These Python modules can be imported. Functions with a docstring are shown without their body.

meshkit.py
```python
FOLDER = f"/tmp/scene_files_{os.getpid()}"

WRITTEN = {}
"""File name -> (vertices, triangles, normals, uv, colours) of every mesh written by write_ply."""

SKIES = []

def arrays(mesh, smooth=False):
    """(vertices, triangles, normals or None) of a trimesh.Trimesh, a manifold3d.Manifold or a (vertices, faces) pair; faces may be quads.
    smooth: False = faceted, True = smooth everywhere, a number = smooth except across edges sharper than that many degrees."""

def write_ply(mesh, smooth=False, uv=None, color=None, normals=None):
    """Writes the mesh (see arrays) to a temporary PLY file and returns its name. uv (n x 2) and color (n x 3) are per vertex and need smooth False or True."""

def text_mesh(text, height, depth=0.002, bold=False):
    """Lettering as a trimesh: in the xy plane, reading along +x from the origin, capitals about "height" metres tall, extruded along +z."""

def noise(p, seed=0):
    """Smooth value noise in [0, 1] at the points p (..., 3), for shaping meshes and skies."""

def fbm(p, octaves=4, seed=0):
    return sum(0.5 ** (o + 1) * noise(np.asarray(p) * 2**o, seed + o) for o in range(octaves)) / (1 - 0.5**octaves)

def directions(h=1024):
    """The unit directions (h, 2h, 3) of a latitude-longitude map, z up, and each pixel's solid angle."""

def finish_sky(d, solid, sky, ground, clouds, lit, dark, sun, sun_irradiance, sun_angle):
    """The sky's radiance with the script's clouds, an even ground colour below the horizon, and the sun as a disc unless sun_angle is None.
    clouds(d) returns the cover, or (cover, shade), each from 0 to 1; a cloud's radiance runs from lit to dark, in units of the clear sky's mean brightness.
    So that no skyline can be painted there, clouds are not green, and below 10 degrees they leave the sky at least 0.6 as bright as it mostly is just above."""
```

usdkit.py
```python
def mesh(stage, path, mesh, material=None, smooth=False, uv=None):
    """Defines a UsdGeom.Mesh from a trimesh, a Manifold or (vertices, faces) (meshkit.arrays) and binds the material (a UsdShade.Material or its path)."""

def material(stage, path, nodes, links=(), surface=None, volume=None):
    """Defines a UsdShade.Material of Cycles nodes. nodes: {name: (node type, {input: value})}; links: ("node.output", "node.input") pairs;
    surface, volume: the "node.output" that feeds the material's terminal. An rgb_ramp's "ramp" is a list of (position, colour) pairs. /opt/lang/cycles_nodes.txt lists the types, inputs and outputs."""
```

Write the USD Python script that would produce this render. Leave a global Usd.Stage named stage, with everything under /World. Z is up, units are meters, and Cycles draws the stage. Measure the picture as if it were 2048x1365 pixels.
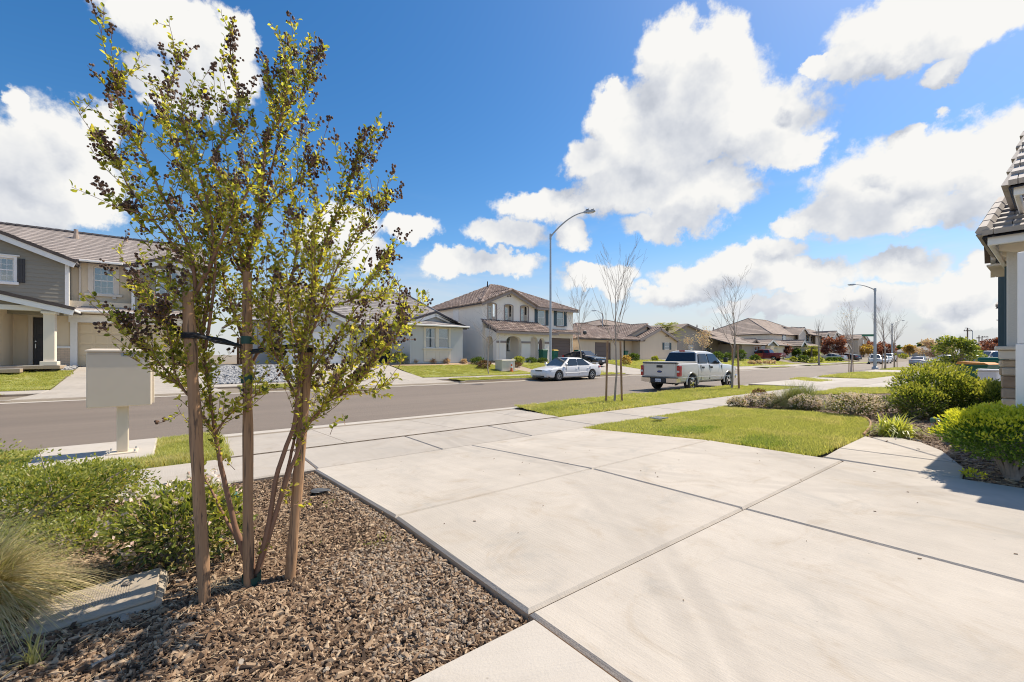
import math, random
import numpy as np
import trimesh, shapely, shapely.geometry as sg, shapely.affinity as sa
import usdkit, meshkit
from pxr import Usd, UsdGeom, UsdLux, UsdShade, Sdf, Gf, Vt

stage = Usd.Stage.CreateInMemory()
UsdGeom.SetStageUpAxis(stage, 'Z')
UsdGeom.SetStageMetersPerUnit(stage, 1.0)
UsdGeom.Xform.Define(stage, '/World')
UsdGeom.Scope.Define(stage, '/World/Looks')

# ------------------------------------------------------------------ camera, sky, sun, exposure
F, CX, VH, H = 860.0, 1024.0, 710.0, 1.62          # focal length in photo pixels, principal column, horizon row, eye height
STREET = math.radians(38.0)                        # the street runs 38 degrees off the picture plane
U2 = np.array([math.cos(STREET), math.sin(STREET)])
N2 = np.array([-math.sin(STREET), math.cos(STREET)])
cam = UsdGeom.Camera.Define(stage, '/World/camera')
cam.CreateHorizontalApertureAttr(36.0)
cam.CreateFocalLengthAttr(36.0 * F / 2048)
cam.CreateVerticalApertureOffsetAttr(36.0 * (VH - 682.5) / 2048)
cam.CreateClippingRangeAttr(Gf.Vec2f(0.05, 5000))
cam.CreateExposureAttr(0.55)
_x = UsdGeom.Xformable(cam)
_x.AddTranslateOp().Set(Gf.Vec3d(0, 0, H))
_x.AddRotateXOp().Set(90.0)

SUN_AZ, SUN_EL = math.radians(57.0), math.radians(53.0)     # azimuth from +y towards +x
SUN_DIR = np.array([math.sin(SUN_AZ) * math.cos(SUN_EL), math.cos(SUN_AZ) * math.cos(SUN_EL), math.sin(SUN_EL)])
sun = UsdLux.DistantLight.Define(stage, '/World/sun')
sun.CreateIntensityAttr(1.1)
sun.CreateAngleAttr(0.5)
sun.CreateColorAttr(Gf.Vec3f(1.0, 0.90, 0.76))
sun.GetPrim().CreateAttribute('inputs:normalize', Sdf.ValueTypeNames.Bool).Set(True)
_x = UsdGeom.Xformable(sun)
_x.AddRotateZOp().Set(-math.degrees(SUN_AZ))
_x.AddRotateXOp().Set(90.0 - math.degrees(SUN_EL) + 0.0 if False else -(90.0 - math.degrees(SUN_EL)))


class NG:
    """A small node-graph writer; node names count up so that they are evaluated in the order written."""
    def __init__(self):
        self.n, self.l, self.k = {}, [], 0

    def add(self, kind, out, **inp):
        self.k += 1
        name = 'n%04d' % self.k
        vals = {}
        for a, b in inp.items():
            if isinstance(b, tuple) and len(b) == 2 and b[0] == '@':
                self.l.append((b[1], '%s.%s' % (name, a)))
            else:
                vals[a] = b
        self.n[name] = (kind, vals)
        return ('@', name + '.' + out)

    def m(self, op, a, b=None, c=None, clamp=False):
        d = dict(math_type=op, value1=a)
        if b is not None: d['value2'] = b
        if c is not None: d['value3'] = c
        if clamp: d['use_clamp'] = True
        return self.add('math', 'value', **d)

    def v(self, op, a, b=None, out='vector', **kw):
        d = dict(math_type=op, vector1=a, **kw)
        if b is not None: d['vector2'] = b
        return self.add('vector_math', out, **d)

    def noise(self, vec, scale, detail=3.0, rough=0.55, dist=0.0, out='fac'):
        return self.add('noise_texture', out, vector=vec, scale=float(scale), detail=float(detail), roughness=float(rough), distortion=float(dist))

    def ramp(self, fac, stops, out='color'):
        return self.add('rgb_ramp', out, fac=fac, ramp=stops)

    def rng(self, x, a, b, c, d, kind='linear'):
        return self.add('map_range', 'result', value=x, from_min=float(a), from_max=float(b), to_min=float(c), to_max=float(d), clamp=True, range_type=kind)

    def mix(self, fac, a, b, kind='mix'):
        return self.add('mix', 'color', fac=fac, color1=a, color2=b, mix_type=kind)

    def build(self, path, surface=None, volume=None):
        return usdkit.material(stage, path, self.n, self.l, surface=surface and surface[1], volume=volume and volume[1])


def az_el(u, v):
    x, z = (u - CX) / F, (VH - v) / F
    return math.atan2(x, 1.0), math.atan2(z, math.hypot(x, 1.0))


# (u, v, ru, rv) in photo pixels, turned into azimuth and elevation on the sky: where the cumulus stand
CLOUDS = [
    # upper left
    (330, 60, 150, 75), (420, 110, 105, 85), (260, 20, 90, 50), (380, 185, 75, 45), (480, 60, 45, 45), (290, 150, 60, 30),
    (320, 195, 60, 22),
    # left edge
    (45, 230, 42, 40), (120, 330, 150, 115), (30, 340, 110, 100), (190, 260, 60, 60), (60, 420, 130, 50), (180, 400, 90, 60),
    # behind the tree and right of it
    (690, 450, 80, 50), (820, 460, 60, 26), (720, 510, 60, 40), (640, 470, 60, 40),
    # great cloud
    (1345, 120, 85, 85), (1430, 110, 75, 80), (1390, 200, 150, 110), (1300, 290, 150, 110), (1500, 250, 170, 90), (1580, 300, 80, 45), (1220, 240, 55, 70),
    (1250, 380, 110, 60), (1400, 390, 130, 70), (1180, 320, 70, 50), (1340, 450, 100, 40), (1220, 190, 18, 22),
    # below it, left
    (1060, 410, 85, 40), (1010, 470, 85, 35), (900, 525, 70, 28), (1150, 480, 45, 38), (1000, 530, 90, 25), (1200, 560, 90, 26), (1130, 420, 60, 40), (1230, 575, 40, 34),
    # upper right
    (1830, 30, 190, 80), (1760, 100, 140, 48), (1950, 40, 150, 70), (1880, 130, 70, 28), (1640, 130, 40, 24),
    # right bank
    (1780, 350, 190, 95), (1900, 300, 110, 75), (2010, 340, 110, 110), (1700, 430, 140, 55), (1850, 430, 150, 50), (1600, 455, 60, 28), (1830, 250, 60, 30),
    # low right
    (1500, 520, 110, 42), (1420, 550, 120, 36), (1590, 560, 120, 40), (1790, 535, 110, 34), (1700, 600, 170, 30), (1900, 590, 120, 50), (1990, 540, 70, 60), (1350, 590, 100, 26), (1960, 650, 150, 30), (1560, 620, 170, 22),
]


def sky_material():
    g = NG()
    d = g.add('texture_coordinate', 'generated')
    dn = g.v('normalize', d)
    sep = g.add('separate_xyz', 'x', vector=dn)
    sx, sy, sz = ('@', sep[1][:-2] + '.x'), ('@', sep[1][:-2] + '.y'), ('@', sep[1][:-2] + '.z')
    az = g.m('arctan2', sx, sy)
    el = g.m('arcsine', sz)
    q0 = g.add('combine_xyz', 'vector', x=az, y=el, z=0.0)
    # ragged outlines: the place itself is shifted by noise before the clouds are looked up
    w1 = g.add('noise_texture', 'color', vector=dn, scale=7.0, detail=3.0, roughness=.6)
    w2 = g.add('noise_texture', 'color', vector=dn, scale=26.0, detail=5.0, roughness=.62)
    w1 = g.v('scale', g.v('subtract', w1, (.5, .5, .5)), scale=.11)
    w2 = g.v('scale', g.v('subtract', w2, (.5, .5, .5)), scale=.055)
    q = g.v('add', g.v('add', q0, w1), w2)
    qs = g.v('add', q, (.045, .06, 0.0))

    def field(p):
        acc = None
        for (u, v, ru, rv) in CLOUDS:
            a, e = az_el(u, v)
            a2, _ = az_el(u + ru, v)
            a1, _ = az_el(u - ru, v)
            _, e1 = az_el(u, v - rv)
            _, e2 = az_el(u, v + rv)
            ra, re = (a2 - a1) / 2 * 1.08, (e1 - e2) / 2 * 1.08
            k = g.v('subtract', p, (a, e, 0.0))
            k = g.v('multiply', k, (1 / ra, 1 / re, 0.0))
            L = g.v('length', k, out='value')
            c = g.m('multiply_add', L, -1.0, 1.0)
            acc = c if acc is None else g.add('math', 'value', math_type='smoothmax', value1=acc, value2=c, value3=.12)
        return acc
    f0 = field(q)
    f1 = field(qs)
    # beyond what the picture shows the same kind of scattered cumulus goes on
    gen = g.noise(dn, 2.6, 6, .55)
    gen = g.m('multiply_add', gen, 3.4, -1.95)
    gen1 = g.noise(g.v('add', dn, (.04, .03, .05)), 2.6, 6, .55)
    gen1 = g.m('multiply_add', gen1, 3.4, -1.95)
    aa = g.m('absolute', az)
    out = g.m('maximum', g.rng(aa, .92, 1.15, 0, 1), g.rng(el, .68, .85, 0, 1))
    f0 = g.m('maximum', f0, g.m('multiply_add', g.m('subtract', gen, f0), out, f0)) if False else g.add('mix_float', 'result', fac=out, a=f0, b=gen)
    f1 = g.add('mix_float', 'result', fac=out, a=f1, b=gen1)
    fine = g.noise(dn, 60.0, 5, .62)
    f0n = g.m('add', f0, g.m('multiply_add', fine, .36, -.18))
    cover = g.rng(f0n, .0, .30, 0, 1, 'smoothstep')
    cover = g.m('multiply', cover, g.rng(el, -.02, .05, 0.0, 1.0))
    # light comes from the upper right: where the cloud gets thicker towards the sun it is in its own shade
    tow = g.m('subtract', f0, f1)
    puff = g.noise(dn, 15.0, 5, .6)
    lit = g.m('add', g.m('multiply_add', tow, 1.1, .70), g.m('multiply_add', puff, 1.3, -.65))
    thick = g.rng(f0, .25, 1.0, 0.0, .35)
    lit = g.m('subtract', lit, thick)
    col = g.ramp(g.rng(lit, 0.0, 1.0, 0, 1), [(0, (.64, .68, .76)), (.35, (.79, .82, .88)), (.7, (.97, .98, .99)), (1, (1.1, 1.09, 1.06))])
    sky = g.add('sky_texture', 'color', sky_type='single_scattering', sun_disc=False, sun_elevation=SUN_EL, sun_rotation=SUN_AZ, altitude=50.0, air_density=1.0, aerosol_density=.6, ozone_density=2.2)
    sky = g.add('hsv', 'color', hue=.5, saturation=1.36, value=.98, fac=1.0, color=sky)
    cloud = g.add('vector_math', 'vector', math_type='scale', vector1=col, scale=SKY_CLOUD)
    # thin white haze towards the horizon
    hz = g.rng(el, .0, .26, .97, 0.0, 'smoothstep')
    hz = g.m('multiply', hz, g.rng(az, -1.0, .6, .9, 1.0))
    sky = g.mix(hz, sky, g.add('vector_math', 'vector', math_type='scale', vector1=(.93, .95, .98), scale=SKY_CLOUD * .86))
    wis = g.noise(g.v('multiply', dn, (2.2, 2.2, 9.0)), 1.6, 6, .62, .4)
    wis = g.m('multiply', g.rng(wis, .47, .72, 0, .62, 'smoothstep'), g.rng(el, .02, .36, .9, .0))
    sky = g.mix(wis, sky, g.add('vector_math', 'vector', math_type='scale', vector1=(.95, .96, .98), scale=SKY_CLOUD * .95))
    allc = g.mix(cover, sky, cloud)
    bg = g.add('background_shader', 'background', color=allc, strength=.105)
    return g.build('/World/Looks/sky', surface=bg)


SKY_CLOUD = 5.6


dome = UsdLux.DomeLight.Define(stage, '/World/sky')
dome.GetPrim().SetCustomDataByKey('kind', 'structure')
dome.GetPrim().SetCustomDataByKey('label', 'blue sky with white and grey cumulus clouds')
dome.GetPrim().SetCustomDataByKey('category', 'sky')
UsdShade.MaterialBindingAPI.Apply(dome.GetPrim()).Bind(sky_material())

# ------------------------------------------------------------------ helpers
_used = {}


def numbered(parent, name):
    k = _used.get((parent, name), 0)
    _used[(parent, name)] = k + 1
    return parent + '/' + (name if k == 0 else '%s_%03d' % (name, k))


def setd(prim, **kw):
    for a, b in kw.items():
        if b is not None:
            prim.SetCustomDataByKey(a, b)
    return prim


def path_of(parent):
    return '/World' if parent is None else (parent if isinstance(parent, str) else str(parent.GetPath()))


def thing(name, label, cat, loc=(0, 0, 0), rotz=0.0, group=None, kind=None):
    x = UsdGeom.Xform.Define(stage, numbered('/World', name))
    x.AddTranslateOp().Set(Gf.Vec3d(*map(float, loc)))
    x.AddRotateZOp().Set(float(rotz))
    return setd(x.GetPrim(), label=label, category=cat, group=group, kind=kind)


def struct(name, label=None, cat=None):
    x = UsdGeom.Xform.Define(stage, numbered('/World', name))
    return setd(x.GetPrim(), label=label, category=cat, kind='structure')


def obj(name, mesh, mat, parent=None, smooth=False, label=None, cat=None, group=None, kind=None):
    if isinstance(mesh, MB):
        mesh = mesh.arr()
    m = usdkit.mesh(stage, numbered(path_of(parent), name), mesh, LOOKS[mat] if isinstance(mat, str) else mat, smooth=smooth)
    if mat in ISLAND: island_primvar(m)
    return setd(m.GetPrim(), label=label, category=cat, group=group, kind=kind)


ISLAND = set()


def island_primvar(m):
    """one random number for each loose piece of the mesh, read by the material"""
    from scipy.sparse import coo_matrix
    from scipy.sparse.csgraph import connected_components
    f = np.array(m.GetFaceVertexIndicesAttr().Get()).reshape(-1, 3); n = len(m.GetPointsAttr().Get())
    a = np.r_[f[:, 0], f[:, 1]]; b = np.r_[f[:, 1], f[:, 2]]
    k, lab = connected_components(coo_matrix((np.ones(len(a), np.int8), (a, b)), (n, n)), directed=False)
    v = np.random.default_rng(abs(k * 7919 + n) % 65521).random(k)[lab]
    UsdGeom.PrimvarsAPI(m).CreatePrimvar('rnd', Sdf.ValueTypeNames.FloatArray, 'vertex').Set(Vt.FloatArray.FromNumpy(v.astype(np.float32)))


def dup(root, loc, rotz=0.0, scale=None, label=None, group=None):
    was = root.GetCustomData()
    base = root.GetName()
    if base[-4:-3] == '_' and base[-3:].isdigit(): base = base[:-4]
    x = UsdGeom.Xform.Define(stage, numbered('/World', base))
    x.GetPrim().GetReferences().AddInternalReference(root.GetPath())
    x.ClearXformOpOrder()
    x.AddTranslateOp().Set(Gf.Vec3d(*map(float, loc)))
    x.AddRotateZOp().Set(float(rotz))
    if scale is not None:
        s = (scale,) * 3 if np.ndim(scale) == 0 else scale
        x.AddScaleOp().Set(Gf.Vec3f(*map(float, s)))
    x.GetPrim().SetInstanceable(True)
    return setd(x.GetPrim(), label=label or was.get('label'), category=was.get('category'), group=group or was.get('group'))


class MB:
    """Collects simple solids into one mesh."""
    def __init__(self):
        self.V, self.F, self.n = [], [], 0

    def add(self, v, f):
        v, f = np.asarray(v, float), np.asarray(f, int)
        if f.shape[1] == 4:
            f = np.vstack([f[:, [0, 1, 2]], f[:, [0, 2, 3]]])
        self.V.append(v); self.F.append(f + self.n); self.n += len(v)
        return self

    def tm(self, m):
        return self.add(m.vertices, m.faces)

    def box(self, x0, x1, y0, y1, z0, z1):
        v = [(x, y, z) for z in (z0, z1) for x, y in ((x0, y0), (x1, y0), (x1, y1), (x0, y1))]
        return self.add(v, [(3, 2, 1, 0), (4, 5, 6, 7), (0, 1, 5, 4), (1, 2, 6, 5), (2, 3, 7, 6), (3, 0, 4, 7)])

    def hexa(self, p):
        """eight corners: bottom four (counter-clockwise), then top four"""
        return self.add(p, [(3, 2, 1, 0), (4, 5, 6, 7), (0, 1, 5, 4), (1, 2, 6, 5), (2, 3, 7, 6), (3, 0, 4, 7)])

    def bbox(self, x0, x1, y0, y1, z0, z1, b=0.01):
        """box with chamfered edges"""
        b = min(b, (x1 - x0) * .45, (y1 - y0) * .45, (z1 - z0) * .45)
        pts = []
        for x, sx in ((x0, 1), (x1, -1)):
            for y, sy in ((y0, 1), (y1, -1)):
                for z, sz in ((z0, 1), (z1, -1)):
                    pts += [(x + sx * b, y + sy * b, z), (x + sx * b, y, z + sz * b), (x, y + sy * b, z + sz * b)]
        return self.hull(pts)

    def hull(self, pts):
        h = trimesh.convex.convex_hull(np.asarray(pts, float))
        return self.add(h.vertices, h.faces)

    def prism(self, poly, a, b, plane='xy'):
        """2-D polygon (list or shapely) extruded from a to b along the third axis; plane says which axes the polygon's are"""
        P = poly if isinstance(poly, sg.base.BaseGeometry) else sg.Polygon(poly)
        for g in getattr(P, 'geoms', [P]):
            m = trimesh.creation.extrude_polygon(g, b - a, engine='earcut')
            v = m.vertices.copy(); v[:, 2] += a
            f = m.faces
            if plane == 'xz': v = v[:, [0, 2, 1]]; f = f[:, ::-1]
            if plane == 'yz': v = v[:, [2, 0, 1]]
            self.add(v, f)
        return self

    def tube(self, pts, r, sides=6, cap=True):
        p = np.asarray(pts, float)
        r = np.broadcast_to(np.asarray(r, float), (len(p),))
        t = np.gradient(p, axis=0); t /= np.linalg.norm(t, axis=1, keepdims=True) + 1e-12
        ref = np.array([1.0, 0.2, 0]) if abs(t[0][2]) > 0.8 else np.array([0, 0, 1.0])
        a = np.cross(t, ref); a /= np.linalg.norm(a, axis=1, keepdims=True) + 1e-12
        b = np.cross(t, a)
        an = np.arange(sides) * 2 * np.pi / sides
        v = (p[:, None] + r[:, None, None] * (np.cos(an)[None, :, None] * a[:, None] + np.sin(an)[None, :, None] * b[:, None])).reshape(-1, 3)
        f = []
        for i in range(len(p) - 1):
            for j in range(sides):
                k = (j + 1) % sides
                f.append((i * sides + j, i * sides + k, (i + 1) * sides + k, (i + 1) * sides + j))
        f = np.array(f)
        f = np.vstack([f[:, [0, 1, 2]], f[:, [0, 2, 3]]])
        if cap:
            v = np.vstack([v, p[0], p[-1]])
            n = len(v)
            e = (len(p) - 1) * sides
            f = np.vstack([f, [(n - 2, (j + 1) % sides, j) for j in range(sides)], [(n - 1, e + j, e + (j + 1) % sides) for j in range(sides)]])
        return self.add(v, f)

    def cyl(self, p, q, r, sides=16, r2=None):
        return self.tube([p, q], [r, r if r2 is None else r2], sides)

    def blob(self, c, r, sub=1, amp=0.0, seed=0):
        m = trimesh.creation.icosphere(sub)
        v = m.vertices
        if amp: v = v * (1 + amp * (meshkit.noise(v * 2.3 + seed * 7.1, seed)[:, None] - .5) * 2)
        return self.add(v * np.asarray(r) + np.asarray(c), m.faces)

    def arr(self):
        return np.vstack(self.V), np.vstack(self.F)

    def moved(self, M=None, t=(0, 0, 0), rz=0.0):
        v, f = self.arr()
        c, s = math.cos(math.radians(rz)), math.sin(math.radians(rz))
        v = v @ np.array([[c, s, 0], [-s, c, 0], [0, 0, 1]]) + np.asarray(t)
        o = MB(); o.add(v, f); return o


def W(t, s, z=0.0):
    """street coordinates (along the street, across it) to the world"""
    return np.array([t * U2[0] + s * N2[0], t * U2[1] + s * N2[1], z])


def ts(P):
    return float(P[0] * U2[0] + P[1] * U2[1]), float(P[0] * N2[0] + P[1] * N2[1])


def at(u, v, Y):
    return np.array([(u - CX) / F * Y, Y, H - (v - VH) * Y / F])


def on_z(u, v, z):
    return at(u, v, F * (H - z) / (v - VH))


def on_s(u, v, s):
    r = (u - CX) / F
    return at(u, v, s / (N2[0] * r + N2[1]))


def tz(u, v, s):
    """pixel on the plane s: (t, z)"""
    P = on_s(u, v, s)
    return float(P[0] * U2[0] + P[1] * U2[1]), float(P[2])


FAR_CURB = [(-90, 22.6), (-5, 21.95), (7, 21.3), (14, 20.85), (24, 20.75), (45, 20.4), (70, 21.4), (110, 21.9), (400, 22.5)]
NEAR_CURB = [(-90, 10.1), (8, 9.98), (25, 10.0), (40, 10.7), (60, 12.0), (100, 12.6), (400, 13.0)]


def far_curb(t): return float(np.interp(t, *zip(*FAR_CURB)))
def near_curb(t): return float(np.interp(t, *zip(*NEAR_CURB)))


def terrain(t, s):
    """height of finished ground"""
    a, b = near_curb(t), far_curb(t)
    if s < 3.34: return .31 + .008 * min(3.34 - s, 12)
    if s < 5.95: return .31 - (s - 3.34) / 2.61 * .16
    if s <= a: return .15 - (s - 5.95) / max(a - 5.95, .1) * .02
    if s < b: return 0.0
    return float(np.interp(s - b, [0, 4.0, 9.6, 60], [.13, .2, .98, 1.0]))


def on_ground(u, v, lift=0.0):
    """pixel ray against the terrain"""
    lo, prev = 1.0, None
    for Y in np.geomspace(1.2, 260, 900):
        P = at(u, v, Y)
        d = P[2] - terrain(*ts(P)) - lift
        if d <= 0 and prev is not None:
            a, b = prev, Y
            for _ in range(30):
                m = .5 * (a + b); P = at(u, v, m)
                if P[2] - terrain(*ts(P)) - lift > 0: a = m
                else: b = m
            return at(u, v, .5 * (a + b))
        prev = Y
    return at(u, v, 260)


def gts(u, v): return ts(on_ground(u, v))

# ------------------------------------------------------------------ materials
LOOKS = {}


def pm(name, col, rough=.8, var=.12, scale=3.0, bump=0.0, bscale=60.0, island=0.0, metallic=0.0, spec=.5, coat=0.0, trans=0.0, stretch=None, dirt=None, coords='object', objvar=0.0, sheen=0.0):
    """plain surface: colour with noise, variation per loose piece, fine relief; trans mixes in light that passes through (leaves)"""
    g = NG()
    pos = g.add('geometry', 'position') if coords == 'world' else g.add('texture_coordinate', 'object')
    if stretch: pos_s = g.v('multiply', pos, stretch)
    else: pos_s = pos
    n = g.noise(pos_s, scale, 5, .6)
    k = g.m('multiply_add', n, 2 * var, 1 - var)
    if island:
        ISLAND.add(name)
        r = g.add('attribute', 'fac', attribute='rnd')
        k = g.m('multiply', k, g.m('multiply_add', r, 2 * island, 1 - island))
    if objvar:
        r = g.add('object_info', 'random')
        k = g.m('multiply', k, g.m('multiply_add', r, 2 * objvar, 1 - objvar))
    if np.ndim(col) == 2:      # several colours, picked per loose piece
        src = g.add('object_info', 'random') if objvar else g.add('attribute', 'fac', attribute='rnd')
        if not objvar: ISLAND.add(name)
        c = g.ramp(src, [(i / (len(col) - 1), x) for i, x in enumerate(col)])
    else:
        c = g.add('color', 'color', value=tuple(col))
    c = g.v('scale', c, scale=k)
    if dirt:
        dcol, dscale, lo, hi = dirt
        dn = g.noise(pos_s, dscale, 6, .65)
        c = g.mix(g.rng(dn, lo, hi, 0, 1, 'smoothstep'), c, tuple(dcol))
    kw = dict(base_color=c, roughness=rough, metallic=metallic, specular_ior_level=spec, coat_weight=coat)
    if bump:
        bn = g.noise(pos_s, bscale, 4, .6)
        kw['normal'] = g.add('bump', 'normal', height=bn, strength=1.0, distance=bump)
    if sheen: kw['sheen_weight'] = sheen
    s = g.add('principled_bsdf', 'BSDF', **kw)
    if trans:
        t = g.add('translucent_bsdf', 'BSDF', color=g.v('minimum', g.v('multiply', c, (2.05, 1.9, .9)), (.88, .86, .55)))
        s = g.add('mix_closure', 'closure', fac=trans, closure1=s, closure2=t)
    LOOKS[name] = g.build('/World/Looks/' + name, surface=s)
    return LOOKS[name]


TYRES = []
for _t, _s, _R in ((9.4, 5.2, 5.9), (9.4, 5.2, 5.72), (9.4, 5.2, 4.5), (9.4, 5.2, 4.33), (-3.5, 6.2, 7.6), (-3.5, 6.2, 7.42), (8.8, .2, 3.4), (8.8, .2, 3.25)):
    _p = W(_t, _s); TYRES.append((float(_p[0]), float(_p[1]), _R, .09, .30))


def concrete(name, col, broom=(1.0, 0.0), amt=1.0):
    g = NG()
    pos = g.add('geometry', 'position')
    big = g.noise(pos, .7, 5, .6)
    mid = g.noise(pos, 3.5, 6, .65, .6)
    fine = g.noise(pos, 90, 3, .6)
    # broom strokes run along one direction
    rot = g.add('vector_rotate', 'vector', vector=pos, rotate_type='z_axis', angle=-math.atan2(broom[1], broom[0]))
    br = g.noise(g.v('multiply', rot, (2.5, 90.0, 1.0)), 1.0, 3, .6)
    br2 = g.noise(g.v('multiply', rot, (.9, 9.0, 1.0)), 1.0, 3, .6)
    k = g.m('multiply_add', big, .5 * amt, 1 - .25 * amt)
    k = g.m('multiply', k, g.m('multiply_add', mid, .22 * amt, 1 - .11 * amt))
    k = g.m('multiply', k, g.m('multiply_add', br, .10 * amt, 1 - .05 * amt))
    k = g.m('multiply', k, g.m('multiply_add', br2, .14 * amt, 1 - .07 * amt))
    k = g.m('multiply', k, g.m('multiply_add', fine, .10, .95))
    k = g.m('multiply', k, g.m('multiply_add', g.add('object_info', 'random'), .05, .975))
    c = g.v('scale', tuple(col), scale=k)
    st = g.noise(pos, 1.6, 7, .7, 1.2)
    c = g.mix(g.rng(st, .50, .74, 0, .75 * amt, 'smoothstep'), c, (col[0] * .80, col[1] * .74, col[2] * .66))
    st2 = g.noise(g.v('add', pos, (7.3, 2.1, 0)), 1.1, 7, .7, 1.5)
    c = g.mix(g.rng(st2, .52, .72, 0, .6 * amt, 'smoothstep'), c, (col[0] * .74, col[1] * .77, col[2] * .80))
    sp = g.add('voronoi_texture', 'distance', vector=pos, scale=7.0, feature='f1', randomness=1.0)
    c = g.mix(g.rng(sp, .0, .055, .6, 0.0), c, (.12, .10, .08))
    # faint tyre marks swept from the street into the driveway
    for cx_, cy_, R_, w_, k_ in TYRES:
        dx = g.v('length', g.v('subtract', g.v('multiply', pos, (1, 1, 0)), (cx_, cy_, 0)), out='value')
        dd_ = g.m('absolute', g.m('subtract', dx, R_))
        tm_ = g.m('multiply', g.rng(dd_, w_ * .4, w_, k_, 0.0), g.rng(g.noise(pos, 1.4, 4, .6), .38, .62, 0, 1))
        c = g.mix(tm_, c, (col[0] * .62, col[1] * .62, col[2] * .63))
    # soil brown on slab sides, painted warm to offset their blue shade
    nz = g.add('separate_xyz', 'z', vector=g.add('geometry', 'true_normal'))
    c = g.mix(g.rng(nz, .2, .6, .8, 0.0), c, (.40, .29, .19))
    hb = g.m('add', g.m('multiply', br, .6), g.m('multiply', fine, .6))
    s = g.add('principled_bsdf', 'BSDF', base_color=c, roughness=.88, specular_ior_level=.3, normal=g.add('bump', 'normal', height=hb, distance=.004, strength=.8))
    LOOKS[name] = g.build('/World/Looks/' + name, surface=s)


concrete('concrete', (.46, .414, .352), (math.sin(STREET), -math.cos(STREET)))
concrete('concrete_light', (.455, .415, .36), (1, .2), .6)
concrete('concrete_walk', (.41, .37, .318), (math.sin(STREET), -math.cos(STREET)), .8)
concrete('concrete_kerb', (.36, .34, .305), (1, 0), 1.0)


def asphalt():
    g = NG()
    pos = g.add('geometry', 'position')
    rot = g.add('vector_rotate', 'vector', vector=pos, rotate_type='z_axis', angle=-STREET)
    fine = g.noise(pos, 120, 3, .7)
    mid = g.noise(pos, 9, 5, .65)
    lanes = g.noise(g.v('multiply', rot, (.06, .55, 1.0)), 1.0, 4, .55)
    streak = g.noise(g.v('multiply', rot, (.25, 3.5, 1.0)), 1.0, 4, .6)
    k = g.m('multiply_add', fine, .7, .65)
    k = g.m('multiply', k, g.m('multiply_add', mid, .2, .9))
    k = g.m('multiply', k, g.m('multiply_add', lanes, .5, .75))
    k = g.m('multiply', k, g.m('multiply_add', streak, .24, .88))
    c = g.v('scale', (.19, .152, .118), scale=k)
    vo = g.add('voronoi_texture', 'distance', vector=pos, scale=110.0, feature='f1', randomness=1.0)
    c = g.mix(g.rng(vo, .0, .28, .55, 0.0), c, (.26, .235, .21))
    s = g.add('principled_bsdf', 'BSDF', base_color=c, roughness=.72, specular_ior_level=.45, normal=g.add('bump', 'normal', height=fine, distance=.008, strength=1.0))
    LOOKS['asphalt'] = g.build('/World/Looks/asphalt', surface=s)


asphalt()


def turf(name, a, b, dry):
    g = NG()
    pos = g.add('geometry', 'position')
    n = g.noise(pos, 35, 5, .7); m2 = g.noise(pos, 1.3, 5, .6)
    c = g.mix(n, a, b)
    c = g.mix(g.rng(m2, .5, .72, 0, .7, 'smoothstep'), c, dry)
    s = g.add('principled_bsdf', 'BSDF', base_color=c, roughness=.9, specular_ior_level=.2, normal=g.add('bump', 'normal', height=n, distance=.03, strength=1.0))
    LOOKS[name] = g.build('/World/Looks/' + name, surface=s)


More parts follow.
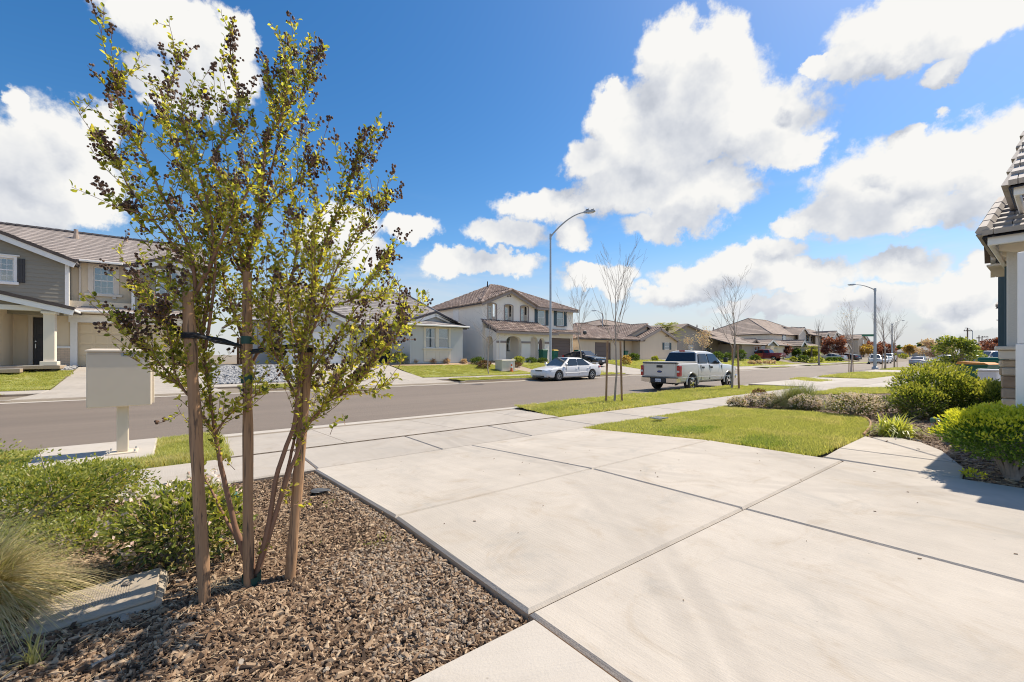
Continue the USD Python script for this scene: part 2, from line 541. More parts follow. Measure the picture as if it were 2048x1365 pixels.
turf('turf_soil', (.18, .19, .055), (.30, .30, .10), (.34, .29, .14))
turf('turf_far', (.21, .235, .06), (.38, .385, .115), (.42, .38, .17))


def blades(name, cols, dry, trans=.45, pscale=1.1):
    """grass blades: colour by tuft and by place in the lawn"""
    g = NG()
    ISLAND.add(name)
    r = g.add('object_info', 'random')
    loc = g.add('geometry', 'position')
    n = g.noise(loc, pscale, 4, .6)
    c = g.ramp(g.m('add', g.m('multiply', r, .55), g.m('multiply', g.add('attribute', 'fac', attribute='rnd'), .45)), [(i / (len(cols) - 1), x) for i, x in enumerate(cols)])
    c = g.mix(g.rng(n, .5, .72, 0, .65, 'smoothstep'), c, dry)
    s = g.add('principled_bsdf', 'BSDF', base_color=c, roughness=.5, specular_ior_level=.35)
    t = g.add('translucent_bsdf', 'BSDF', color=g.v('minimum', g.v('multiply', c, (1.55, 1.5, 1.0)), (.88, .86, .55)))
    LOOKS[name] = g.build('/World/Looks/' + name, surface=g.add('mix_closure', 'closure', fac=trans, closure1=s, closure2=t))


blades('grass', [(.25, .285, .065), (.36, .38, .095), (.45, .45, .13), (.50, .47, .18)], (.58, .51, .26))
blades('clover', [(.18, .25, .045), (.27, .33, .06), (.36, .40, .09)], (.4, .42, .13))
blades('dry_grass', [(.42, .35, .18), (.58, .48, .27), (.68, .58, .36), (.36, .35, .13)], (.62, .52, .32), .35)
blades('fountain_grass', [(.13, .17, .05), (.22, .25, .07), (.33, .32, .12), (.48, .42, .2)], (.50, .43, .24), .35)
pm('earth', (.17, .12, .085), .95, .35, 4, .02, 30, coords='world')
pm('far_earth', (.24, .20, .15), .95, .3, .8, .02, 12, coords='world')
pm('chip', [(.042, .025, .015), (.115, .068, .037), (.20, .122, .068), (.30, .20, .12), (.42, .31, .20), (.14, .082, .045)], .9, .3, 30, .002, 120, objvar=.25)
pm('grey_bark', [(.20, .17, .14), (.36, .31, .25), (.28, .23, .18)], .9, .3, 40, .002, 120, objvar=.2)
pm('gravel', [(.17, .13, .09), (.28, .21, .15), (.38, .31, .23), (.22, .16, .11)], .85, .2, 20, objvar=.2)
pm('dark_gravel', [(.07, .075, .08), (.16, .16, .16), (.28, .28, .28)], .85, .2, 20, island=.2)
pm('dry_straw', [(.42, .33, .19), (.56, .46, .30), (.34, .25, .15)], .85, .2, 30, island=.2)
# stakes and tree
pm('stake_wood', (.36, .21, .11), .85, .45, 1.0, .004, 1.0, stretch=(38, 38, 1.6), dirt=((.09, .06, .04), 1.7, .52, .66))
pm('bark', (.25, .135, .08), .8, .3, 14, .002, 60, stretch=(1, 1, .35), coords='world')
pm('leaf', [(.10, .13, .022), (.20, .23, .035), (.34, .35, .055), (.50, .46, .10), (.16, .20, .03), (.52, .38, .09)], .42, .12, 20, island=.2, trans=.58, spec=.5)
pm('leaf_single', [(.08, .11, .022), (.17, .205, .035), (.30, .32, .055), (.46, .43, .10), (.50, .40, .09)], .42, .12, 20, objvar=.15, trans=.58)
pm('seed', [(.045, .024, .015), (.095, .05, .03), (.16, .088, .052)], .7, .2, 60, island=.3)
pm('rubber', (.012, .012, .013), .5, .1, 20)
pm('tie_green', (.01, .06, .045), .5, .1, 20)
# shrubs
pm('hedge_leaf', [(.035, .065, .014), (.075, .12, .022), (.15, .20, .035), (.26, .30, .06)], .3, .1, 15, island=.2, trans=.38, spec=.6)
pm('euonymus_leaf', [(.055, .12, .018), (.11, .20, .024), (.19, .28, .035)], .3, .1, 15, island=.2, trans=.35, spec=.6)
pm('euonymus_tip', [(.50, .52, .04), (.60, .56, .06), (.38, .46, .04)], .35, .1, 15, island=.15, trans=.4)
pm('cover_leaf', [(.06, .10, .018), (.12, .17, .028), (.22, .25, .045), (.32, .25, .08)], .4, .12, 15, island=.2, trans=.4)
pm('hawthorn_leaf', [(.030, .055, .014), (.065, .10, .022), (.14, .165, .036), (.34, .26, .10)], .32, .1, 15, island=.2, trans=.3, spec=.6)
pm('hawthorn_flower', [(.88, .62, .54), (.92, .74, .66), (.76, .48, .42)], .6, .1, 15, island=.15, trans=.3)
pm('lily_leaf', [(.11, .17, .025), (.20, .26, .045), (.33, .36, .09)], .4, .12, 8, island=.2, trans=.4)
pm('barberry_leaf', [(.08, .045, .03), (.15, .075, .05), (.10, .085, .03)], .5, .1, 15, island=.2, trans=.3)
pm('dark_leaf', [(.04, .075, .018), (.08, .13, .028), (.14, .19, .04)], .4, .1, 15, island=.2, trans=.3)
pm('plum_leaf', [(.09, .035, .035), (.18, .065, .055), (.34, .14, .10), (.06, .025, .028)], .5, .1, 15, island=.2, trans=.35)
pm('amber_leaf', [(.34, .22, .08), (.46, .31, .13), (.30, .26, .07)], .5, .1, 15, island=.2, trans=.35)
pm('blossom', [(.50, .34, .27), (.60, .44, .36), (.42, .25, .19)], .6, .1, 15, island=.2, trans=.3)
pm('lime_leaf', [(.20, .24, .05), (.34, .35, .08), (.13, .17, .03)], .4, .1, 15, island=.2, trans=.4)
pm('bare_twig', (.36, .29, .235), .8, .2, 10)
pm('trunk_grey', (.27, .22, .18), .85, .3, 12, .003, 40)
pm('flower_pink', (.62, .16, .16), .6, .1, 15, island=.2, trans=.3)


# buildings
def stucco(name, col):
    g = NG()
    pos = g.add('texture_coordinate', 'object')
    a = g.noise(pos, 45, 4, .7); b = g.noise(pos, .6, 4, .6)
    st = g.noise(g.v('multiply', pos, (3, 3, .35)), 1.0, 4, .6)
    k = g.m('multiply', g.m('multiply_add', a, .16, .92), g.m('multiply_add', b, .12, .94))
    k = g.m('multiply', k, g.m('multiply_add', st, .10, .95))
    s = g.add('principled_bsdf', 'BSDF', base_color=g.v('scale', tuple(col), scale=k), roughness=.92, specular_ior_level=.25, normal=g.add('bump', 'normal', height=a, distance=.006, strength=.7))
    LOOKS[name] = g.build('/World/Looks/' + name, surface=s)


for _n, _c in dict(stucco_tan=(.72, .60, .43), stucco_grey=(.56, .56, .54), stucco_white=(.88, .81, .70), stucco_beige=(.68, .56, .42), stucco_taupe=(.42, .355, .285),
                   stucco_cream=(.76, .68, .55), stucco_pale=(.66, .63, .57)).items():
    stucco(_n, _c)
pm('white_trim', (.80, .78, .73), .5, .06, 6)
pm('cream_trim', (.72, .64, .53), .6, .06, 6)
pm('brown_trim', (.18, .135, .11), .6, .1, 6)
pm('taupe_trim', (.30, .245, .215), .7, .08, 6)
pm('siding', (.27, .25, .20), .75, .08, 5, .0015, 40, stretch=(.3, 1, 6), objvar=.03)
pm('siding_pale', (.30, .31, .31), .75, .06, 5)
pm('roof_tile_grey', (.34, .29, .255), .85, .18, 4, .003, 40, island=.16)
pm('roof_tile_slate', (.27, .245, .23), .85, .16, 4, .003, 40, island=.2)
pm('roof_tile_light', (.40, .365, .335), .8, .18, 4, .003, 40, island=.12)
pm('roof_tile_dark', (.055, .05, .055), .8, .16, 4, .003, 40, island=.2)
pm('rake_tile', (.085, .066, .058), .85, .16, 6, .003, 40, objvar=.15)
pm('roof_tile_red', [(.235, .165, .13), (.30, .215, .175), (.20, .15, .125), (.38, .29, .235)], .8, .15, 5, .003, 40, island=.18)
pm('roof_tile_brown', [(.30, .235, .185), (.36, .28, .225), (.25, .20, .165)], .85, .15, 4, island=.14)
pm('garage_tan', (.70, .56, .36), .55, .05, 6)
pm('garage_brown', (.155, .115, .098), .6, .06, 6)
pm('shutter_teal', (.045, .085, .105), .6, .08, 6)
pm('shutter_black', (.05, .047, .045), .6, .08, 6)
pm('door_dark', (.025, .022, .022), .4, .1, 6)
pm('door_grey', (.16, .15, .14), .5, .1, 6)
pm('steel', (.55, .55, .53), .3, .05, 9, metallic=1.0)
pm('galvanised', (.40, .42, .43), .5, .15, 5, metallic=.6)
pm('brick_tan', [(.42, .29, .19), (.52, .38, .26), (.35, .23, .15), (.60, .47, .34)], .9, .15, 9, .002, 50, island=.15)
pm('mortar', (.46, .41, .34), .95, .1, 20)
pm('stone_tan', [(.50, .32, .17), (.66, .52, .36), (.30, .19, .115), (.42, .34, .26), (.70, .60, .46), (.55, .36, .20)], .9, .3, 7, .012, 22, objvar=.14)
pm('fence_wood', (.22, .135, .085), .85, .3, 2.0, .002, 20, stretch=(12, 12, .6), objvar=.15)
pm('blind', (.55, .56, .53), .7, .05, 3)
pm('room_dark', (.03, .033, .035), .7, .3, 2)  # near-black colour standing in for the shade inside houses
pm('cbu_tan', (.62, .525, .40), .45, .05, 5)
pm('cbu_door', (.66, .57, .44), .45, .05, 5)
pm('cabinet_beige', (.60, .56, .47), .5, .06, 5)
pm('cone_orange', (.62, .13, .03), .5, .1, 8)
pm('bin_green', (.012, .11, .065), .45, .1, 6)
pm('bin_orange', (.75, .28, .03), .45, .08, 6)
pm('yellow', (.62, .40, .02), .6, .1, 6)
pm('plastic_green', (.06, .16, .10), .5, .1, 8)
pm('orange_disc', (.62, .15, .03), .5, .1, 8)
pm('white_paint', (.78, .78, .76), .5, .05, 8)
pm('valve_box', (.38, .32, .245), .8, .15, 12, .002, 60)
pm('sign_green', (.03, .16, .09), .5, .05, 8)
pm('timber_pole', (.16, .12, .09), .9, .2, 4)
pm('bird', (.02, .02, .022), .6, .1, 9)
# vehicles
pm('car_white', (.74, .73, .70), .28, .02, 3, coat=.6)
pm('car_silver', (.62, .59, .54), .30, .03, 3, metallic=.25, coat=.7)
pm('car_black', (.012, .013, .016), .25, .03, 3, coat=.8)
pm('car_red', (.17, .012, .018), .28, .03, 3, coat=.7)
pm('car_orange', (.50, .09, .03), .3, .03, 3, coat=.6)  # orange reflection on the red pickup doors, put into the colour
pm('car_grey', (.30, .30, .30), .3, .03, 3, metallic=.4, coat=.7)
pm('tyre', (.02, .02, .02), .85, .15, 20)
pm('wheel', (.52, .50, .47), .35, .06, 9, metallic=.7)
pm('chrome', (.75, .74, .71), .12, .02, 9, metallic=1.0)
pm('trim_black', (.025, .025, .027), .5, .1, 9)
pm('lamp_red', (.42, .012, .015), .2, .05, 9, coat=.7)
pm('lamp_clear', (.62, .62, .60), .15, .05, 9, coat=.8)
pm('plate_white', (.70, .70, .70), .5, .04, 9)
pm('plate_ink', (.05, .07, .22), .5, .04, 9)
pm('bed_cover', (.42, .40, .36), .6, .05, 5)


REFL = .2


def pane(name, tint, rough=.0):
    """window glass: reflects by the angle, otherwise lets light through"""
    g = NG()
    t = g.add('transparent_bsdf', 'BSDF', color=tuple(tint))
    r = g.add('glossy_bsdf', 'BSDF', color=(.95, .97, 1.0), roughness=rough)
    f = g.m('multiply_add', g.m('power', g.add('layer_weight', 'facing', blend=.5), 4.0), .9, REFL, clamp=True)
    LOOKS[name] = g.build('/World/Looks/' + name, surface=g.add('mix_closure', 'closure', fac=f, closure1=t, closure2=r))


pane('window_glass', (.62, .70, .72))
pm('car_glass', (.035, .045, .05), .04, .05, 3, coat=.3)
pm('tint_glass', (.012, .015, .02), .04, .05, 3, coat=.3)

# ------------------------------------------------------------------ ground, street, kerbs, walks, driveways
def strip(name, t0, t1, sa_, sb_, zf, mat, n=60, label=None, cat=None, ns=1):
    """sheet between two lines across the street"""
    T = np.linspace(t0, t1, n); v = []; f = []
    for t in T:
        a, b = sa_(t), sb_(t)
        for k in range(ns + 1):
            s = a + (b - a) * k / ns
            v.append(W(t, s, zf(t, s)))
    w = ns + 1
    for i in range(n - 1):
        for k in range(ns):
            f.append((i * w + k, (i + 1) * w + k, (i + 1) * w + k + 1, i * w + k + 1))
    m = MB(); m.add(v, f)
    return obj(name, m, mat, label=label, cat=cat, kind='structure')


def ground_sheet():
    T = np.concatenate([[-420, -200], np.linspace(-90, 130, 70), [170, 230, 400, 900]])
    v, f = [], []
    for t in T:
        a, b = near_curb(t), far_curb(t)
        prof = [(-400, .20), (-60, .22), (-9, .27), (0, .235), (3.34, .21), (5.95, .05), (a - .05, .04), (a + .3, -.06), (b - .3, -.06), (b + .05, .05), (b + 4, .13), (b + 9.6, .91), (b + 60, .93), (1200, .9)]
        for s, z in prof: v.append(W(t, s, z))
    w = 14
    for i in range(len(T) - 1):
        for k in range(w - 1):
            f.append((i * w + k, (i + 1) * w + k, (i + 1) * w + k + 1, i * w + k + 1))
    m = MB(); m.add(v, f)
    obj('ground', m, 'far_earth', kind='structure', label='bare brown ground under the gardens and lots', cat='ground')


ground_sheet()
strip('road', -90, 380, lambda t: near_curb(t) + .38, lambda t: far_curb(t) - .38, lambda t, s: 0.0, 'asphalt', 120, 'grey brown asphalt street between the two kerbs', 'road')
strip('gutter', -90, 380, lambda t: far_curb(t) - .46, lambda t: far_curb(t) + .02, lambda t, s: .006, 'concrete_light', 120, 'pale concrete gutter strip along the far kerb', 'gutter')
strip('gutter', -90, 380, lambda t: near_curb(t) - .02, lambda t: near_curb(t) + .46, lambda t, s: .006, 'concrete_light', 120, 'pale concrete gutter strip along the near kerb', 'gutter')

# where driveways dip the kerbs: (from, to) in metres along the street
NEAR_DIPS = [(.75, 7.7), (23.0, 33.6), (46.2, 55.0)]
FAR_DIPS = [(-4.2, 2.0), (5.6, 12.2), (28.5, 35.0), (46.3, 53.5), (63.5, 69.0), (82, 89)]


def kerb_height(t, dips):
    h = .13
    for a, b in dips:
        h = min(h, np.interp(t, [a - .9, a, b, b + .9], [.13, .025, .025, .13]))
    return float(h)


def kerb(side, t0, t1, label):
    dips = NEAR_DIPS if side < 0 else FAR_DIPS
    line = near_curb if side < 0 else far_curb
    root = struct('kerb', label, 'kerb')
    T = np.unique(np.round(np.concatenate([np.arange(t0, t1, 1.5)] + [[a - .9, a, b, b + .9] for a, b in dips]), 3))
    T = T[(T >= t0) & (T <= t1)]
    keep, last = [], -1e9
    for t in T:
        if t - last > .25: keep.append(t); last = t
    for i in range(len(keep) - 1):
        a, b = keep[i] + .004, keep[i + 1] - .004
        P = []
        ha, hb = kerb_height(a, dips), kerb_height(b, dips)
        for z0 in (0, 1):
            for t, off in ((a, 0), (b, 0), (b, .16), (a, .16)):
                s = line(t) + (-side * 0) + side * off
                s += (.02 * side * (z0)) if off == 0 else 0
                P.append(W(t, s, -.1 if z0 == 0 else (ha if t == a else hb)))
        if side < 0: P = [P[3], P[2], P[1], P[0], P[7], P[6], P[5], P[4]]
        m = MB(); m.hexa(P)
        obj('kerb_stone', m, 'concrete_kerb', root)


kerb(-1, -12, 70, 'pale concrete kerb along the near side of the street')
kerb(1, -16, 110, 'pale concrete kerb along the far side of the street')


def slab(parent, corners, mat, name='slab', thick=.11, gap=.005, bev=.018, lift=0.0, z=None):
    """one concrete slab from street coordinates (t, s), on the terrain, with eased edges"""
    P = sg.Polygon(corners)
    if not P.exterior.is_ccw: P = sg.Polygon(list(P.exterior.coords)[::-1])
    o = P.buffer(-gap, join_style=2); i = o.buffer(-bev, join_style=2)
    oc, ic = list(o.exterior.coords)[:-1], list(i.exterior.coords)[:-1]
    zf = (lambda t, s: terrain(t, s) + lift) if z is None else (lambda t, s: z)
    if len(oc) != len(ic):
        ic = oc
    v = [W(t, s, zf(t, s) - .0005) for t, s in ic] + [W(t, s, zf(t, s) - bev) for t, s in oc] + [W(t, s, zf(t, s) - thick) for t, s in oc]
    n = len(oc)
    tri = trimesh.creation.triangulate_polygon(sg.Polygon(ic), engine='earcut')
    # earcut keeps the vertex order of the ring
    f = [tuple(x) for x in tri[1]]
    A = np.array(ic)
    if len(tri[0]) != n:
        f = [(0, k, k + 1) for k in range(1, n - 1)]
    else:
        idx = [int(np.argmin(((A - q) ** 2).sum(1))) for q in tri[0]]
        f = [tuple(idx[k] for k in x) for x in tri[1]]
    ff = []
    for a, b, c in f:
        x = np.cross(A[b] - A[a], A[c] - A[a])
        ff.append((a, b, c) if x > 0 else (a, c, b))
    for k in range(n):
        l = (k + 1) % n
        ff += [(n + k, n + l, l), (n + k, l, k), (2 * n + k, 2 * n + l, n + l), (2 * n + k, n + l, n + k)]
    m = MB(); m.add(v, ff)
    return obj(name, m, mat, parent)


# our own driveway: (t, s) grid of slabs, apron, and the walk to the door
drive = struct('driveway', 'wide pale concrete driveway of large slabs in the foreground', 'driveway')
SR = [-4.5, 1.66, 3.34, 5.93]
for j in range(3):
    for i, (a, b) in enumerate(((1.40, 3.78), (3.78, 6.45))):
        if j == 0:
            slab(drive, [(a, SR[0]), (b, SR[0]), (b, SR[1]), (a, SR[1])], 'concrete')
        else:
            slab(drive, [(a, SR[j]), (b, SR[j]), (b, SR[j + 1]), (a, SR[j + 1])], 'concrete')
_g = lambda *pp: [gts(u, v) for u, v in pp]
WALK_R = [_g((1645, 913.5), (1676, 896), (1919, 927), (1931, 935), (1925, 957)), _g((1676, 896), (1728, 872), (1742, 875), (1919, 926.5)), _g((1742, 874.5), (1795, 875), (1845, 885), (1888, 902), (1919, 926))]
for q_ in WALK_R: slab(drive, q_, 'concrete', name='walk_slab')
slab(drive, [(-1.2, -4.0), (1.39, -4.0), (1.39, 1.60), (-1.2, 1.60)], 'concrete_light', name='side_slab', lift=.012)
apron = struct('driveway_apron', 'concrete apron sloping from the driveway down to the gutter', 'driveway')


def ap(corners):
    P = sg.Polygon(corners)
    v = [W(t, s, .155 - max(0, (s - 7.35)) / 2.62 * .125 if s > 7.35 else .153) for t, s in corners]
    n = len(v)
    v += [W(t, s, -.05) for t, s in corners]
    f = [(0, k, k + 1) for k in range(1, n - 1)]
    for k in range(n):
        l = (k + 1) % n
        f += [(n + k, n + l, l), (n + k, l, k)]
    m = MB(); m.add(v, f)
    obj('slab', m, 'concrete_walk', apron)


for a, b, c, d in ((.62, 2.25, .60, 2.25), (2.26, 4.4, 2.26, 4.4), (4.41, 6.4, 4.41, 6.9), (6.41, 7.15, 6.91, 7.85)):
    ap([(a, 7.36), (b, 7.36), (d, 9.99), (c, 9.99)])
walk = struct('sidewalk', 'pale concrete sidewalk of square panels on the near side', 'sidewalk')
T0 = -13.2
for k in range(26):
    a, b = T0 + k * 1.83, T0 + (k + 1) * 1.83
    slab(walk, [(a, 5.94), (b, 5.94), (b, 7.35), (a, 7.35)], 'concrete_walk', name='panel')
pad = slab(walk, [(-1.62, 8.0), (-.25, 8.0), (-.25, 9.82), (-1.62, 9.82)], 'concrete_light', name='mailbox_pad', lift=.03)

# neighbour's driveway further along the near side
nd = struct('driveway', "neighbour's pale concrete driveway beyond the garden shrubs", 'driveway')
for a, b in ((23.2, 26.4), (26.4, 29.8), (29.8, 33.4)):
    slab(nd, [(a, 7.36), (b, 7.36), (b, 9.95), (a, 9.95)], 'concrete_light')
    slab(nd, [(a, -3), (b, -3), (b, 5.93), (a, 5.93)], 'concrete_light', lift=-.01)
for k in range(26, 42):
    a, b = T0 + k * 1.83, T0 + (k + 1) * 1.83
    slab(walk, [(a, 5.94), (b, 5.94), (b, 7.35), (a, 7.35)], 'concrete_light', name='panel')
nd2 = struct('driveway', 'far pale concrete driveway on the near side behind the tree strip', 'driveway')
slab(nd2, [(46.2, 7.36), (55, 7.36), (55, 11.4), (46.2, 10.9)], 'concrete_light')
slab(nd2, [(46.2, -3), (55, -3), (55, 5.93), (46.2, 5.93)], 'concrete_light', lift=-.01)

# far side: sidewalk and driveways
fw = struct('sidewalk', 'pale concrete sidewalk along the far side of the street', 'sidewalk')
for k in range(50):
    a, b = -16 + k * 2.4, -16 + (k + 1) * 2.4
    fc = (far_curb(a) + far_curb(b)) / 2
    slab(fw, [(a, far_curb(a) + 1.75), (b, far_curb(b) + 1.75), (b, far_curb(b) + 3.2), (a, far_curb(a) + 3.2)], 'concrete_walk', name='panel', lift=.02)


def far_drive(t0, t1, s1, label, n=2):
    r = struct('driveway', label, 'driveway')
    E = np.linspace(t0, t1, n + 1)
    for i in range(n):
        a, b = E[i], E[i + 1]
        fa, fb = far_curb(a), far_curb(b)
        aw = .7 if i == 0 else 0; bw = .7 if i == n - 1 else 0
        m = MB(); v = [W(a - aw, fa + .14, .03), W(b + bw, fb + .14, .03), W(b, fb + 1.74, .175), W(a, fa + 1.74, .175)]
        m.hexa([p - np.array([0, 0, .15]) for p in v] + v); obj('apron', m, 'concrete_walk', r)
        rows = [3.21, 6.4, 9.6]
        for k in range(2):
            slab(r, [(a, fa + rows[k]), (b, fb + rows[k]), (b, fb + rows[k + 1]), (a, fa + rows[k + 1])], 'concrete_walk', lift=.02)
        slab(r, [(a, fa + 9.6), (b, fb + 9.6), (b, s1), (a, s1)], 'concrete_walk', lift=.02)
    return r


far_drive(-4.0, 1.2, 32.2, 'pale concrete driveway up to the tan garage door')
far_drive(5.9, 12.0, 33.0, 'pale concrete driveway left of the grey house lawn')
far_drive(28.8, 34.4, 34.5, 'pale concrete driveway up to the brown garage of the white house')
far_drive(46.5, 53.0, 36, 'pale concrete driveway with the red pickup far down the street', 1)
far_drive(63.6, 68.8, 36, 'pale concrete driveway with the silver sedan far down the street', 1)

# ------------------------------------------------------------------ houses
HB = np.zeros(3)


def house(name, label, t, s, z, group=None):
    global HB
    HB = np.array([t, s, z], float)
    return thing(name, label, 'house', W(t, s, z), math.degrees(STREET), group)


def hobj(name, mb, mat, parent, **kw):
    return obj(name, mb.moved(t=-HB), mat, parent, **kw)


def plane_tiles(P3, style, expo, width, thick, rows=None, seed=1):
    """tiles on a planar roof polygon; P3[0]-P3[1] is the eave. Returns one MB (or a list of courses when rows is a list)."""
    P3 = np.asarray(P3, float)
    ea = P3[1] - P3[0]; ea /= np.linalg.norm(ea)
    nn = np.cross(ea, P3[2] - P3[0]); nn /= np.linalg.norm(nn)
    if nn[2] < 0: nn = -nn
    up = np.cross(nn, ea)
    if up[2] < 0: up = -up
    A = (P3 - P3[0]) @ ea; B = (P3 - P3[0]) @ up
    P2 = sg.Polygon(np.c_[A, B])
    if not P2.is_valid: P2 = P2.buffer(0)
    a0, b0, a1, b1 = P2.bounds
    out = MB(); rng = np.random.default_rng(seed)

    def put(a, b, h): return P3[0] + np.multiply.outer(a, ea) + np.multiply.outer(b, up) + np.multiply.outer(h, nn)
    k = 0; b = b0
    while b < b1 - .05:
        row = MB() if rows is not None else out
        bt = b + expo * 1.06
        if style == 'flat':
            a = a0 - (k % 2) * width / 2
            band = P2.intersection(sg.box(a0 - 1, b, a1 + 1, bt))
            while a < a1:
                c = band.intersection(sg.box(a + .004, b, a + width - .004, bt)) if not band.is_empty else band
                for g in getattr(c, 'geoms', [c]):
                    if g.geom_type != 'Polygon' or g.area < .1 * expo * width * .3: continue
                    r = np.array(g.exterior.coords)[:-1]
                    if not g.exterior.is_ccw: r = r[::-1]
                    n = len(r); h = thick * (1.25 - .85 * (r[:, 1] - b) / (bt - b)) + rng.uniform(-.003, .003)
                    v = np.vstack([put(r[:, 0], r[:, 1], h), put(r[:, 0], r[:, 1], np.full(n, -.01))])
                    f = [(0, i, i + 1) for i in range(1, n - 1)]
                    for i in range(n):
                        j = (i + 1) % n
                        f += [(n + i, n + j, j), (n + i, j, i)]
                    row.add(v, f)
                a += width
        else:
            a = a0 + width / 2
            th = np.linspace(0, np.pi, 6)
            while a < a1 + width * .4:
                if P2.buffer(.06).contains(sg.Point(a, min(b + expo / 2, b1))):
                    da, hh = -np.cos(th) * width * .5, np.sin(th) * thick * 2.2
                    lo = put(a + da, np.full(6, b), hh + thick * .8); hi = put(a + da * .92, np.full(6, bt), hh * .9)
                    bl = put(a + da, np.full(6, b), np.zeros(6))
                    f = []
                    for i in range(5):
                        f += [(i, i + 1, 7 + i), (i, 7 + i, 6 + i), (12 + i, 12 + i + 1, i + 1), (12 + i, i + 1, i)]
                    row.add(np.vstack([lo, hi, bl]), f)
                a += width
        if rows is not None and row.n: rows.append(row)
        b += expo; k += 1
    return out


def roof_face(parent, P3, mat, style='flat', expo=.36, width=.34, thick=.035, courses=False, under='roof_tile_dark', seed=1):
    """one roof plane: a deck with its tiles as sub-parts"""
    P = np.asarray(P3, float)
    nn = np.cross(P[1] - P[0], P[2] - P[0]); nn /= np.linalg.norm(nn)
    if nn[2] < 0: P = P[::-1].copy(); P = np.roll(P, -(len(P) - 2), axis=0); nn = -nn
    n = len(P); v = np.vstack([P, P - nn * .12])
    f = [(0, i, i + 1) for i in range(1, n - 1)] + [(n, n + i + 1, n + i) for i in range(1, n - 1)]
    for i in range(n):
        j = (i + 1) % n
        f += [(n + i, n + j, j), (n + i, j, i)]
    m = MB(); m.add(v, f)
    d = hobj('roof', m, under, parent)
    lift = nn * .006
    if courses:
        rows = []
        plane_tiles(P + lift, style, expo, width, thick, rows, seed)
        for r in rows: hobj('tile_course', r, mat, d)
    else:
        t = plane_tiles(P + lift, style, expo, width, thick, None, seed)
        if t.n: hobj('tiles', t, mat, d, kind='stuff')
    return d


def rake(parent, p, q, mat='rake_tile', trim='white_trim', n=None, w=.16, h=.2):
    """sloping gable edge: barge board and a row of rake tiles"""
    p, q = np.asarray(p, float), np.asarray(q, float)
    d = q - p; L = np.linalg.norm(d); d /= L
    side = np.array([0, 1.0, 0]); upv = np.cross(side, d); upv *= np.sign(upv[2])
    m = MB()

    def bar(m, a, b, s0, s1, h0, h1):
        c = []
        for hh in (h0, h1):
            for x, s in ((a, s0), (b, s0), (b, s1), (a, s1)):
                c.append(p + d * x + side * s + upv * hh)
        if np.cross(d, side) @ upv < 0: c = [c[3], c[2], c[1], c[0], c[7], c[6], c[5], c[4]]
        m.hexa(c)
    bar(m, 0, L, -.035, 0, -.34, -.06)
    hobj('barge_board', m, trim, parent)
    if mat:
        n = n or max(2, int(L / .42))
        for i in range(n):
            m = MB(); bar(m, L * i / n + .008, L * (i + 1) / n + .012, -.075, .16, -.085 + .004 * (i % 2), .07 + .012 * (i % 2))
            hobj('rake_tile', m, mat, parent)


def wall(parent, poly, s, mat, holes=(), thick=.22, name='wall', **kw):
    """front-facing wall: polygon in (t, z), rectangular openings (t0, t1, z0, z1)"""
    P = sg.Polygon(poly)
    for h in holes:
        P = P.difference(h if isinstance(h, sg.base.BaseGeometry) else sg.box(h[0], h[2], h[1], h[3]))
    m = MB().prism(P, s, s + thick, 'xz')
    return hobj(name, m, mat, parent, **kw)


def block(parent, t0, t1, s0, s1, z0, z1, mat, name='wall', **kw):
    return hobj(name, MB().box(t0, t1, s0, s1, z0, z1), mat, parent, **kw)


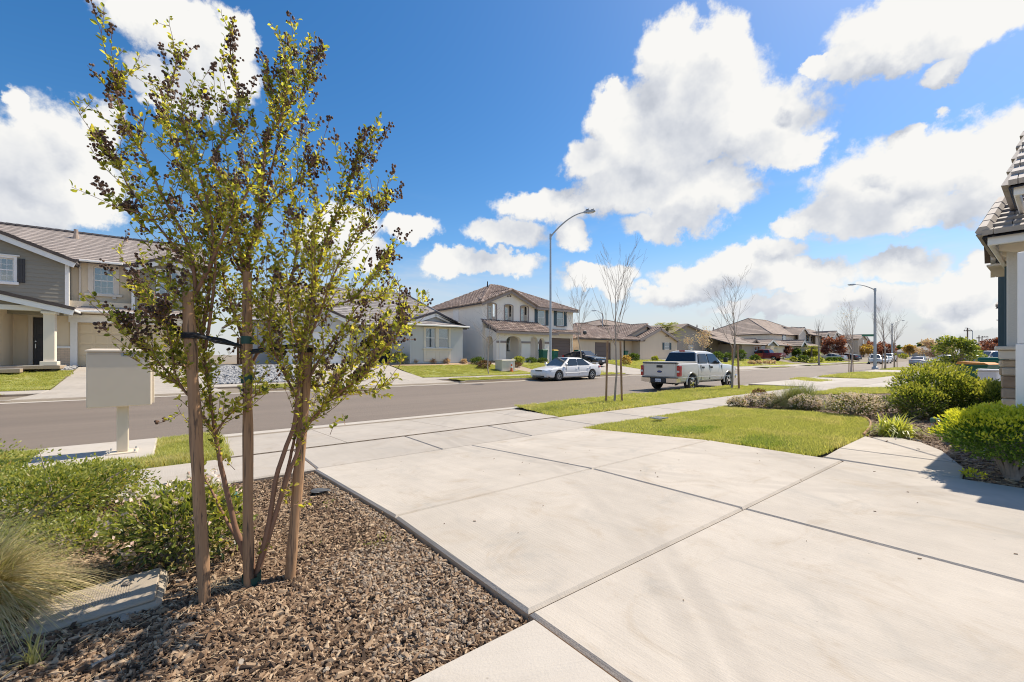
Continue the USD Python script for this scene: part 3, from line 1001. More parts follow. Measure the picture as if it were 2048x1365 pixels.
def window(parent, t0, t1, z0, z1, s, frame=.05, mat='white_trim', grid=(0, 0), sash=True, casing=0.0, cas_mat='white_trim', sill=0.0, recess=.05, blind=True, backing=True, brackets=False, head=False):
    m = MB()
    a = s + recess
    m.box(t0, t0 + frame, a, a + .05, z0, z1); m.box(t1 - frame, t1, a, a + .05, z0, z1)
    m.box(t0 + frame, t1 - frame, a, a + .05, z0, z0 + frame); m.box(t0 + frame, t1 - frame, a, a + .05, z1 - frame, z1)
    w = hobj('window', m, mat, parent)
    zm = (z0 + z1) / 2
    halves = [(z0 + frame, zm - .02), (zm + .02, z1 - frame)] if sash else [(z0 + frame, z1 - frame)]
    if sash: hobj('rail', MB().box(t0 + frame, t1 - frame, a - .012, a + .04, zm - .025, zm + .025), mat, w)
    for hz0, hz1 in halves:
        hobj('pane', MB().box(t0 + frame, t1 - frame, a + .018, a + .024, hz0, hz1), 'window_glass', w)
        for i in range(1, grid[0]):
            x = t0 + frame + (t1 - t0 - 2 * frame) * i / grid[0]
            hobj('muntin', MB().box(x - .008, x + .008, a + .008, a + .017, hz0, hz1), mat, w)
        for i in range(1, grid[1]):
            z = hz0 + (hz1 - hz0) * i / grid[1]
            hobj('muntin', MB().box(t0 + frame, t1 - frame, a + .006, a + .015, z - .008, z + .008), mat, w)
    if backing: hobj('room', MB().box(t0 + .01, t1 - .01, a + .35, a + .36, z0, z1), 'room_dark', w)  # dark sheet painted as the shade of the room behind the pane
    if blind:
        n = 14 if (z1 - z0) > .9 else 8
        b = MB()
        for i in range(n):
            z = zm + (z1 - zm - frame) * (i + .5) / n
            b.box(t0 + frame, t1 - frame, a + .09, a + .10, z - (z1 - zm) / n * .44, z + (z1 - zm) / n * .44)
        hobj('blind', b, 'blind', w)
    if casing:
        c = MB()
        c.box(t0 - casing, t0, s - .04, s + recess, z0, z1); c.box(t1, t1 + casing, s - .04, s + recess, z0, z1)
        c.box(t0 - casing, t1 + casing, s - .043, s + recess, z1, z1 + casing)
        if not sill: c.box(t0 - casing, t1 + casing, s - .043, s + recess, z0 - casing, z0)
        if head: c.box(t0 - casing - .09, t1 + casing + .09, s - .09, s, z1 + casing, z1 + casing + .06)
        hobj('casing', c, cas_mat, w)
    if sill:
        hobj('sill', MB().bbox(t0 - casing - sill, t1 + casing + sill, s - .11, s + recess, z0 - .14, z0 - .002, .012), cas_mat, w)
        if brackets:
            for x in (t0 - .02, t1 + .02):
                hobj('bracket', MB().bbox(x - .09, x + .09, s - .09, s, z0 - .27, z0 - .141, .02), cas_mat, w)
    return w


def shutter(parent, t0, t1, z0, z1, s, mat):
    m = MB(); m.box(t0, t1, s - .03, s - .004, z0, z1)
    r = hobj('shutter', m, mat, parent)
    n = 3
    for i in range(n):
        a = t0 + (t1 - t0) * i / n; b = t0 + (t1 - t0) * (i + 1) / n
        hobj('slat', MB().box(a + .008, b - .008, s - .045, s - .0301, z0 + .02, z1 - .02), mat, r)
    for z in (z0 + (z1 - z0) * .18, z0 + (z1 - z0) * .8):
        hobj('batten', MB().box(t0 + .01, t1 - .01, s - .062, s - .0452, z - .05, z + .05), mat, r)


def garage(parent, t0, t1, z0, z1, s, mat, rows=4, cols=8, panels=True, recess=.14):
    d = hobj('garage_door', MB().box(t0, t1, s + recess + .03, s + recess + .07, z0, z1), mat, parent)
    H_ = (z1 - z0) / rows
    for r in range(rows):
        za, zb = z0 + H_ * r + .006, z0 + H_ * (r + 1) - .006
        if panels:
            sec = MB().box(t0 + .005, t1 - .005, s + recess + .012, s + recess + .029, za, zb)
            hobj('section', sec, mat, d)
            for c in range(cols):
                w = (t1 - t0) / cols
                a, b = t0 + w * c + .09, t0 + w * (c + 1) - .09
                m = MB()
                m.hexa([(a - .03, s + recess + .0125, za + .05), (b + .03, s + recess + .0125, za + .05), (b + .03, s + recess + .0125, zb - .05), (a - .03, s + recess + .0125, zb - .05),
                        (a, s + recess - .004, za + .09), (b, s + recess - .004, za + .09), (b, s + recess - .004, zb - .09), (a, s + recess - .004, zb - .09)])
                m.F[0] = m.F[0][:, ::-1]
                hobj('panel', m, mat, d)
        else:
            hobj('section', MB().bbox(t0 + .005, t1 - .005, s + recess, s + recess + .029, za, zb, .02), mat, d)
    return d


def gutter(parent, t0, t1, s, z, mat='white_trim'):
    hobj('gutter', MB().bbox(t0, t1, s - .11, s, z - .11, z, .02), mat, parent)


def pipe(parent, t, s, z0, z1, mat='white_trim'):
    hobj('downspout', MB().bbox(t - .04, t + .04, s - .09, s - .01, z0, z1, .015), mat, parent)


def vent(parent, t, s, z, h=.5, r=.07, mat='roof_tile_brown'):
    hobj('vent_pipe', MB().tube([(t, s, z), (t, s, z + h * .6), (t, s, z + h)], [r * 1.6, r, r], 10), mat, parent)


def hip_roof(parent, t0, t1, s0, s1, ze, pitch, over, tile, **kw):
    """hip roof over a rectangle; ridge along the longer side"""
    a0, a1, b0, b1 = t0 - over, t1 + over, s0 - over, s1 + over
    z = ze - over * pitch
    wt, ws = a1 - a0, b1 - b0
    if wt >= ws:
        h = ws / 2; R0 = (a0 + h, (b0 + b1) / 2, z + h * pitch); R1 = (a1 - h, (b0 + b1) / 2, z + h * pitch)
    else:
        h = wt / 2; R0 = ((a0 + a1) / 2, b0 + h, z + h * pitch); R1 = ((a0 + a1) / 2, b1 - h, z + h * pitch)
    c = [(a0, b0, z), (a1, b0, z), (a1, b1, z), (a0, b1, z)]
    if wt >= ws:
        faces = [[c[0], c[1], R1, R0], [c[1], c[2], R1], [c[2], c[3], R0, R1], [c[3], c[0], R0]]
    else:
        faces = [[c[0], c[1], R0], [c[1], c[2], R1, R0], [c[2], c[3], R1], [c[3], c[0], R0, R1]]
    for i, fc in enumerate(faces):
        roof_face(parent, fc, tile, seed=i, **kw)
    m = MB()
    hips = [(c[0], R0), (c[3], R0 if wt >= ws else R1), (c[1], R1 if wt >= ws else R0), (c[2], R1), (R0, R1)]
    for p, q in hips:
        p, q = np.array(p) + (0, 0, .06), np.array(q) + (0, 0, .06)
        n = max(1, int(np.linalg.norm(q - p) / .4))
        for i in range(n):
            m.tube([p + (q - p) * i / n, p + (q - p) * (i + 1.05) / n], [.125, .10], 6)
    hobj('hip_tiles', m, tile, parent, kind='stuff')
    return R0, R1


def gable_s(parent, t0, t1, s0, s1, ze, pitch, over, tile, front=True, wallmat=None, trim='white_trim', raketile='rake_tile', foot=.3, zb=None, **kw):
    """roof whose ridge runs away from the street; gable end faces the street"""
    a0, a1 = t0 - over, t1 + over
    z = ze - over * pitch; tm = (t0 + t1) / 2; zr = z + (tm - a0) * pitch
    f = s0 - foot
    roof_face(parent, [(a0, s1, z), (a0, f, z), (tm, f, zr), (tm, s1, zr)], tile, seed=3, **kw)
    roof_face(parent, [(a1, f, z), (a1, s1, z), (tm, s1, zr), (tm, f, zr)], tile, seed=4, **kw)
    if raketile is not None or trim:
        rake(parent, (a0, f, z + .06), (tm, f, zr + .06), raketile, trim)
        rake(parent, (a1, f, z + .06), (tm, f, zr + .06), raketile, trim)
    m = MB(); n = max(1, int((s1 - f) / .4))
    for i in range(n):
        m.tube([(tm, f + (s1 - f) * i / n, zr + .05), (tm, f + (s1 - f) * (i + 1.05) / n, zr + .05)], [.125, .10], 6)
    hobj('ridge_tiles', m, tile, parent, kind='stuff')
    if wallmat:
        wall(parent, [(t0, zb if zb is not None else ze - .01), (t1, zb if zb is not None else ze - .01), (t1, ze), (tm, ze + (tm - t0) * pitch), (t0, ze)], s0, wallmat)
    return tm, zr


def gable_t(parent, t0, t1, s0, s1, ze, pitch, over, tile, trim='white_trim', wallmat=None, back=True, **kw):
    """roof whose ridge runs along the street"""
    b0, b1 = s0 - over, s1 + over
    z = ze - over * pitch; sm = (s0 + s1) / 2; zr = z + (sm - b0) * pitch
    roof_face(parent, [(t0 - .3, b0, z), (t1 + .3, b0, z), (t1 + .3, sm, zr), (t0 - .3, sm, zr)], tile, seed=5, **kw)
    if back: roof_face(parent, [(t1 + .3, b1, z), (t0 - .3, b1, z), (t0 - .3, sm, zr), (t1 + .3, sm, zr)], tile, seed=6, **kw)
    m = MB(); L = t1 - t0 + .6; n = max(1, int(L / .4))
    for i in range(n):
        m.tube([(t0 - .3 + L * i / n, sm, zr + .05), (t0 - .3 + L * (i + 1.05) / n, sm, zr + .05)], [.12, .10], 6)
    hobj('ridge_tiles', m, tile, parent, kind='stuff')
    if wallmat:
        for t, d in ((t0, .2), (t1 - .2, .2)):
            hobj('gable_wall', MB().prism([(s0, ze - .02), (s1, ze - .02), (sm, ze + (sm - s0) * pitch)], t, t + d, 'yz'), wallmat, parent)
    return sm, zr

# ---- house with grey siding and tan stucco, far left
def build_house_a():
    Z = 1.0
    r = house('siding_house', 'two-storey house with grey siding gables and tan garage door, at the left edge', -4.0, 32.0, Z)
    SG, SP, SU, SR_ = 32.0, 30.0, 31.9, 32.6
    T = lambda u, s: tz(u, 600, s)[0]
    Zp = lambda u, v, s: tz(u, v, s)[1]
    gl, gb = T(155, SG), T(155, SG) + 4.88
    gt = Zp(155, 645, SG)
    tend = T(405, SU)
    # ground floor wall with the garage opening
    tl = T(110, SG)
    ztop = Zp(155, 619, SG)
    wall(r, [(tl - .03, Z - .1), (tend, Z - .1), (tend, ztop + .45), (tl - .03, ztop + .45)], SG, 'stucco_tan', [(gl, gb, Z - .2, gt)])
    garage(r, gl, gb, Z + .02, gt, SG, 'garage_tan')
    m = MB(); tw = .27
    m.box(gl - tw, gl, SG - .05, SG + .10, Z, gt); m.box(gb, gb + tw, SG - .05, SG + .10, Z, gt)
    m.box(gl - tw - .06, gb + tw + .06, SG - .056, SG + .1, gt, gt + .33); m.box(gl - tw - .22, gb + tw + .22, SG - .12, SG, gt + .33, gt + .41)
    hobj('garage_casing', m, 'white_trim', r)
    # brick wainscot left of the garage: every brick
    zc = Zp(130, 697, SG)
    w = hobj('wainscot', MB().box(tl - .02, gl - tw, SG - .03, SG - .002, Z, zc), 'mortar', r)
    nr = 11; bh = (zc - Z) / nr; rng = random.Random(4)
    for k in range(nr):
        a = tl - .02 - (k % 2) * .12
        while a < gl - tw - .03:
            b = min(a + .24, gl - tw)
            aa = max(a, tl - .02)
            if b - aa > .04: hobj('brick', MB().box(aa + .006, b - .006, SG - .055 - rng.random() * .012, SG - .0305, Z + k * bh + .006, Z + (k + 1) * bh - .006), 'brick_tan', w)
            a = b
    hobj('wainscot_cap', MB().bbox(tl - .05, gl - tw, SG - .10, SG, zc, zc + .11, .015), 'white_trim', r)
    # pent roof over the garage, gutter
    zg = Zp(200, 624, 31.3)
    roof_face(r, [(T(150, 31.3), 31.32, zg + .02), (tend + .2, 31.32, zg + .02), (tend + .2, SR_ + .02, zg + .50), (T(150, 31.3), SR_ + .02, zg + .50)], 'roof_tile_grey', expo=.36, width=.34)
    gutter(r, T(153, 31.3), tend + .2, 31.3, zg + .05)
    hobj('soffit', MB().box(T(153, 31.3), tend + .2, 31.3, SG - .002, zg - .09, zg - .05), 'cream_trim', r)
    # upper floor: left siding gable
    tc = T(137, SU); zs = Zp(130, 609, SU)
    t_l = tc - 7.6; tm = (t_l + tc) / 2
    pit = .417
    zce = Zp(137, 521, SU) - .02
    zw0, zw1 = Zp(20, 564, SU), Zp(20, 517, SU); wl, wr = T(-26, SU), T(28, SU)
    sheath = wall(r, [(t_l, zs - .6), (tc, zs - .6), (tc, zce), (tm, zce + (tc - tm) * pit), (t_l, zce)], SU, 'siding', [(wl, wr, zw0, zw1)])
    P = sg.Polygon([(t_l, zs - .3), (tc - .12, zs - .3), (tc - .12, zce - .02), (tm, zce + (tc - tm) * pit - .06), (t_l, zce)]).difference(sg.box(wl - .12, zw0 - .12, wr + .12, zw1 + .12))
    z = zs - .3; k = 0
    while z < zce + 1.7:
        band = P.intersection(sg.box(t_l - 1, z, tc + 1, z + .2))
        for g in getattr(band, 'geoms', [band]):
            if g.geom_type == 'Polygon' and g.area > .02:
                m = MB().prism(g, SU - .028, SU - .004, 'xz')
                v = m.V[0]; fr = v[:, 1] < SU - .02
                v[fr, 1] += .018 * (v[fr, 2] - z) / .2
                hobj('siding_board', m, 'siding', sheath)
        z += .2
    hobj('corner_trim', MB().box(tc - .125, tc + .02, SU - .045, SU + .2, zs - .25, zce - .05), 'white_trim', r)
    hobj('side_return', MB().box(tc - .2, tc + .012, SU + .2, SR_ + .3, zs - .25, zce - .05), 'siding', r)
    window(r, wl, wr, zw0, zw1, SU, grid=(4, 2), casing=.11, sill=.06, recess=.04, blind=False, head=True)
    tsr = T(50.5, SU)
    shutter(r, wr + .13, tsr, zw0 - .02, zw1 + .02, SU - .03, 'shutter_black')
    # recessed stucco wall with a window
    tr = T(266, SR_)
    ze = Zp(200, 526, 32.15)
    wl2, wr2 = T(187, SR_), T(228, SR_); a0, a1 = Zp(200, 588, SR_), Zp(200, 535, SR_)
    wall(r, [(tc, zs - .6), (tr + .3, zs - .6), (tr + .3, ze + .1), (tc, ze + .1)], SR_, 'stucco_tan', [(wl2, wr2, a0, a1)])
    window(r, wl2, wr2, a0, a1, SR_, grid=(3, 2), casing=.22, cas_mat='cream_trim', sill=.14, recess=.06, brackets=True, head=True, blind=False)
    pipe(r, T(160, SR_), SR_, zs + .02, ze - .05, 'cream_trim')
    gutter(r, T(158, 32.1), T(246, 32.1), 32.12, ze + .08)
    # main roof
    zr = 9.2
    eave = [(t_l - 3, 32.1, ze + .03), (tend + .35, 32.1, ze + .03)]
    roof_face(r, eave + [(tend + .35, 38.0, zr), (t_l - 3, 38.0, zr)], 'roof_tile_grey', expo=.36, width=.34, courses=True)
    m = MB(); L = tend + .35 - t_l + 3
    for i in range(int(L / .4)):
        m.tube([(t_l - 3 + i * .4, 38, zr + .04), (t_l - 3 + i * .4 + .42, 38, zr + .04)], [.13, .11], 6)
    hobj('ridge_tiles', m, 'roof_tile_dark', r, kind='stuff')
    hobj('gable_wall', MB().prism([(32.7, Z), (43.5, Z), (43.5, ze), (38, zr - .15), (32.7, ze)], tend - .2, tend, 'yz'), 'stucco_tan', r)
    roof_face(r, [(tend + .35, 44, ze), (t_l - 3, 44, ze), (t_l - 3, 38, zr), (tend + .35, 38, zr)], 'roof_tile_grey', expo=.7, width=1.2)
    vent(r, T(152, 36.6), 36.6, 8.55, .62, .1)
    vent(r, T(252, 37.3), 37.3, 8.8, .3, .1)
    # left gable roof
    ov = .35
    roof_face(r, [(tc + ov, SU - .3, zce - ov * pit + .02), (tc + ov, 36, zce - ov * pit + .02), (tm, 36, zce + (tc - tm) * pit + .02), (tm, SU - .3, zce + (tc - tm) * pit + .02)], 'roof_tile_grey', expo=.36, width=.34)
    roof_face(r, [(t_l - ov, 36, zce - ov * pit + .02), (t_l - ov, SU - .3, zce - ov * pit + .02), (tm, SU - .3, zce + (tc - tm) * pit + .02), (tm, 36, zce + (tc - tm) * pit + .02)], 'roof_tile_grey', expo=.36, width=.34)
    rake(r, (tc + ov, SU - .3, zce - ov * pit + .08), (tm, SU - .3, zce + (tc - tm) * pit + .08))
    # right siding gable
    tm2 = (tr + tend) / 2
    sh2 = wall(r, [(tr, zs - .6), (tend, zs - .6), (tend, zce), (tm2, zce + (tend - tm2) * pit), (tr, zce)], SU, 'siding', [(tm2 - .45, tm2 + .45, a0, a1)])
    P = sg.Polygon([(tr + .13, zs - .3), (tend - .1, zs - .3), (tend - .1, zce - .03), (tm2, zce + (tend - tm2) * pit - .07), (tr + .13, zce - .03)]).difference(sg.box(tm2 - .58, a0 - .12, tm2 + .58, a1 + .12))
    z = zs - .3
    while z < zce + 1.2:
        band = P.intersection(sg.box(tr - 1, z, tend + 1, z + .2))
        for g in getattr(band, 'geoms', [band]):
            if g.geom_type == 'Polygon' and g.area > .02:
                hobj('siding_board', MB().prism(g, SU - .024, SU - .004, 'xz'), 'siding', sh2)
        z += .2
    window(r, tm2 - .45, tm2 + .45, a0, a1, SU, grid=(3, 2), casing=.11, sill=.06, recess=.04, blind=False)
    hobj('corner_trim', MB().box(tr - .02, tr + .12, SU - .045, SU + .3, zs - .25, zce - .05), 'white_trim', r)
    hobj('corner_trim', MB().box(tend - .1, tend + .02, SU - .045, SU + .2, zs - .25, zce - .05), 'white_trim', r)
    gable_s(r, tr, tend, SU, 36, zce, pit, .3, 'roof_tile_grey', foot=.3)
    # porch: column, beam, gable, back wall, door
    cl, cr = T(86, SP), T(112, SP) - .04
    zbm = Zp(60, 621, SP)
    root = hobj('porch_column', MB().bbox(cl, cr, SP, SP + .5, Z + .3, zbm - .02, .012), 'stucco_cream', r)
    hobj('base', MB().bbox(cl - .1, cr + .1, SP - .1, SP + .6, Z + .12, Z + .31, .015), 'cream_trim', root)
    hobj('plinth', MB().bbox(cl + .02, cr + .14, SP - .02, SP + .62, Z - .05, Z + .12, .01), 'concrete_kerb', root)
    hobj('capital', MB().bbox(cl - .07, cr + .07, SP - .07, SP + .57, zbm - .12, zbm - .01, .012), 'white_trim', root)
    tp0 = cl - 4.6
    hobj('porch_beam', MB().box(tp0, cr + .05, SP + .02, SP + .48, zbm, zbm + .22), 'white_trim', r)
    zpe = Zp(150, 622, SP) + .02; tpe = T(152, SP); tpm = tpe - 4.1
    ppit = (Zp(0, 588, SP) - zpe) / (tpe - T(0, SP))
    wall(r, [(tp0, zbm + .22), (cr + .05, zbm + .22), (tpm, zpe + (tpe - tpm) * ppit - .1), (tp0, zbm + .23)], SP + .06, 'siding', thick=.2, name='porch_gable')
    roof_face(r, [(tpe, SP - .3, zpe), (tpe, SU + .1, zpe), (tpm, SU + .1, zpe + (tpe - tpm) * ppit), (tpm, SP - .3, zpe + (tpe - tpm) * ppit)], 'roof_tile_grey')
    roof_face(r, [(2 * tpm - tpe, SU + .1, zpe), (2 * tpm - tpe, SP - .3, zpe), (tpm, SP - .3, zpe + (tpe - tpm) * ppit), (tpm, SU + .1, zpe + (tpe - tpm) * ppit)], 'roof_tile_grey')
    rake(r, (tpe, SP - .3, zpe + .06), (tpm, SP - .3, zpe + (tpe - tpm) * ppit + .06))
    hobj('gutter', MB().bbox(tpe - .1, tpe + .02, SP - .3, 31.2, zpe - .08, zpe + .05, .02), 'white_trim', r)
    sd = 32.9
    hobj('porch_floor', MB().bbox(tp0 - .2, cr + .2, SP - .15, sd, Z - .06, Z + .1, .01), 'concrete_kerb', r)
    hobj('porch_step', MB().bbox(tp0 - .2, T(42, 29.5), 29.35, SP - .15, Z - .2, Z - .02, .01), 'concrete_kerb', r)
    dl, dr = T(66, sd), T(66, sd) + .95
    wall(r, [(T(26, sd), Z), (tl + .1, Z), (tl + .1, zbm + .3), (T(26, sd), zbm + .3)], sd, 'stucco_tan', [(dl, dr, Z, Zp(75, 635, sd))])
    block(r, T(26, sd) - 3, T(26, sd), SP + .8, sd + .2, Z, zbm + .3, 'stucco_tan')
    block(r, tl - .03, tl + .19, SG + .221, sd + .3, Z, zbm + .3, 'stucco_tan')
    hobj('porch_ceiling', MB().box(tp0, tl - .04, SP + .48, sd, zbm + .2, zbm + .26), 'cream_trim', r)
    d = hobj('front_door', MB().bbox(dl, dr, sd + .06, sd + .11, Z + .12, Zp(75, 635, sd), .01), 'door_dark', r)
    for i in range(2):
        for j in range(3):
            a = dl + .12 + i * .38
            hobj('door_panel', MB().bbox(a, a + .3, sd + .045, sd + .0595, Z + .3 + j * .68, Z + .85 + j * .68, .012), 'door_dark', d)
    hobj('handle', MB().bbox(dl + .06, dl + .12, sd + .0, sd + .044, Z + .95, Z + 1.2, .015), 'steel', d)
    hobj('lock', MB().cyl((dl + .09, sd + .02, Z + 1.32), (dl + .09, sd + .044, Z + 1.32), .03, 10), 'steel', d)
    m = MB(); zt_ = Zp(75, 635, sd)
    m.box(dl - .16, dl, sd - .04, sd + .1, Z + .1, zt_); m.box(dr, dr + .16, sd - .04, sd + .1, Z + .1, zt_); m.box(dl - .18, dr + .18, sd - .044, sd + .1, zt_, zt_ + .18)
    m.box(dl - .26, dr + .26, sd - .1, sd, zt_ + .18, zt_ + .25)
    hobj('door_casing', m, 'cream_trim', r)
    # rear body
    block(r, t_l, tend - .21, SR_ + .4, 43, Z, ze - .3, 'stucco_tan', name='rear_wall')


build_house_a()


# ---- grey bungalow
def build_house_b():
    Z = .95
    r = house('grey_bungalow', 'single-storey grey stucco house with a paired front window, behind the leafy tree', 16.0, 30.0, Z)
    s = 30.0
    T = lambda u, q=s: tz(u, 650, q)[0]
    Zp = lambda u, v, q=s: tz(u, v, q)[1]
    tR = T(925.5); tL = T(819); ze = Zp(870, 651)
    wl, wm0, wm1, wr = T(851.5), T(871), T(877.5), T(897.5)
    z0, z1 = Zp(875, 696), Zp(875, 657)
    wall(r, [(tL, Z - .2), (tR, Z - .2), (tR, ze + .05), (tL, ze + .05)], s, 'stucco_grey', [(wl, wm0, z0, z1), (wm1, wr, z0, z1)])
    window(r, wl, wm0, z0, z1, s, frame=.05, recess=.05)
    window(r, wm1, wr, z0, z1, s, frame=.05, recess=.05)
    cas = .16
    m = MB(); zt_ = z1 + .26
    m.box(wl - cas, wl, s - .05, s + .05, z0, z1); m.box(wr, wr + cas, s - .05, s + .05, z0, z1); m.box(wm0, wm1, s - .05, s + .05, z0, z1); m.box(wl - cas, wr + cas, s - .055, s + .05, z1, zt_)
    hobj('casing', m, 'cream_trim', r)
    hobj('sill', MB().bbox(wl - cas - .1, wr + cas + .1, s - .14, s + .05, z0 - .14, z0 - .003, .015), 'cream_trim', r)
    zp0 = Zp(875, 723)
    ap_ = hobj('apron_panel', MB().box(wl - cas, wr + cas, s - .05, s - .002, zp0, z0 - .15), 'cream_trim', r)
    mid = (wl + wr) / 2
    for a, b in ((wl - cas + .18, mid - .12), (mid + .12, wr + cas - .18)):
        m = MB(); h0, h1 = zp0 + .14, z0 - .3
        m.box(a, b, s - .07, s - .0505, h0, h0 + .05); m.box(a, b, s - .07, s - .0505, h1 - .05, h1); m.box(a, a + .05, s - .07, s - .0505, h0 + .05, h1 - .05); m.box(b - .05, b, s - .07, s - .0505, h0 + .05, h1 - .05)
        hobj('moulding', m, 'cream_trim', ap_)
    hobj('side_wall', MB().box(tR - .22, tR, s + .22, 46, Z - .2, ze), 'stucco_grey', r)
    hobj('side_wall', MB().box(tL, tL + .22, s + .22, 36, Z - .2, ze), 'stucco_grey', r)
    hobj('screed', MB().box(tL, tR, s - .012, s - .002, Z + .02, Z + .05), 'galvanised', r)
    # bay roof: small hip with gablet
    pit = .40; ov = .45
    e0, e1 = tL - ov, T(933)
    tm = T(875); zz = ze - .06; sb = 35.5
    roof_face(r, [(e0, s - ov, zz), (e1, s - ov, zz), (e1 - .9, s + .35, zz + .36), (e0 + .9, s + .35, zz + .36)], 'roof_tile_slate', expo=.3, width=.34)
    zr = zz + (e1 - tm) * pit
    roof_face(r, [(e1, s - ov, zz), (e1, sb + 6, zz), (tm, sb + 6, zr), (tm, s + .30, zr), (e1 - .9, s + .35, zz + .36)], 'roof_tile_slate', expo=.3, width=.34)
    roof_face(r, [(e0, sb, zz), (e0, s - ov, zz), (e0 + .9, s + .35, zz + .36), (tm, s + .30, zr), (tm, sb, zr)], 'roof_tile_slate', expo=.3, width=.34)
    wall(r, [(e0 + 1.1, zz + .30), (e1 - 1.1, zz + .30), (tm, zr - .12)], s + .52, 'stucco_grey', thick=.15, name='gablet')
    rake(r, (e0 + .7, s + .30, zz + .40), (tm, s + .30, zr + .06), 'roof_tile_dark')
    rake(r, (e1 - .7, s + .30, zz + .40), (tm, s + .30, zr + .06), 'roof_tile_dark')
    gutter(r, e0, e1, s - ov, zz + .06)
    hobj('soffit', MB().box(e0 + .1, e1 - .1, s - ov + .02, s - .003, zz - .06, zz - .02), 'white_trim', r)
    pipe(r, tL + .05, s, Z, zz - .1, 'stucco_grey')
    # set-back part on the left with entrance and a second gable, garage
    s2 = 33.5; t2 = T(690, s2) - 6.5
    zE = ze + .12
    gd0, gd1 = T(540, 31.5), T(540, 31.5) + 4.9
    wall(r, [(t2, Z - .2), (tL + .2, Z - .2), (tL + .2, zE), (t2, zE)], s2, 'stucco_grey', [(T(757, s2), T(757, s2) + 1.0, Z, Z + 2.1), (T(795, s2), T(812, s2), Z + .95, Z + 2.2)])
    window(r, T(795, s2), T(812, s2), Z + .95, Z + 2.2, s2, casing=.1)
    d = hobj('front_door', MB().box(T(757, s2), T(757, s2) + 1.0, s2 + .05, s2 + .1, Z, Z + 2.1), 'door_dark', r)
    tg0, tg1 = T(560, 31.5), T(700, 31.5)
    wall(r, [(tg0, Z - .2), (tg1, Z - .2), (tg1, zE), ((tg0 + tg1) / 2, zE + (tg1 - tg0) / 2 * pit), (tg0, zE)], 31.5, 'stucco_grey', [(tg0 + .5, tg1 - .5, Z - .3, Z + 2.25)])
    garage(r, tg0 + .5, tg1 - .5, Z, Z + 2.25, 31.5, 'white_paint', cols=6)
    hobj('side_wall', MB().box(tg1 - .2, tg1, 31.72, s2 + .1, Z - .2, zE), 'stucco_grey', r)
    gable_s(r, tg0, tg1, 31.5, 37, zE, pit, .4, 'roof_tile_slate', expo=.34)
    # main hip roof behind
    rl, rr = T(640, 37), T(820, 39)
    zq = Zp(815, 591, 39.5)
    e = zE - .05
    x1 = T(868, 33.2)
    k = (zq - e) / 6.4
    sE = s2 - .5
    roof_face(r, [(t2 - .4, sE, e), (x1 + 3.2, sE, e), (T(812, 39.5), 39.5, zq), (t2 + 3, 39.5, zq)], 'roof_tile_slate', expo=.36, width=.34)
    roof_face(r, [(x1 + 3.2, sE, e), (x1 + 3.2, 46, e), (T(812, 39.5), 39.5, zq)], 'roof_tile_slate', expo=.36, width=.34)
    roof_face(r, [(t2 - .4, 46, e), (t2 - .4, sE, e), (t2 + 3, 39.5, zq)], 'roof_tile_slate', expo=.36, width=.34)
    m = MB()
    for p, q in (((x1 + 3.2, sE, e), (T(812, 39.5), 39.5, zq)), ((t2 + 3, 39.5, zq), (T(812, 39.5), 39.5, zq))):
        p, q = np.array(p), np.array(q); n = int(np.linalg.norm(q - p) / .4)
        for i in range(n): m.tube([p + (q - p) * i / n + (0, 0, .05), p + (q - p) * (i + 1.05) / n + (0, 0, .05)], [.11, .09], 6)
    hobj('hip_tiles', m, 'roof_tile_slate', r, kind='stuff')
    gutter(r, t2 - .4, e0, sE, e + .06)


build_house_b()


def arch(t0, t1, z0, zs, rise, n=9):
    """opening with a curved head"""
    a = np.linspace(0, np.pi, n)
    tm, h = (t0 + t1) / 2, (t1 - t0) / 2
    return sg.Polygon([(t0, z0), (t1, z0)] + [(tm + h * math.cos(x), zs + rise * math.sin(x)) for x in a])


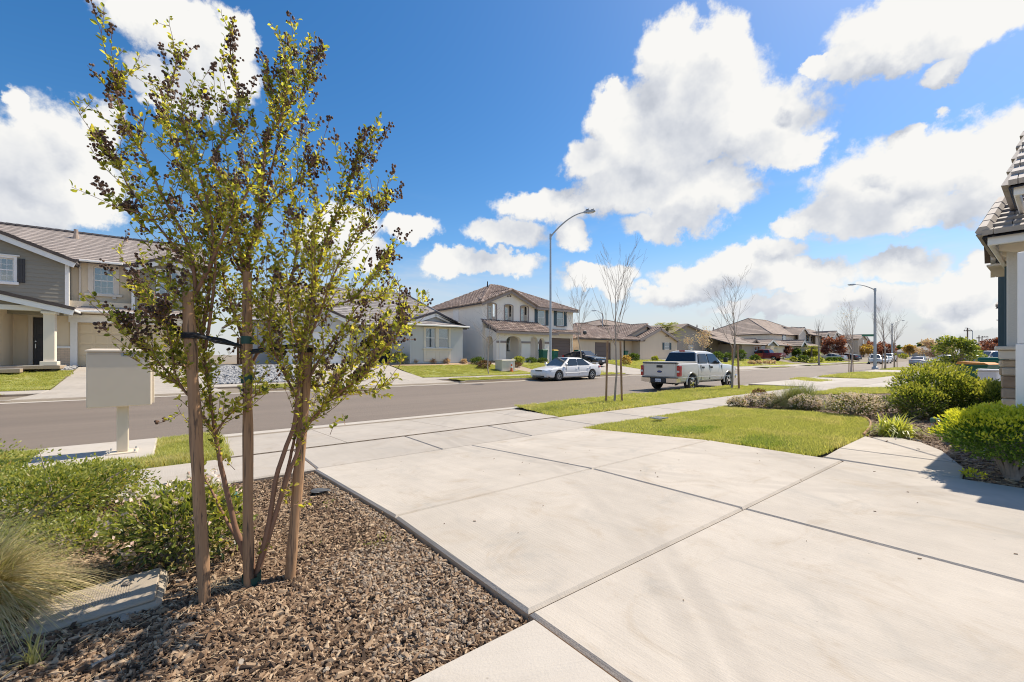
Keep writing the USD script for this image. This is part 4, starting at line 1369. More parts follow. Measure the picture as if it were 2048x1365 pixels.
# ---- white two-storey house with barrel-tile roof
def build_house_c():
    Z = 1.02
    r = house('white_stucco_house', 'two-storey white stucco house with brown barrel-tile roof, teal shutters and arched porch', 30.0, 33.0, Z)
    s, sp = 33.0, 31.2
    T = lambda u, q=s: tz(u, 650, q)[0]
    Zp = lambda u, v, q=s: tz(u, v, q)[1]
    kw = dict(style='barrel', expo=.40, width=.30, thick=.05, under='roof_tile_dark')
    tl, tg, tr = T(963), T(1068), T(1146)
    ze = Zp(1068, 613)
    apx = T(1019); zap = Zp(1019, 580)
    pit = .42
    zlo = Zp(1060, 655) - .6
    win3 = [(T(976.5), T(992)), (T(1009.5), T(1025)), (T(1041.5), T(1056))]
    zw = [(Zp(984, 641), Zp(984, 607)), (Zp(1017, 643), Zp(1017, 610)), (Zp(1049, 645), Zp(1049, 612.5))]
    w2 = [(T(1076), T(1090)), (T(1114), T(1127))]; z2 = [(Zp(1083, 650.5), Zp(1083, 620.5)), (Zp(1120, 652), Zp(1120, 623))]
    holes = [arch(a, b, z[0], z[1] - .12, .12) for (a, b), z in zip(win3, zw)] + [(a, b, z[0], z[1]) for (a, b), z in zip(w2, z2)]
    left = 2 * apx - tg
    wall(r, [(left, zlo), (tr, zlo), (tr, ze), (tg, ze), (apx, ze + (tg - apx) * pit), (left, ze)], s, 'stucco_white', holes)
    for (a, b), z in zip(win3, zw):
        m = MB(); big = arch(a - .1, b + .1, z[0] - .14, z[1] - .1, .17)
        hobj('surround', MB().prism(big.difference(arch(a, b, z[0], z[1] - .12, .12)), s - .04, s - .002, 'xz'), 'taupe_trim', r)
        block(r, a - .02, b + .02, s + .55, s + .6, z[0] - .05, z[1] + .05, 'stucco_white', name='niche')
        window(r, a + .02, a + .02 + (b - a) * .62, z[0] + .12, z[1] - .25, s + .28, recess=.02, backing=False, blind=False)
    for (a, b), z in zip(w2, z2):
        window(r, a, b, z[0], z[1], s, recess=.03)
        hobj('lintel', MB().box(a - .12, b + .12, s - .06, s - .002, z[1] + .01, z[1] + .13), 'taupe_trim', r)
        hobj('sill', MB().box(a - .12, b + .12, s - .08, s - .002, z[0] - .12, z[0] - .01), 'taupe_trim', r)
        w = .42
        shutter(r, a - w - .05, a - .05, z[0] - .03, z[1] + .03, s, 'shutter_teal'); shutter(r, b + .05, b + w + .05, z[0] - .03, z[1] + .03, s, 'shutter_teal')
    for du, dv in ((1018, 588.5), (1015.5, 593), (1020.5, 593)):
        t_, z_ = T(du), Zp(du, dv)
        hobj('gable_vent', MB().cyl((t_, s - .05, z_), (t_, s - .004, z_), .09, 12), 'brown_trim', r)
    # roofs
    zr = Zp(985, 572, 39.0)
    sm = 39.0
    e = ze - .4 * pit
    lw = left - .4; zg_ = e + (apx - lw) * pit
    R0, R1 = (27.5, sm, zr), (T(1000, sm), sm, zr)
    kq = (zr - e) / (sm - s + .4); fz = lambda q: e + kq * (q - s + .4)
    roof_face(r, [(tg + .2, s - .4, e), (tr + .45, s - .4, e), R1, R0, (tg + .2, 35.2, fz(35.2))], 'roof_tile_red', **kw)
    roof_face(r, [(lw + .3, s + .3, fz(s + .3)), (tg + .2, s + .3, fz(s + .3)), (tg + .2, 35.2, fz(35.2)), R0], 'roof_tile_red', **kw)
    roof_face(r, [(tr + .45, s - .4, e), (tr + .45, 46, e), R1], 'roof_tile_red', **kw)
    roof_face(r, [(lw, 46, e), (lw, s - .4, e), R0], 'roof_tile_red', **kw)
    roof_face(r, [(lw, s - .1, e), (lw, s - .3, e), (apx, s - .3, zg_), (apx, 36.0, zg_)], 'roof_tile_red', **kw)
    roof_face(r, [(tg + .4, s - .3, e), (tg + .4, s - .1, e), (apx, 36.0, zg_), (apx, s - .3, zg_)], 'roof_tile_red', **kw)
    rake(r, (lw, s - .3, e + .06), (apx, s - .3, e + (apx - lw) * pit + .06), None, 'taupe_trim')
    rake(r, (tg + .4, s - .3, e + .06), (apx, s - .3, e + (apx - lw) * pit + .06), None, 'taupe_trim')
    m = MB()
    for p, q in (((tr + .45, s - .4, e), (T(1000, sm), sm, zr)), ((apx, s - .32, zg_), (apx, 36.0, zg_)), (R0, R1), ((lw, s - .4, e), R0),
                 ((lw, s - .36, e + .02), (apx, s - .36, e + (apx - lw) * pit + .02)), ((tg + .4, s - .36, e + .02), (apx, s - .36, e + (apx - lw) * pit + .02))):
        p, q = np.array(p), np.array(q); n = max(1, int(np.linalg.norm(q - p) / .4))
        for i in range(n): m.tube([p + (q - p) * i / n + (0, 0, .07), p + (q - p) * (i + 1.06) / n + (0, 0, .07)], [.13, .10], 7)
    hobj('ridge_tiles', m, 'roof_tile_red', r, kind='stuff')
    hobj('fascia', MB().box(tg, tr + .45, s - .44, s - .4, e - .18, e + .02), 'taupe_trim', r)
    vent(r, T(975, 37), 37, zr - .6, .6, .05, 'trim_black')
    # left side wall, with a window
    block(r, left, left + .22, s + .22, 46, Z - .2, ze, 'stucco_white', name='side_wall')
    m = MB(); m.box(left - .05, left - .003, 37.2, 38.3, Zp(930, 644, 37), Zp(930, 615, 37) + .1)
    hobj('side_window', m, 'white_trim', r)
    hobj('side_wall', MB().box(tr - .22, tr, s + .22, 46, Z - .2, ze), 'stucco_white', r)
    # ground floor: garage at the right, porch with arches at the left
    g0, g1 = T(1104, 33.2), T(1146, 33.2) - .3
    g0 = g1 - 4.9
    zg = Zp(1125, 677, 33.2)
    wall(r, [(left, Z - .2), (tr, Z - .2), (tr, zlo + .1), (left, zlo + .1)], s + .02, 'stucco_white', [(g0, g1, Z - .3, zg), (T(1013, s), T(1021, s), Z + .9, Z + 2.4), (T(1080, s), T(1080, s) + 1.1, Z, Z + 2.3)], thick=.2)
    garage(r, g0, g1, Z, zg, s + .1, 'garage_brown', rows=8, panels=False)
    window(r, T(1013, s), T(1021, s), Z + .9, Z + 2.4, s)
    hobj('front_door', MB().box(T(1080, s), T(1080, s) + 1.1, s + .1, s + .15, Z, Z + 2.3), 'garage_brown', r)
    p0, p1 = T(993, sp), T(1099, sp)
    zpe = Zp(1040, 666, sp)
    A = [(T(1012, sp), T(1043, sp)), (T(1060.5, sp), T(1076, sp)), (T(1078, sp), T(1089.5, sp))]
    zsp = Zp(1040, 684, sp)
    holes = [arch(a, b, Z - .3, zsp, (zpe - zsp) * k) for (a, b), k in zip(A, (.62, .66, .5))]
    wall(r, [(p0, Z - .2), (p1, Z - .2), (p1, zpe + .1), (p0, zpe + .1)], sp, 'stucco_white', holes, thick=.4, name='porch_wall')
    for a, b in ((p0, A[0][0]), (A[0][1], A[1][0]), (A[1][1], A[2][0]), (A[2][1], p1)):
        hobj('band', MB().box(a - .02, b + .02, sp - .05, sp - .003, zsp - .14, zsp + .05), 'taupe_trim', r)
    hobj('porch_side', MB().prism(sg.Polygon([(sp + .4, Z - .2), (s, Z - .2), (s, zpe + .5), (sp + .4, zpe + .1)]).difference(arch(sp + .55, s - .1, Z - .3, zsp, (zpe - zsp) * .6)), p0, p0 + .35, 'yz'), 'stucco_white', r)
    zk = Zp(1000, 644.5, s)
    roof_face(r, [(p0 - .35, sp - .45, zpe + .03), (p1 + .8, sp - .45, zpe + .03), (p1 - .1, s, zk + .05), (p0 - .35, s, zk + .05)], 'roof_tile_red', **kw)
    hobj('fascia', MB().box(p0 - .35, p1 + .8, sp - .5, sp - .46, zpe - .14, zpe + .05), 'taupe_trim', r)
    rake(r, (p0 - .38, sp - .45, zpe + .06), (p0 - .38, s, zk + .1), None, 'taupe_trim') if False else None
    m = MB(); p, q = np.array((p0 - .3, sp - .5, zpe + .12)), np.array((p0 - .3, s, zk + .12)); n = 8
    for i in range(n): m.tube([p + (q - p) * i / n, p + (q - p) * (i + 1.06) / n], [.13, .10], 7)
    hobj('rake_tiles', m, 'roof_tile_red', r, kind='stuff')
    zq = Zp(1140, 667, s - .4)
    roof_face(r, [(p1 + .5, s - .75, zq), (tr + .4, s - .75, zq), (tr + .2, s, zq + .3), (p1 + .5, s, zq + .3)], 'roof_tile_red', **kw)
    hobj('fascia', MB().box(p1 + .6, tr + .4, s - .8, s - .76, zq - .14, zq + .05), 'taupe_trim', r)
    pipe(r, p0 + .32, sp, Z, zpe - .1, 'white_trim')
    hobj('porch_floor', MB().box(p0, p1, sp + .1, s, Z - .2, Z + .06), 'concrete_kerb', r)
    block(r, left + .2, tr - .2, 45, 45.2, Z, ze, 'stucco_white', name='rear_wall')


build_house_c()

# ------------------------------------------------------------------ the houses further down the street
def simple_window(r, t0, t1, z0, z1, s, shut=None):
    window(r, t0, t1, z0, z1, s, recess=-.03, backing=False, blind=False)
    hobj('room', MB().box(t0, t1, s - .004, s - .002, z0, z1), 'room_dark', r)  # dark sheet on the wall face, painted as the shade indoors
    if shut:
        shutter(r, t0 - .5, t0 - .06, z0, z1, s, shut); shutter(r, t1 + .06, t1 + .5, z0, z1, s, shut)


def build_house_d():
    Z = 1.02; s = 34.0
    r = house('red_tile_house', 'single-storey tan stucco house with red-brown barrel-tile roof and an arched entry', 44.0, s, Z)
    T = lambda u, q=s: tz(u, 690, q)[0]
    Zp = lambda u, v, q=s: tz(u, v, q)[1]
    kw = dict(style='barrel', expo=.42, width=.36, thick=.05)
    sw = 33.0
    a, b = T(1280, sw), T(1354, sw); ze = Zp(1300, 679, sw)
    m_ = (a + b) / 2
    wl, wr = T(1329, sw), T(1338, sw)
    wall(r, [(a, Z - .2), (b, Z - .2), (b, ze), (m_, ze + (b - a) / 2 * .36), (a, ze)], sw, 'stucco_beige')
    block(r, a, a + .2, sw + .22, 44, Z - .2, ze, 'stucco_beige', name='side_wall'); block(r, b - .2, b, sw + .22, 44, Z - .2, ze, 'stucco_beige', name='side_wall')
    simple_window(r, wl, wr, Zp(1333, 700, sw), Zp(1333, 686, sw), sw, 'shutter_teal')
    gable_s(r, a, b, sw, 40, ze, .36, .4, 'roof_tile_red', raketile=None, trim='taupe_trim', **kw)
    for du, dv in ((1334, 669.5), (1332, 673), (1336, 673)): hobj('gable_vent', MB().cyl((T(du, sw), sw - .04, Zp(du, dv, sw)), (T(du, sw), sw - .004, Zp(du, dv, sw)), .12, 10), 'brown_trim', r)
    # entry gable
    s2 = 34.2
    c, d = T(1250, s2), T(1290, s2); ze2 = Zp(1255, 672, s2); m2 = T(1290, s2)
    hw = m2 - c
    wall(r, [(c, Z - .2), (m2 + .5, Z - .2), (m2 + .5, ze2 + hw * .36), (m2, ze2 + hw * .40), (c, ze2)], s2, 'stucco_beige', [arch(T(1269, s2), T(1277, s2), Z - .1, Zp(1270, 689, s2), .45)])
    block(r, T(1268, s2), T(1279, s2), s2 + .9, s2 + 1.0, Z, Z + 3, 'taupe_trim', name='entry_recess')
    gable_s(r, c, 2 * m2 - c, s2, 42, ze2, .38, .35, 'roof_tile_red', raketile=None, trim='taupe_trim', **kw)
    # garage wing with hip roof
    s3 = 33.2
    g0, g1 = T(1158, s3), T(1247, s3); zg = Zp(1200, 676, s3)
    o0, o1 = T(1190, s3), T(1222, s3)
    wall(r, [(g0, Z - .2), (g1, Z - .2), (g1, zg), (g0, zg)], s3, 'stucco_beige', [(o0, o1, Z - .3, Zp(1200, 685, s3))])
    garage(r, o0, o1, Z, Zp(1200, 685, s3), s3, 'garage_brown', rows=4, panels=False)
    block(r, g0, g0 + .2, s3 + .22, 45, Z - .2, zg, 'stucco_beige', name='side_wall')
    hip_roof(r, g0, g1 + 3.5, s3, 43, zg, .40, .4, 'roof_tile_red', **kw)
    # dish on the wall
    dsh = MB(); e = trimesh.creation.icosphere(2); dsh.add(e.vertices * (.30, .12, .24) + (T(1163, s3), s3 - .5, Zp(1163, 666, s3)), e.faces)
    hobj('dish', dsh, 'trim_black', r)
    block(r, g0 + .2, b, 44, 44.2, Z, ze, 'stucco_beige', name='rear_wall')
    # plain roof behind it
    r2 = house('tan_roof_house', 'house behind the red-tiled one, only its plain tan roof showing', 66, 58, 1.0)
    z0, z1 = tz(1205, 652, 60)[1], tz(1240, 641.5, 62)[1]
    x0, x1 = tz(1192, 645, 60)[0], tz(1276, 648, 60)[0]
    hip_roof(r2, x0, x1, 58, 70, z0, (z1 - z0) / 6, .3, 'roof_tile_brown', style='flat', expo=.6, width=1.4)
    block(r2, x0, x1, 58, 70, .9, z0, 'stucco_beige')


build_house_d()


def build_house_e():
    Z = 1.02; s = 33.0
    r = house('taupe_house', 'single-storey taupe stucco house with a broad brown gable roof, right of the silver pickup', 56, s, Z)
    T = lambda u, q=s: tz(u, 690, q)[0]
    Zp = lambda u, v, q=s: tz(u, v, q)[1]
    kw = dict(style='flat', expo=.5, width=.6, thick=.04)
    sg_ = 36.0
    a, b = T(1346, sg_), T(1459, sg_); m_ = T(1371, sg_)
    zr = Zp(1371, 650, sg_); ze = Zp(1450, 685, sg_)
    zl = Zp(1346, 664, sg_)
    wall(r, [(a, Z - .2), (b, Z - .2), (b, ze), (m_, zr), (a, zl)], sg_, 'stucco_taupe')
    simple_window(r, T(1376, sg_), T(1386, sg_), Zp(1380, 700, sg_), Zp(1380, 691, sg_), sg_)
    simple_window(r, T(1410, sg_), T(1421, sg_), Zp(1415, 705, sg_), Zp(1415, 692, sg_), sg_)
    back = 50
    roof_face(r, [(b + .4, sg_ - .4, ze - .15), (b + .4, back, ze - .15), (m_, back, zr + .12), (m_, sg_ - .4, zr + .12)], 'roof_tile_brown', **kw)
    roof_face(r, [(a - .8, back, zl - .3), (a - .8, sg_ - .4, zl - .3), (m_, sg_ - .4, zr + .12), (m_, back, zr + .12)], 'roof_tile_brown', **kw)
    rake(r, (b + .4, sg_ - .4, ze - .1), (m_, sg_ - .4, zr + .18), None, 'brown_trim'); rake(r, (a - .8, sg_ - .4, zl - .25), (m_, sg_ - .4, zr + .18), None, 'brown_trim')
    # roof running along the street to the right, with a small gable over the front wing
    t1 = T(1520, 35)
    zq = Zp(1480, 686, 34)
    roof_face(r, [(b - 3.5, 34.6, zq), (t1 + 1.5, 34.6, zq), (t1 - 4, 42, zq + 2.6), (b - 1, 42, zq + 2.6)], 'roof_tile_brown', **kw)
    roof_face(r, [(t1 + 1.5, 34.6, zq), (t1 + 1.5, 49, zq), (t1 - 4, 42, zq + 2.6)], 'roof_tile_brown', **kw)
    for u, v, q in ((1394, 652, 40), (1427, 657, 39), (1436, 659, 38)): vent(r, tz(u, v, q)[0], q, tz(u, v + 3, q)[1], .45, .09)
    f = 32.0
    p, q2 = T(1484, f), T(1523, f); zf = Zp(1500, 689, f)
    wall(r, [(p, Z - .2), (q2, Z - .2), (q2, zf), (p, zf)], f, 'stucco_taupe'); block(r, q2 - .2, q2, f + .2, 46, Z - .2, zf, 'stucco_taupe', name='side_wall'); block(r, p, p + .2, f + .2, 40, Z - .2, zf, 'stucco_taupe', name='side_wall')
    simple_window(r, T(1508.5, f), T(1513.5, f), Zp(1511, 709, f), Zp(1511, 693, f), f); simple_window(r, T(1514.5, f), T(1519.5, f), Zp(1517, 709, f), Zp(1517, 693, f), f)
    roof_face(r, [(p - 5, f - .5, zf), (q2 + .6, f - .5, zf), (q2 - 2, 37, zf + 1.7), (p - 5, 37, zf + 1.7)], 'roof_tile_brown', **kw)
    roof_face(r, [(q2 + .6, f - .5, zf), (q2 + .6, 41, zf), (q2 - 2, 37, zf + 1.7)], 'roof_tile_brown', **kw)
    gm = T(1513, f)
    gable_s(r, gm - 1.5, gm + 1.5, f + .3, 36, zf + .25, .45, .25, 'roof_tile_brown', wallmat='stucco_taupe', zb=zf, raketile=None, trim='brown_trim', foot=.25, **kw)
    wall(r, [(T(1447, 35.4), Z - .2), (p, Z - .2), (p, zq), (T(1447, 35.4), zq)], 35.4, 'stucco_taupe')
    gutter(r, p - 5, q2 + .6, f - .5, zf + .04, 'cream_trim')


build_house_e()


def build_house_f():
    Z = 1.02; s = 34.0
    r = house('cream_two_storey_house', 'cream two-storey house with brown roofs above the dark red pickup', 92, s, Z)
    T = lambda u, q=s: tz(u, 690, q)[0]
    Zp = lambda u, v, q=s: tz(u, v, q)[1]
    kw = dict(style='flat', expo=.7, width=.8, thick=.06)
    u0, u1 = T(1540, 37), T(1598, 37); ze = Zp(1570, 668, 37)
    wall(r, [(u0, Z), (u1, Z), (u1, ze), (u0, ze)], 37, 'stucco_cream')
    block(r, u1 - .2, u1, 37.2, 50, Z, ze, 'stucco_cream', name='side_wall'); block(r, u0, u0 + .2, 37.2, 50, Z, ze, 'stucco_cream', name='side_wall')
    simple_window(r, T(1564, 37), T(1572, 37), Zp(1568, 681, 37), Zp(1568, 670, 37), 37)
    hip_roof(r, u0, u1 + 9, 37, 52, ze, .5, .5, 'roof_tile_brown', **kw)
    # right-hand gable of the upper floor
    p, q = T(1598, 36), T(1624, 36); tm = T(1607, 36)
    wall(r, [(p, Z), (q + 2, Z), (q + 2, ze - .2), (tm, Zp(1607, 655, 36)), (p, ze)], 36, 'stucco_cream')
    simple_window(r, T(1613.5, 36), T(1616.5, 36), Zp(1615, 683, 36), Zp(1615, 671, 36), 36, 'shutter_teal'); simple_window(r, T(1621, 36), T(1624, 36), Zp(1622, 684, 36), Zp(1622, 672, 36), 36)
    gable_s(r, p - 1, 2 * tm - p + 1, 36, 44, ze - .1, (Zp(1607, 655, 36) - ze) / (tm - p + 1), .2, 'roof_tile_brown', raketile=None, trim='cream_trim', **kw)
    # ground-floor roof and gables
    f = 32.5
    z1 = Zp(1580, 692, f); z2 = Zp(1560, 682, 36)
    roof_face(r, [(T(1552, f), f, z1), (T(1644, f), f, z1), (T(1624, 36), 36.6, z2), (T(1552, 36), 36.6, z2)], 'roof_tile_brown', **kw)
    wall(r, [(T(1533, f + .6), Z), (T(1641, f + .6), Z), (T(1641, f + .6), z1), (T(1533, f + .6), z1)], f + .6, 'stucco_cream')
    for u, v, hw in ((1543, 681, 10), (1606, 682, 6)):
        tm_ = T(u, f - .4); w = tz(u + hw, v, f - .4)[0] - tm_
        za = Zp(u, v, f - .4)
        gable_s(r, tm_ - w, tm_ + w, f - .4, 36, z1 + .1, (za - z1) / w, .2, 'roof_tile_brown', wallmat='siding_pale', raketile=None, trim='white_trim', zb=z1 - .1, **kw)
    garage(r, T(1535, f + .5), T(1556, f + .5), Z, Zp(1545, 698, f), f + .4, 'garage_tan', panels=False, recess=.0)
    simple_window(r, T(1604, f + .6), T(1609, f + .6), Zp(1606, 712, f), Zp(1606, 704, f), f + .6)
    # next one on
    r = house('brown_gabled_house', 'far two-storey tan house with twin gables behind the plum tree', 128, 34, Z)
    s = 35
    a, b = T(1632, s), T(1668, s); ze = Zp(1650, 673, s)
    wall(r, [(a, Z), (b, Z), (b, ze), (a, ze)], s, 'stucco_beige')
    for u, v, hw in ((1653, 665, 5), (1671, 663, 6)):
        tm_ = T(u, s - .8); w = tz(u + hw, v, s - .8)[0] - tm_; za = Zp(u, v, s - .8); zb_ = Zp(u, 674, s - .8)
        gable_s(r, tm_ - w, tm_ + w, s - .8, s + 6, zb_, (za - zb_) / w, .3, 'roof_tile_brown', wallmat='stucco_pale', raketile=None, trim='cream_trim', zb=zb_ - 3.5, **kw)
        simple_window(r, tm_ - .9, tm_ + .1, zb_ - 1.6, zb_ - .3, s - .82)
    e0, e1 = T(1622, s), T(1672, s)
    zt = Zp(1640, 661, s + 6)
    roof_face(r, [(e0, s - .4, ze), (e1, s - .4, ze), (e1, s + 6, zt), (e0, s + 6, zt)], 'roof_tile_brown', **kw)
    f = T(1704, 36); a2 = T(1672, 36)
    wall(r, [(a2, Z), (f, Z), (f, Zp(1704, 680, 36)), (a2, Zp(1672, 664, 36))], 36, 'stucco_taupe')
    roof_face(r, [(a2 - 1, 35.4, Zp(1672, 680, 35)), (f + 4, 35.4, Zp(1704, 680, 35)), (f - 10, 46, Zp(1680, 664, 46)), (a2 - 1, 46, Zp(1672, 664, 46))], 'roof_tile_brown', **kw)
    g0, g1 = T(1679, 33.5), T(1695, 33.5); zg = Zp(1690, 696, 33.5)
    tm_ = T(1694, 33.5); w = tz(1700, 690, 33.5)[0] - tm_
    gable_s(r, tm_ - w, tm_ + w, 33.5, 37, zg, (Zp(1694, 687, 33.5) - zg) / w, .3, 'roof_tile_brown', wallmat='stucco_beige', raketile=None, trim='cream_trim', zb=Z, **kw)
    block(r, a, f, 46, 46.2, Z, ze, 'stucco_beige', name='rear_wall')
    r = house('gabled_house', 'farthest tan two-storey house with a stepped gable left of the second lamp post', 168, 34, Z)
    for u, v, hw, q in ((1725, 670, 8, 34), (1732, 673, 6, 38)):
        tm_ = T(u, q); w = tz(u + hw, v, q)[0] - tm_; za = Zp(u, v, q); zb_ = Zp(u, v + 8, q)
        gable_s(r, tm_ - w, tm_ + w, q, q + 14, zb_, (za - zb_) / w, .4, 'roof_tile_brown', wallmat='stucco_beige', raketile=None, trim='cream_trim', zb=Z, **kw)
        block(r, tm_ + w - .3, tm_ + w, q + .23, q + 14, Z, zb_, 'stucco_beige', name='side_wall'); block(r, tm_ - w, tm_ - w + .3, q + .23, q + 14, Z, zb_, 'stucco_beige', name='side_wall')
        simple_window(r, tm_ + .3, tm_ + 1.6, zb_ - 1.8, zb_ - .3, q)
    # low roof closing the end of the street
    r = house('low_grey_house', 'long low grey roof closing the far end of the street', 200, 15, .8)
    P = at(1788, 710, 190); Q = at(1870, 710, 175)
    t0, s0 = ts(P); t1, s1 = ts(Q)
    zt, zb_ = H + (VH - 694) / F * 185, H + (VH - 704) / F * 185
    d = np.array([t1 - t0, s1 - s0]); d /= np.linalg.norm(d); n = np.array([d[1], -d[0]])
    m = MB()
    p = [np.array([t0, s0]) - d * 2, np.array([t1, s1]) + d * 2]
    mid = [p[0] - n * 6 + d * 5, p[1] - n * 6 - d * 5] if n @ (-np.array([t0, s0])) > 0 else [p[0] + n * 6 + d * 5, p[1] + n * 6 - d * 5]
    roof_face(r, [(p[0][0], p[0][1], zb_), (p[1][0], p[1][1], zb_), (mid[1][0], mid[1][1], zt), (mid[0][0], mid[0][1], zt)], 'roof_tile_slate', style='flat', expo=.8, width=1.5)
    v = [(p[0][0], p[0][1], .5), (p[1][0], p[1][1], .5), (p[1][0], p[1][1], zb_), (p[0][0], p[0][1], zb_)]
    bk = [(mid[0][0], mid[0][1], .5), (mid[1][0], mid[1][1], .5), (mid[1][0], mid[1][1], zb_), (mid[0][0], mid[0][1], zb_)]
    m.hull([np.array(x) * (1, 1, 1) for x in v + bk]); hobj('wall', m, 'stucco_taupe', r)


build_house_f()

# fence pieces beside the grey bungalow: each board
fz = 1.0
fb = thing('wood_fence', 'brown board fence gate between the grey house and the white house', 'fence', W(18.6, 32.2, fz), HD if 'HD' in globals() else math.degrees(STREET))
for i in range(6):
    obj('board', MB().bbox(-.15 + i * .16, -.15 + i * .16 + .15, -.012 + .006 * (i % 2), .012 + .006 * (i % 2), -.1, 1.72 + .02 * (i % 3), .006), 'fence_wood', fb)
obj('rail', MB().box(-.15, .8, .0201, .06, .3, .4), 'fence_wood', fb); obj('rail', MB().box(-.15, .8, .0201, .06, 1.3, 1.4), 'fence_wood', fb)
fb = thing('wood_fence', 'red-brown board fence between the siding house and the grey house', 'fence', W(3.3, 35, 1.0), math.degrees(STREET))
for i in range(16):
    obj('board', MB().bbox(i * .16, i * .16 + .15, -.012 + .006 * (i % 2), .012 + .006 * (i % 2), -.1, 1.8 + .02 * (i % 3), .006), 'fence_wood', fb)
obj('rail', MB().box(0, 2.5, .0201, .06, .3, .4), 'fence_wood', fb)


# ------------------------------------------------------------------ the house at the right edge
def build_house_right():
    """everything here is square to the street, seen almost along its own front"""
    global HB
    HB = np.zeros(3)
    r = thing('porch_house', 'near house at the right edge: stone pillar, white posts and grey tile eaves', 'house', (0, 0, 0), math.degrees(STREET))
    O = lambda n, m, mat, par=r, **kw: obj(n, m, mat, par, **kw)

    def sT(u, t):
        q = (u - CX) / F
        return t * (q * U2[1] - U2[0]) / (N2[0] - q * N2[1])

    def zT(u, v, t):
        s = sT(u, t)
        return H + (VH - v) / F * (t * U2[1] + s * N2[1])
    t0 = 10.0
    sb = sT(2003, t0); sa_ = sb - .60
    cap0, cap1 = zT(2003, 719, t0), zT(2003, 693, t0)
    core = O('pillar_core', MB().box(t0 + .03, t0 + .5, sa_, sb - .03, .2, cap0 - .01), 'mortar')
    rng = random.Random(5); z = .22; k = 0
    while z < cap0 - .03:
        h = min(rng.choice([.13, .16, .19, .22]), cap0 - .012 - z)
        if h < .04: break
        y = sb
        while y > sa_ + .02:
            w = rng.choice([.22, .3, .4, .16, .6]); ye = max(y - w, sa_)
            if ye - sa_ < .1: ye = sa_
            a = rng.uniform(0, .04)
            m = MB(); m.bbox(t0 - a, t0 + .028, ye + .004, y - .004, z + .004, z + h - .004, .016)
            v = m.V[0]; v += (meshkit.noise(v * 9 + k, 3)[:, None] - .5) * np.array([.02, .004, .006]); k += 1
            O('stone', m, 'stone_tan', core); y = ye
        x = t0 + .03
        while x < t0 + .5:
            w = rng.choice([.2, .26, .47]); xe = min(x + w, t0 + .5); a = rng.uniform(0, .035)
            m = MB(); m.bbox(x + .004, xe - .004, sb - .028, sb + a, z + .004, z + h - .004, .016)
            O('stone', m, 'stone_tan', core); x = xe
        z += h
    O('pillar_cap', MB().bbox(t0 - .05, t0 + .55, sa_ - .05, sb + .03, cap0, cap1 - .06, .012), 'cream_trim')
    O('pillar_cap', MB().bbox(t0 - .10, t0 + .60, sa_ - .1, sb + .07, cap1 - .059, cap1, .012), 'cream_trim')
    zt = zT(2010, 478, t0)
    O('post', MB().bbox(t0 + .06, t0 + .42, sa_ + .04, sT(2013, t0 + .06), cap1, zt, .01), 'stucco_pale')
    O('beam', MB().bbox(t0 + .06, 18, sa_ + .0, sT(2013, t0) - .02, zt, zt + .2, .01), 'white_trim')
    # facade and its shutters, seen edge-on
    sf = sT(2013, 11.6)
    O('facade', MB().box(11.0, 18, sf - .25, sf - .06, .2, zT(2005, 500, 11.0)), 'stucco_pale')
    O('shutter', MB().bbox(11.5, 11.95, sf - .055, sf + .02, cap1 - .3, zT(2005, 533, 11.5), .008), 'shutter_teal')
    O('shutter', MB().bbox(13.4, 13.9, sf - .055, sT(1996, 13.4), cap1 - .2, zT(1997, 540, 13.4), .008), 'shutter_teal')
    # porch roof falling towards us, its eave parallel to the driveway
    te = 9.1
    se = sT(1975, te)
    e0, e1 = zT(1975, 492, te), zT(1975, 473, te)
    O('fascia', MB().bbox(te, te + .05, se - 6, se, e0, e1, .01), 'white_trim')
    O('fascia', MB().bbox(te + .051, te + 3.2, se - .05, se, e0, e1, .01), 'white_trim')
    O('soffit', MB().box(te + .052, te + 3.2, se - 6, se - .052, e1 - .06, e1 - .03), 'white_trim')
    e = e1 + .02
    tr_, rise = te + 1.5, zT(2000, 410, te + 1.5) - e
    sr = sT(2004, tr_)

    def face(P3, seed):
        pl = plane_tiles(P3, 'flat', .27, .33, .05, rows := [], seed)
        d = MB(); n = len(P3); d.add([np.array(p) - (0, 0, .05) for p in P3], [(0, q, q + 1) for q in range(1, n - 1)])
        deck = O('roof', d, 'roof_tile_dark')
        for q in rows: O('tile_course', q, 'roof_tile_light', deck)
    face([(te - .06, se - 6, e), (te - .06, se + .05, e), (tr_, sr, e + rise), (tr_, se - 6, e + rise)], 1)
    face([(te - .06, se + .05, e), (te + 3.4, se + .05, e), (te + 3.4, sr, e + rise), (tr_, sr, e + rise)], 2)
    p, q = np.array((te - .05, se + .04, e + .05)), np.array((tr_, sr, e + rise + .06))
    for i in range(5):
        O('hip_tile', MB().tube([p + (q - p) * i / 5, p + (q - p) * (i + 1.08) / 5], [.08, .07], 6), 'roof_tile_light')
    for i in range(4):
        x = te + .5 + i * .55
        O('bracket', MB().hull([(x, se - .08, e1 - .061), (x + .1, se - .08, e1 - .061), (x, se - .08, e1 - .14), (x + .1, se - .08, e1 - .14), (x, se - .42, e1 - .061), (x + .1, se - .42, e1 - .061), (x, se - .42, e1 - .24), (x + .1, se - .42, e1 - .24)]), 'cream_trim')
    # second gable further along: barge board with its rake tiles
    ta, tb = 11.3, 13.0
    sA, sB = sT(1981, ta), sT(1981, tb)
    zA, zB = zT(1981, 487, ta), zT(1981, 556, tb)
    m = MB(); m.hull([(ta, sA, zA), (ta, sA, zA - .3), (tb, sB, zB), (tb, sB, zB + .28), (ta, sA - .06, zA), (ta, sA - .06, zA - .3), (tb, sB - .06, zB), (tb, sB - .06, zB + .28)])
    O('barge_board', m, 'cream_trim')
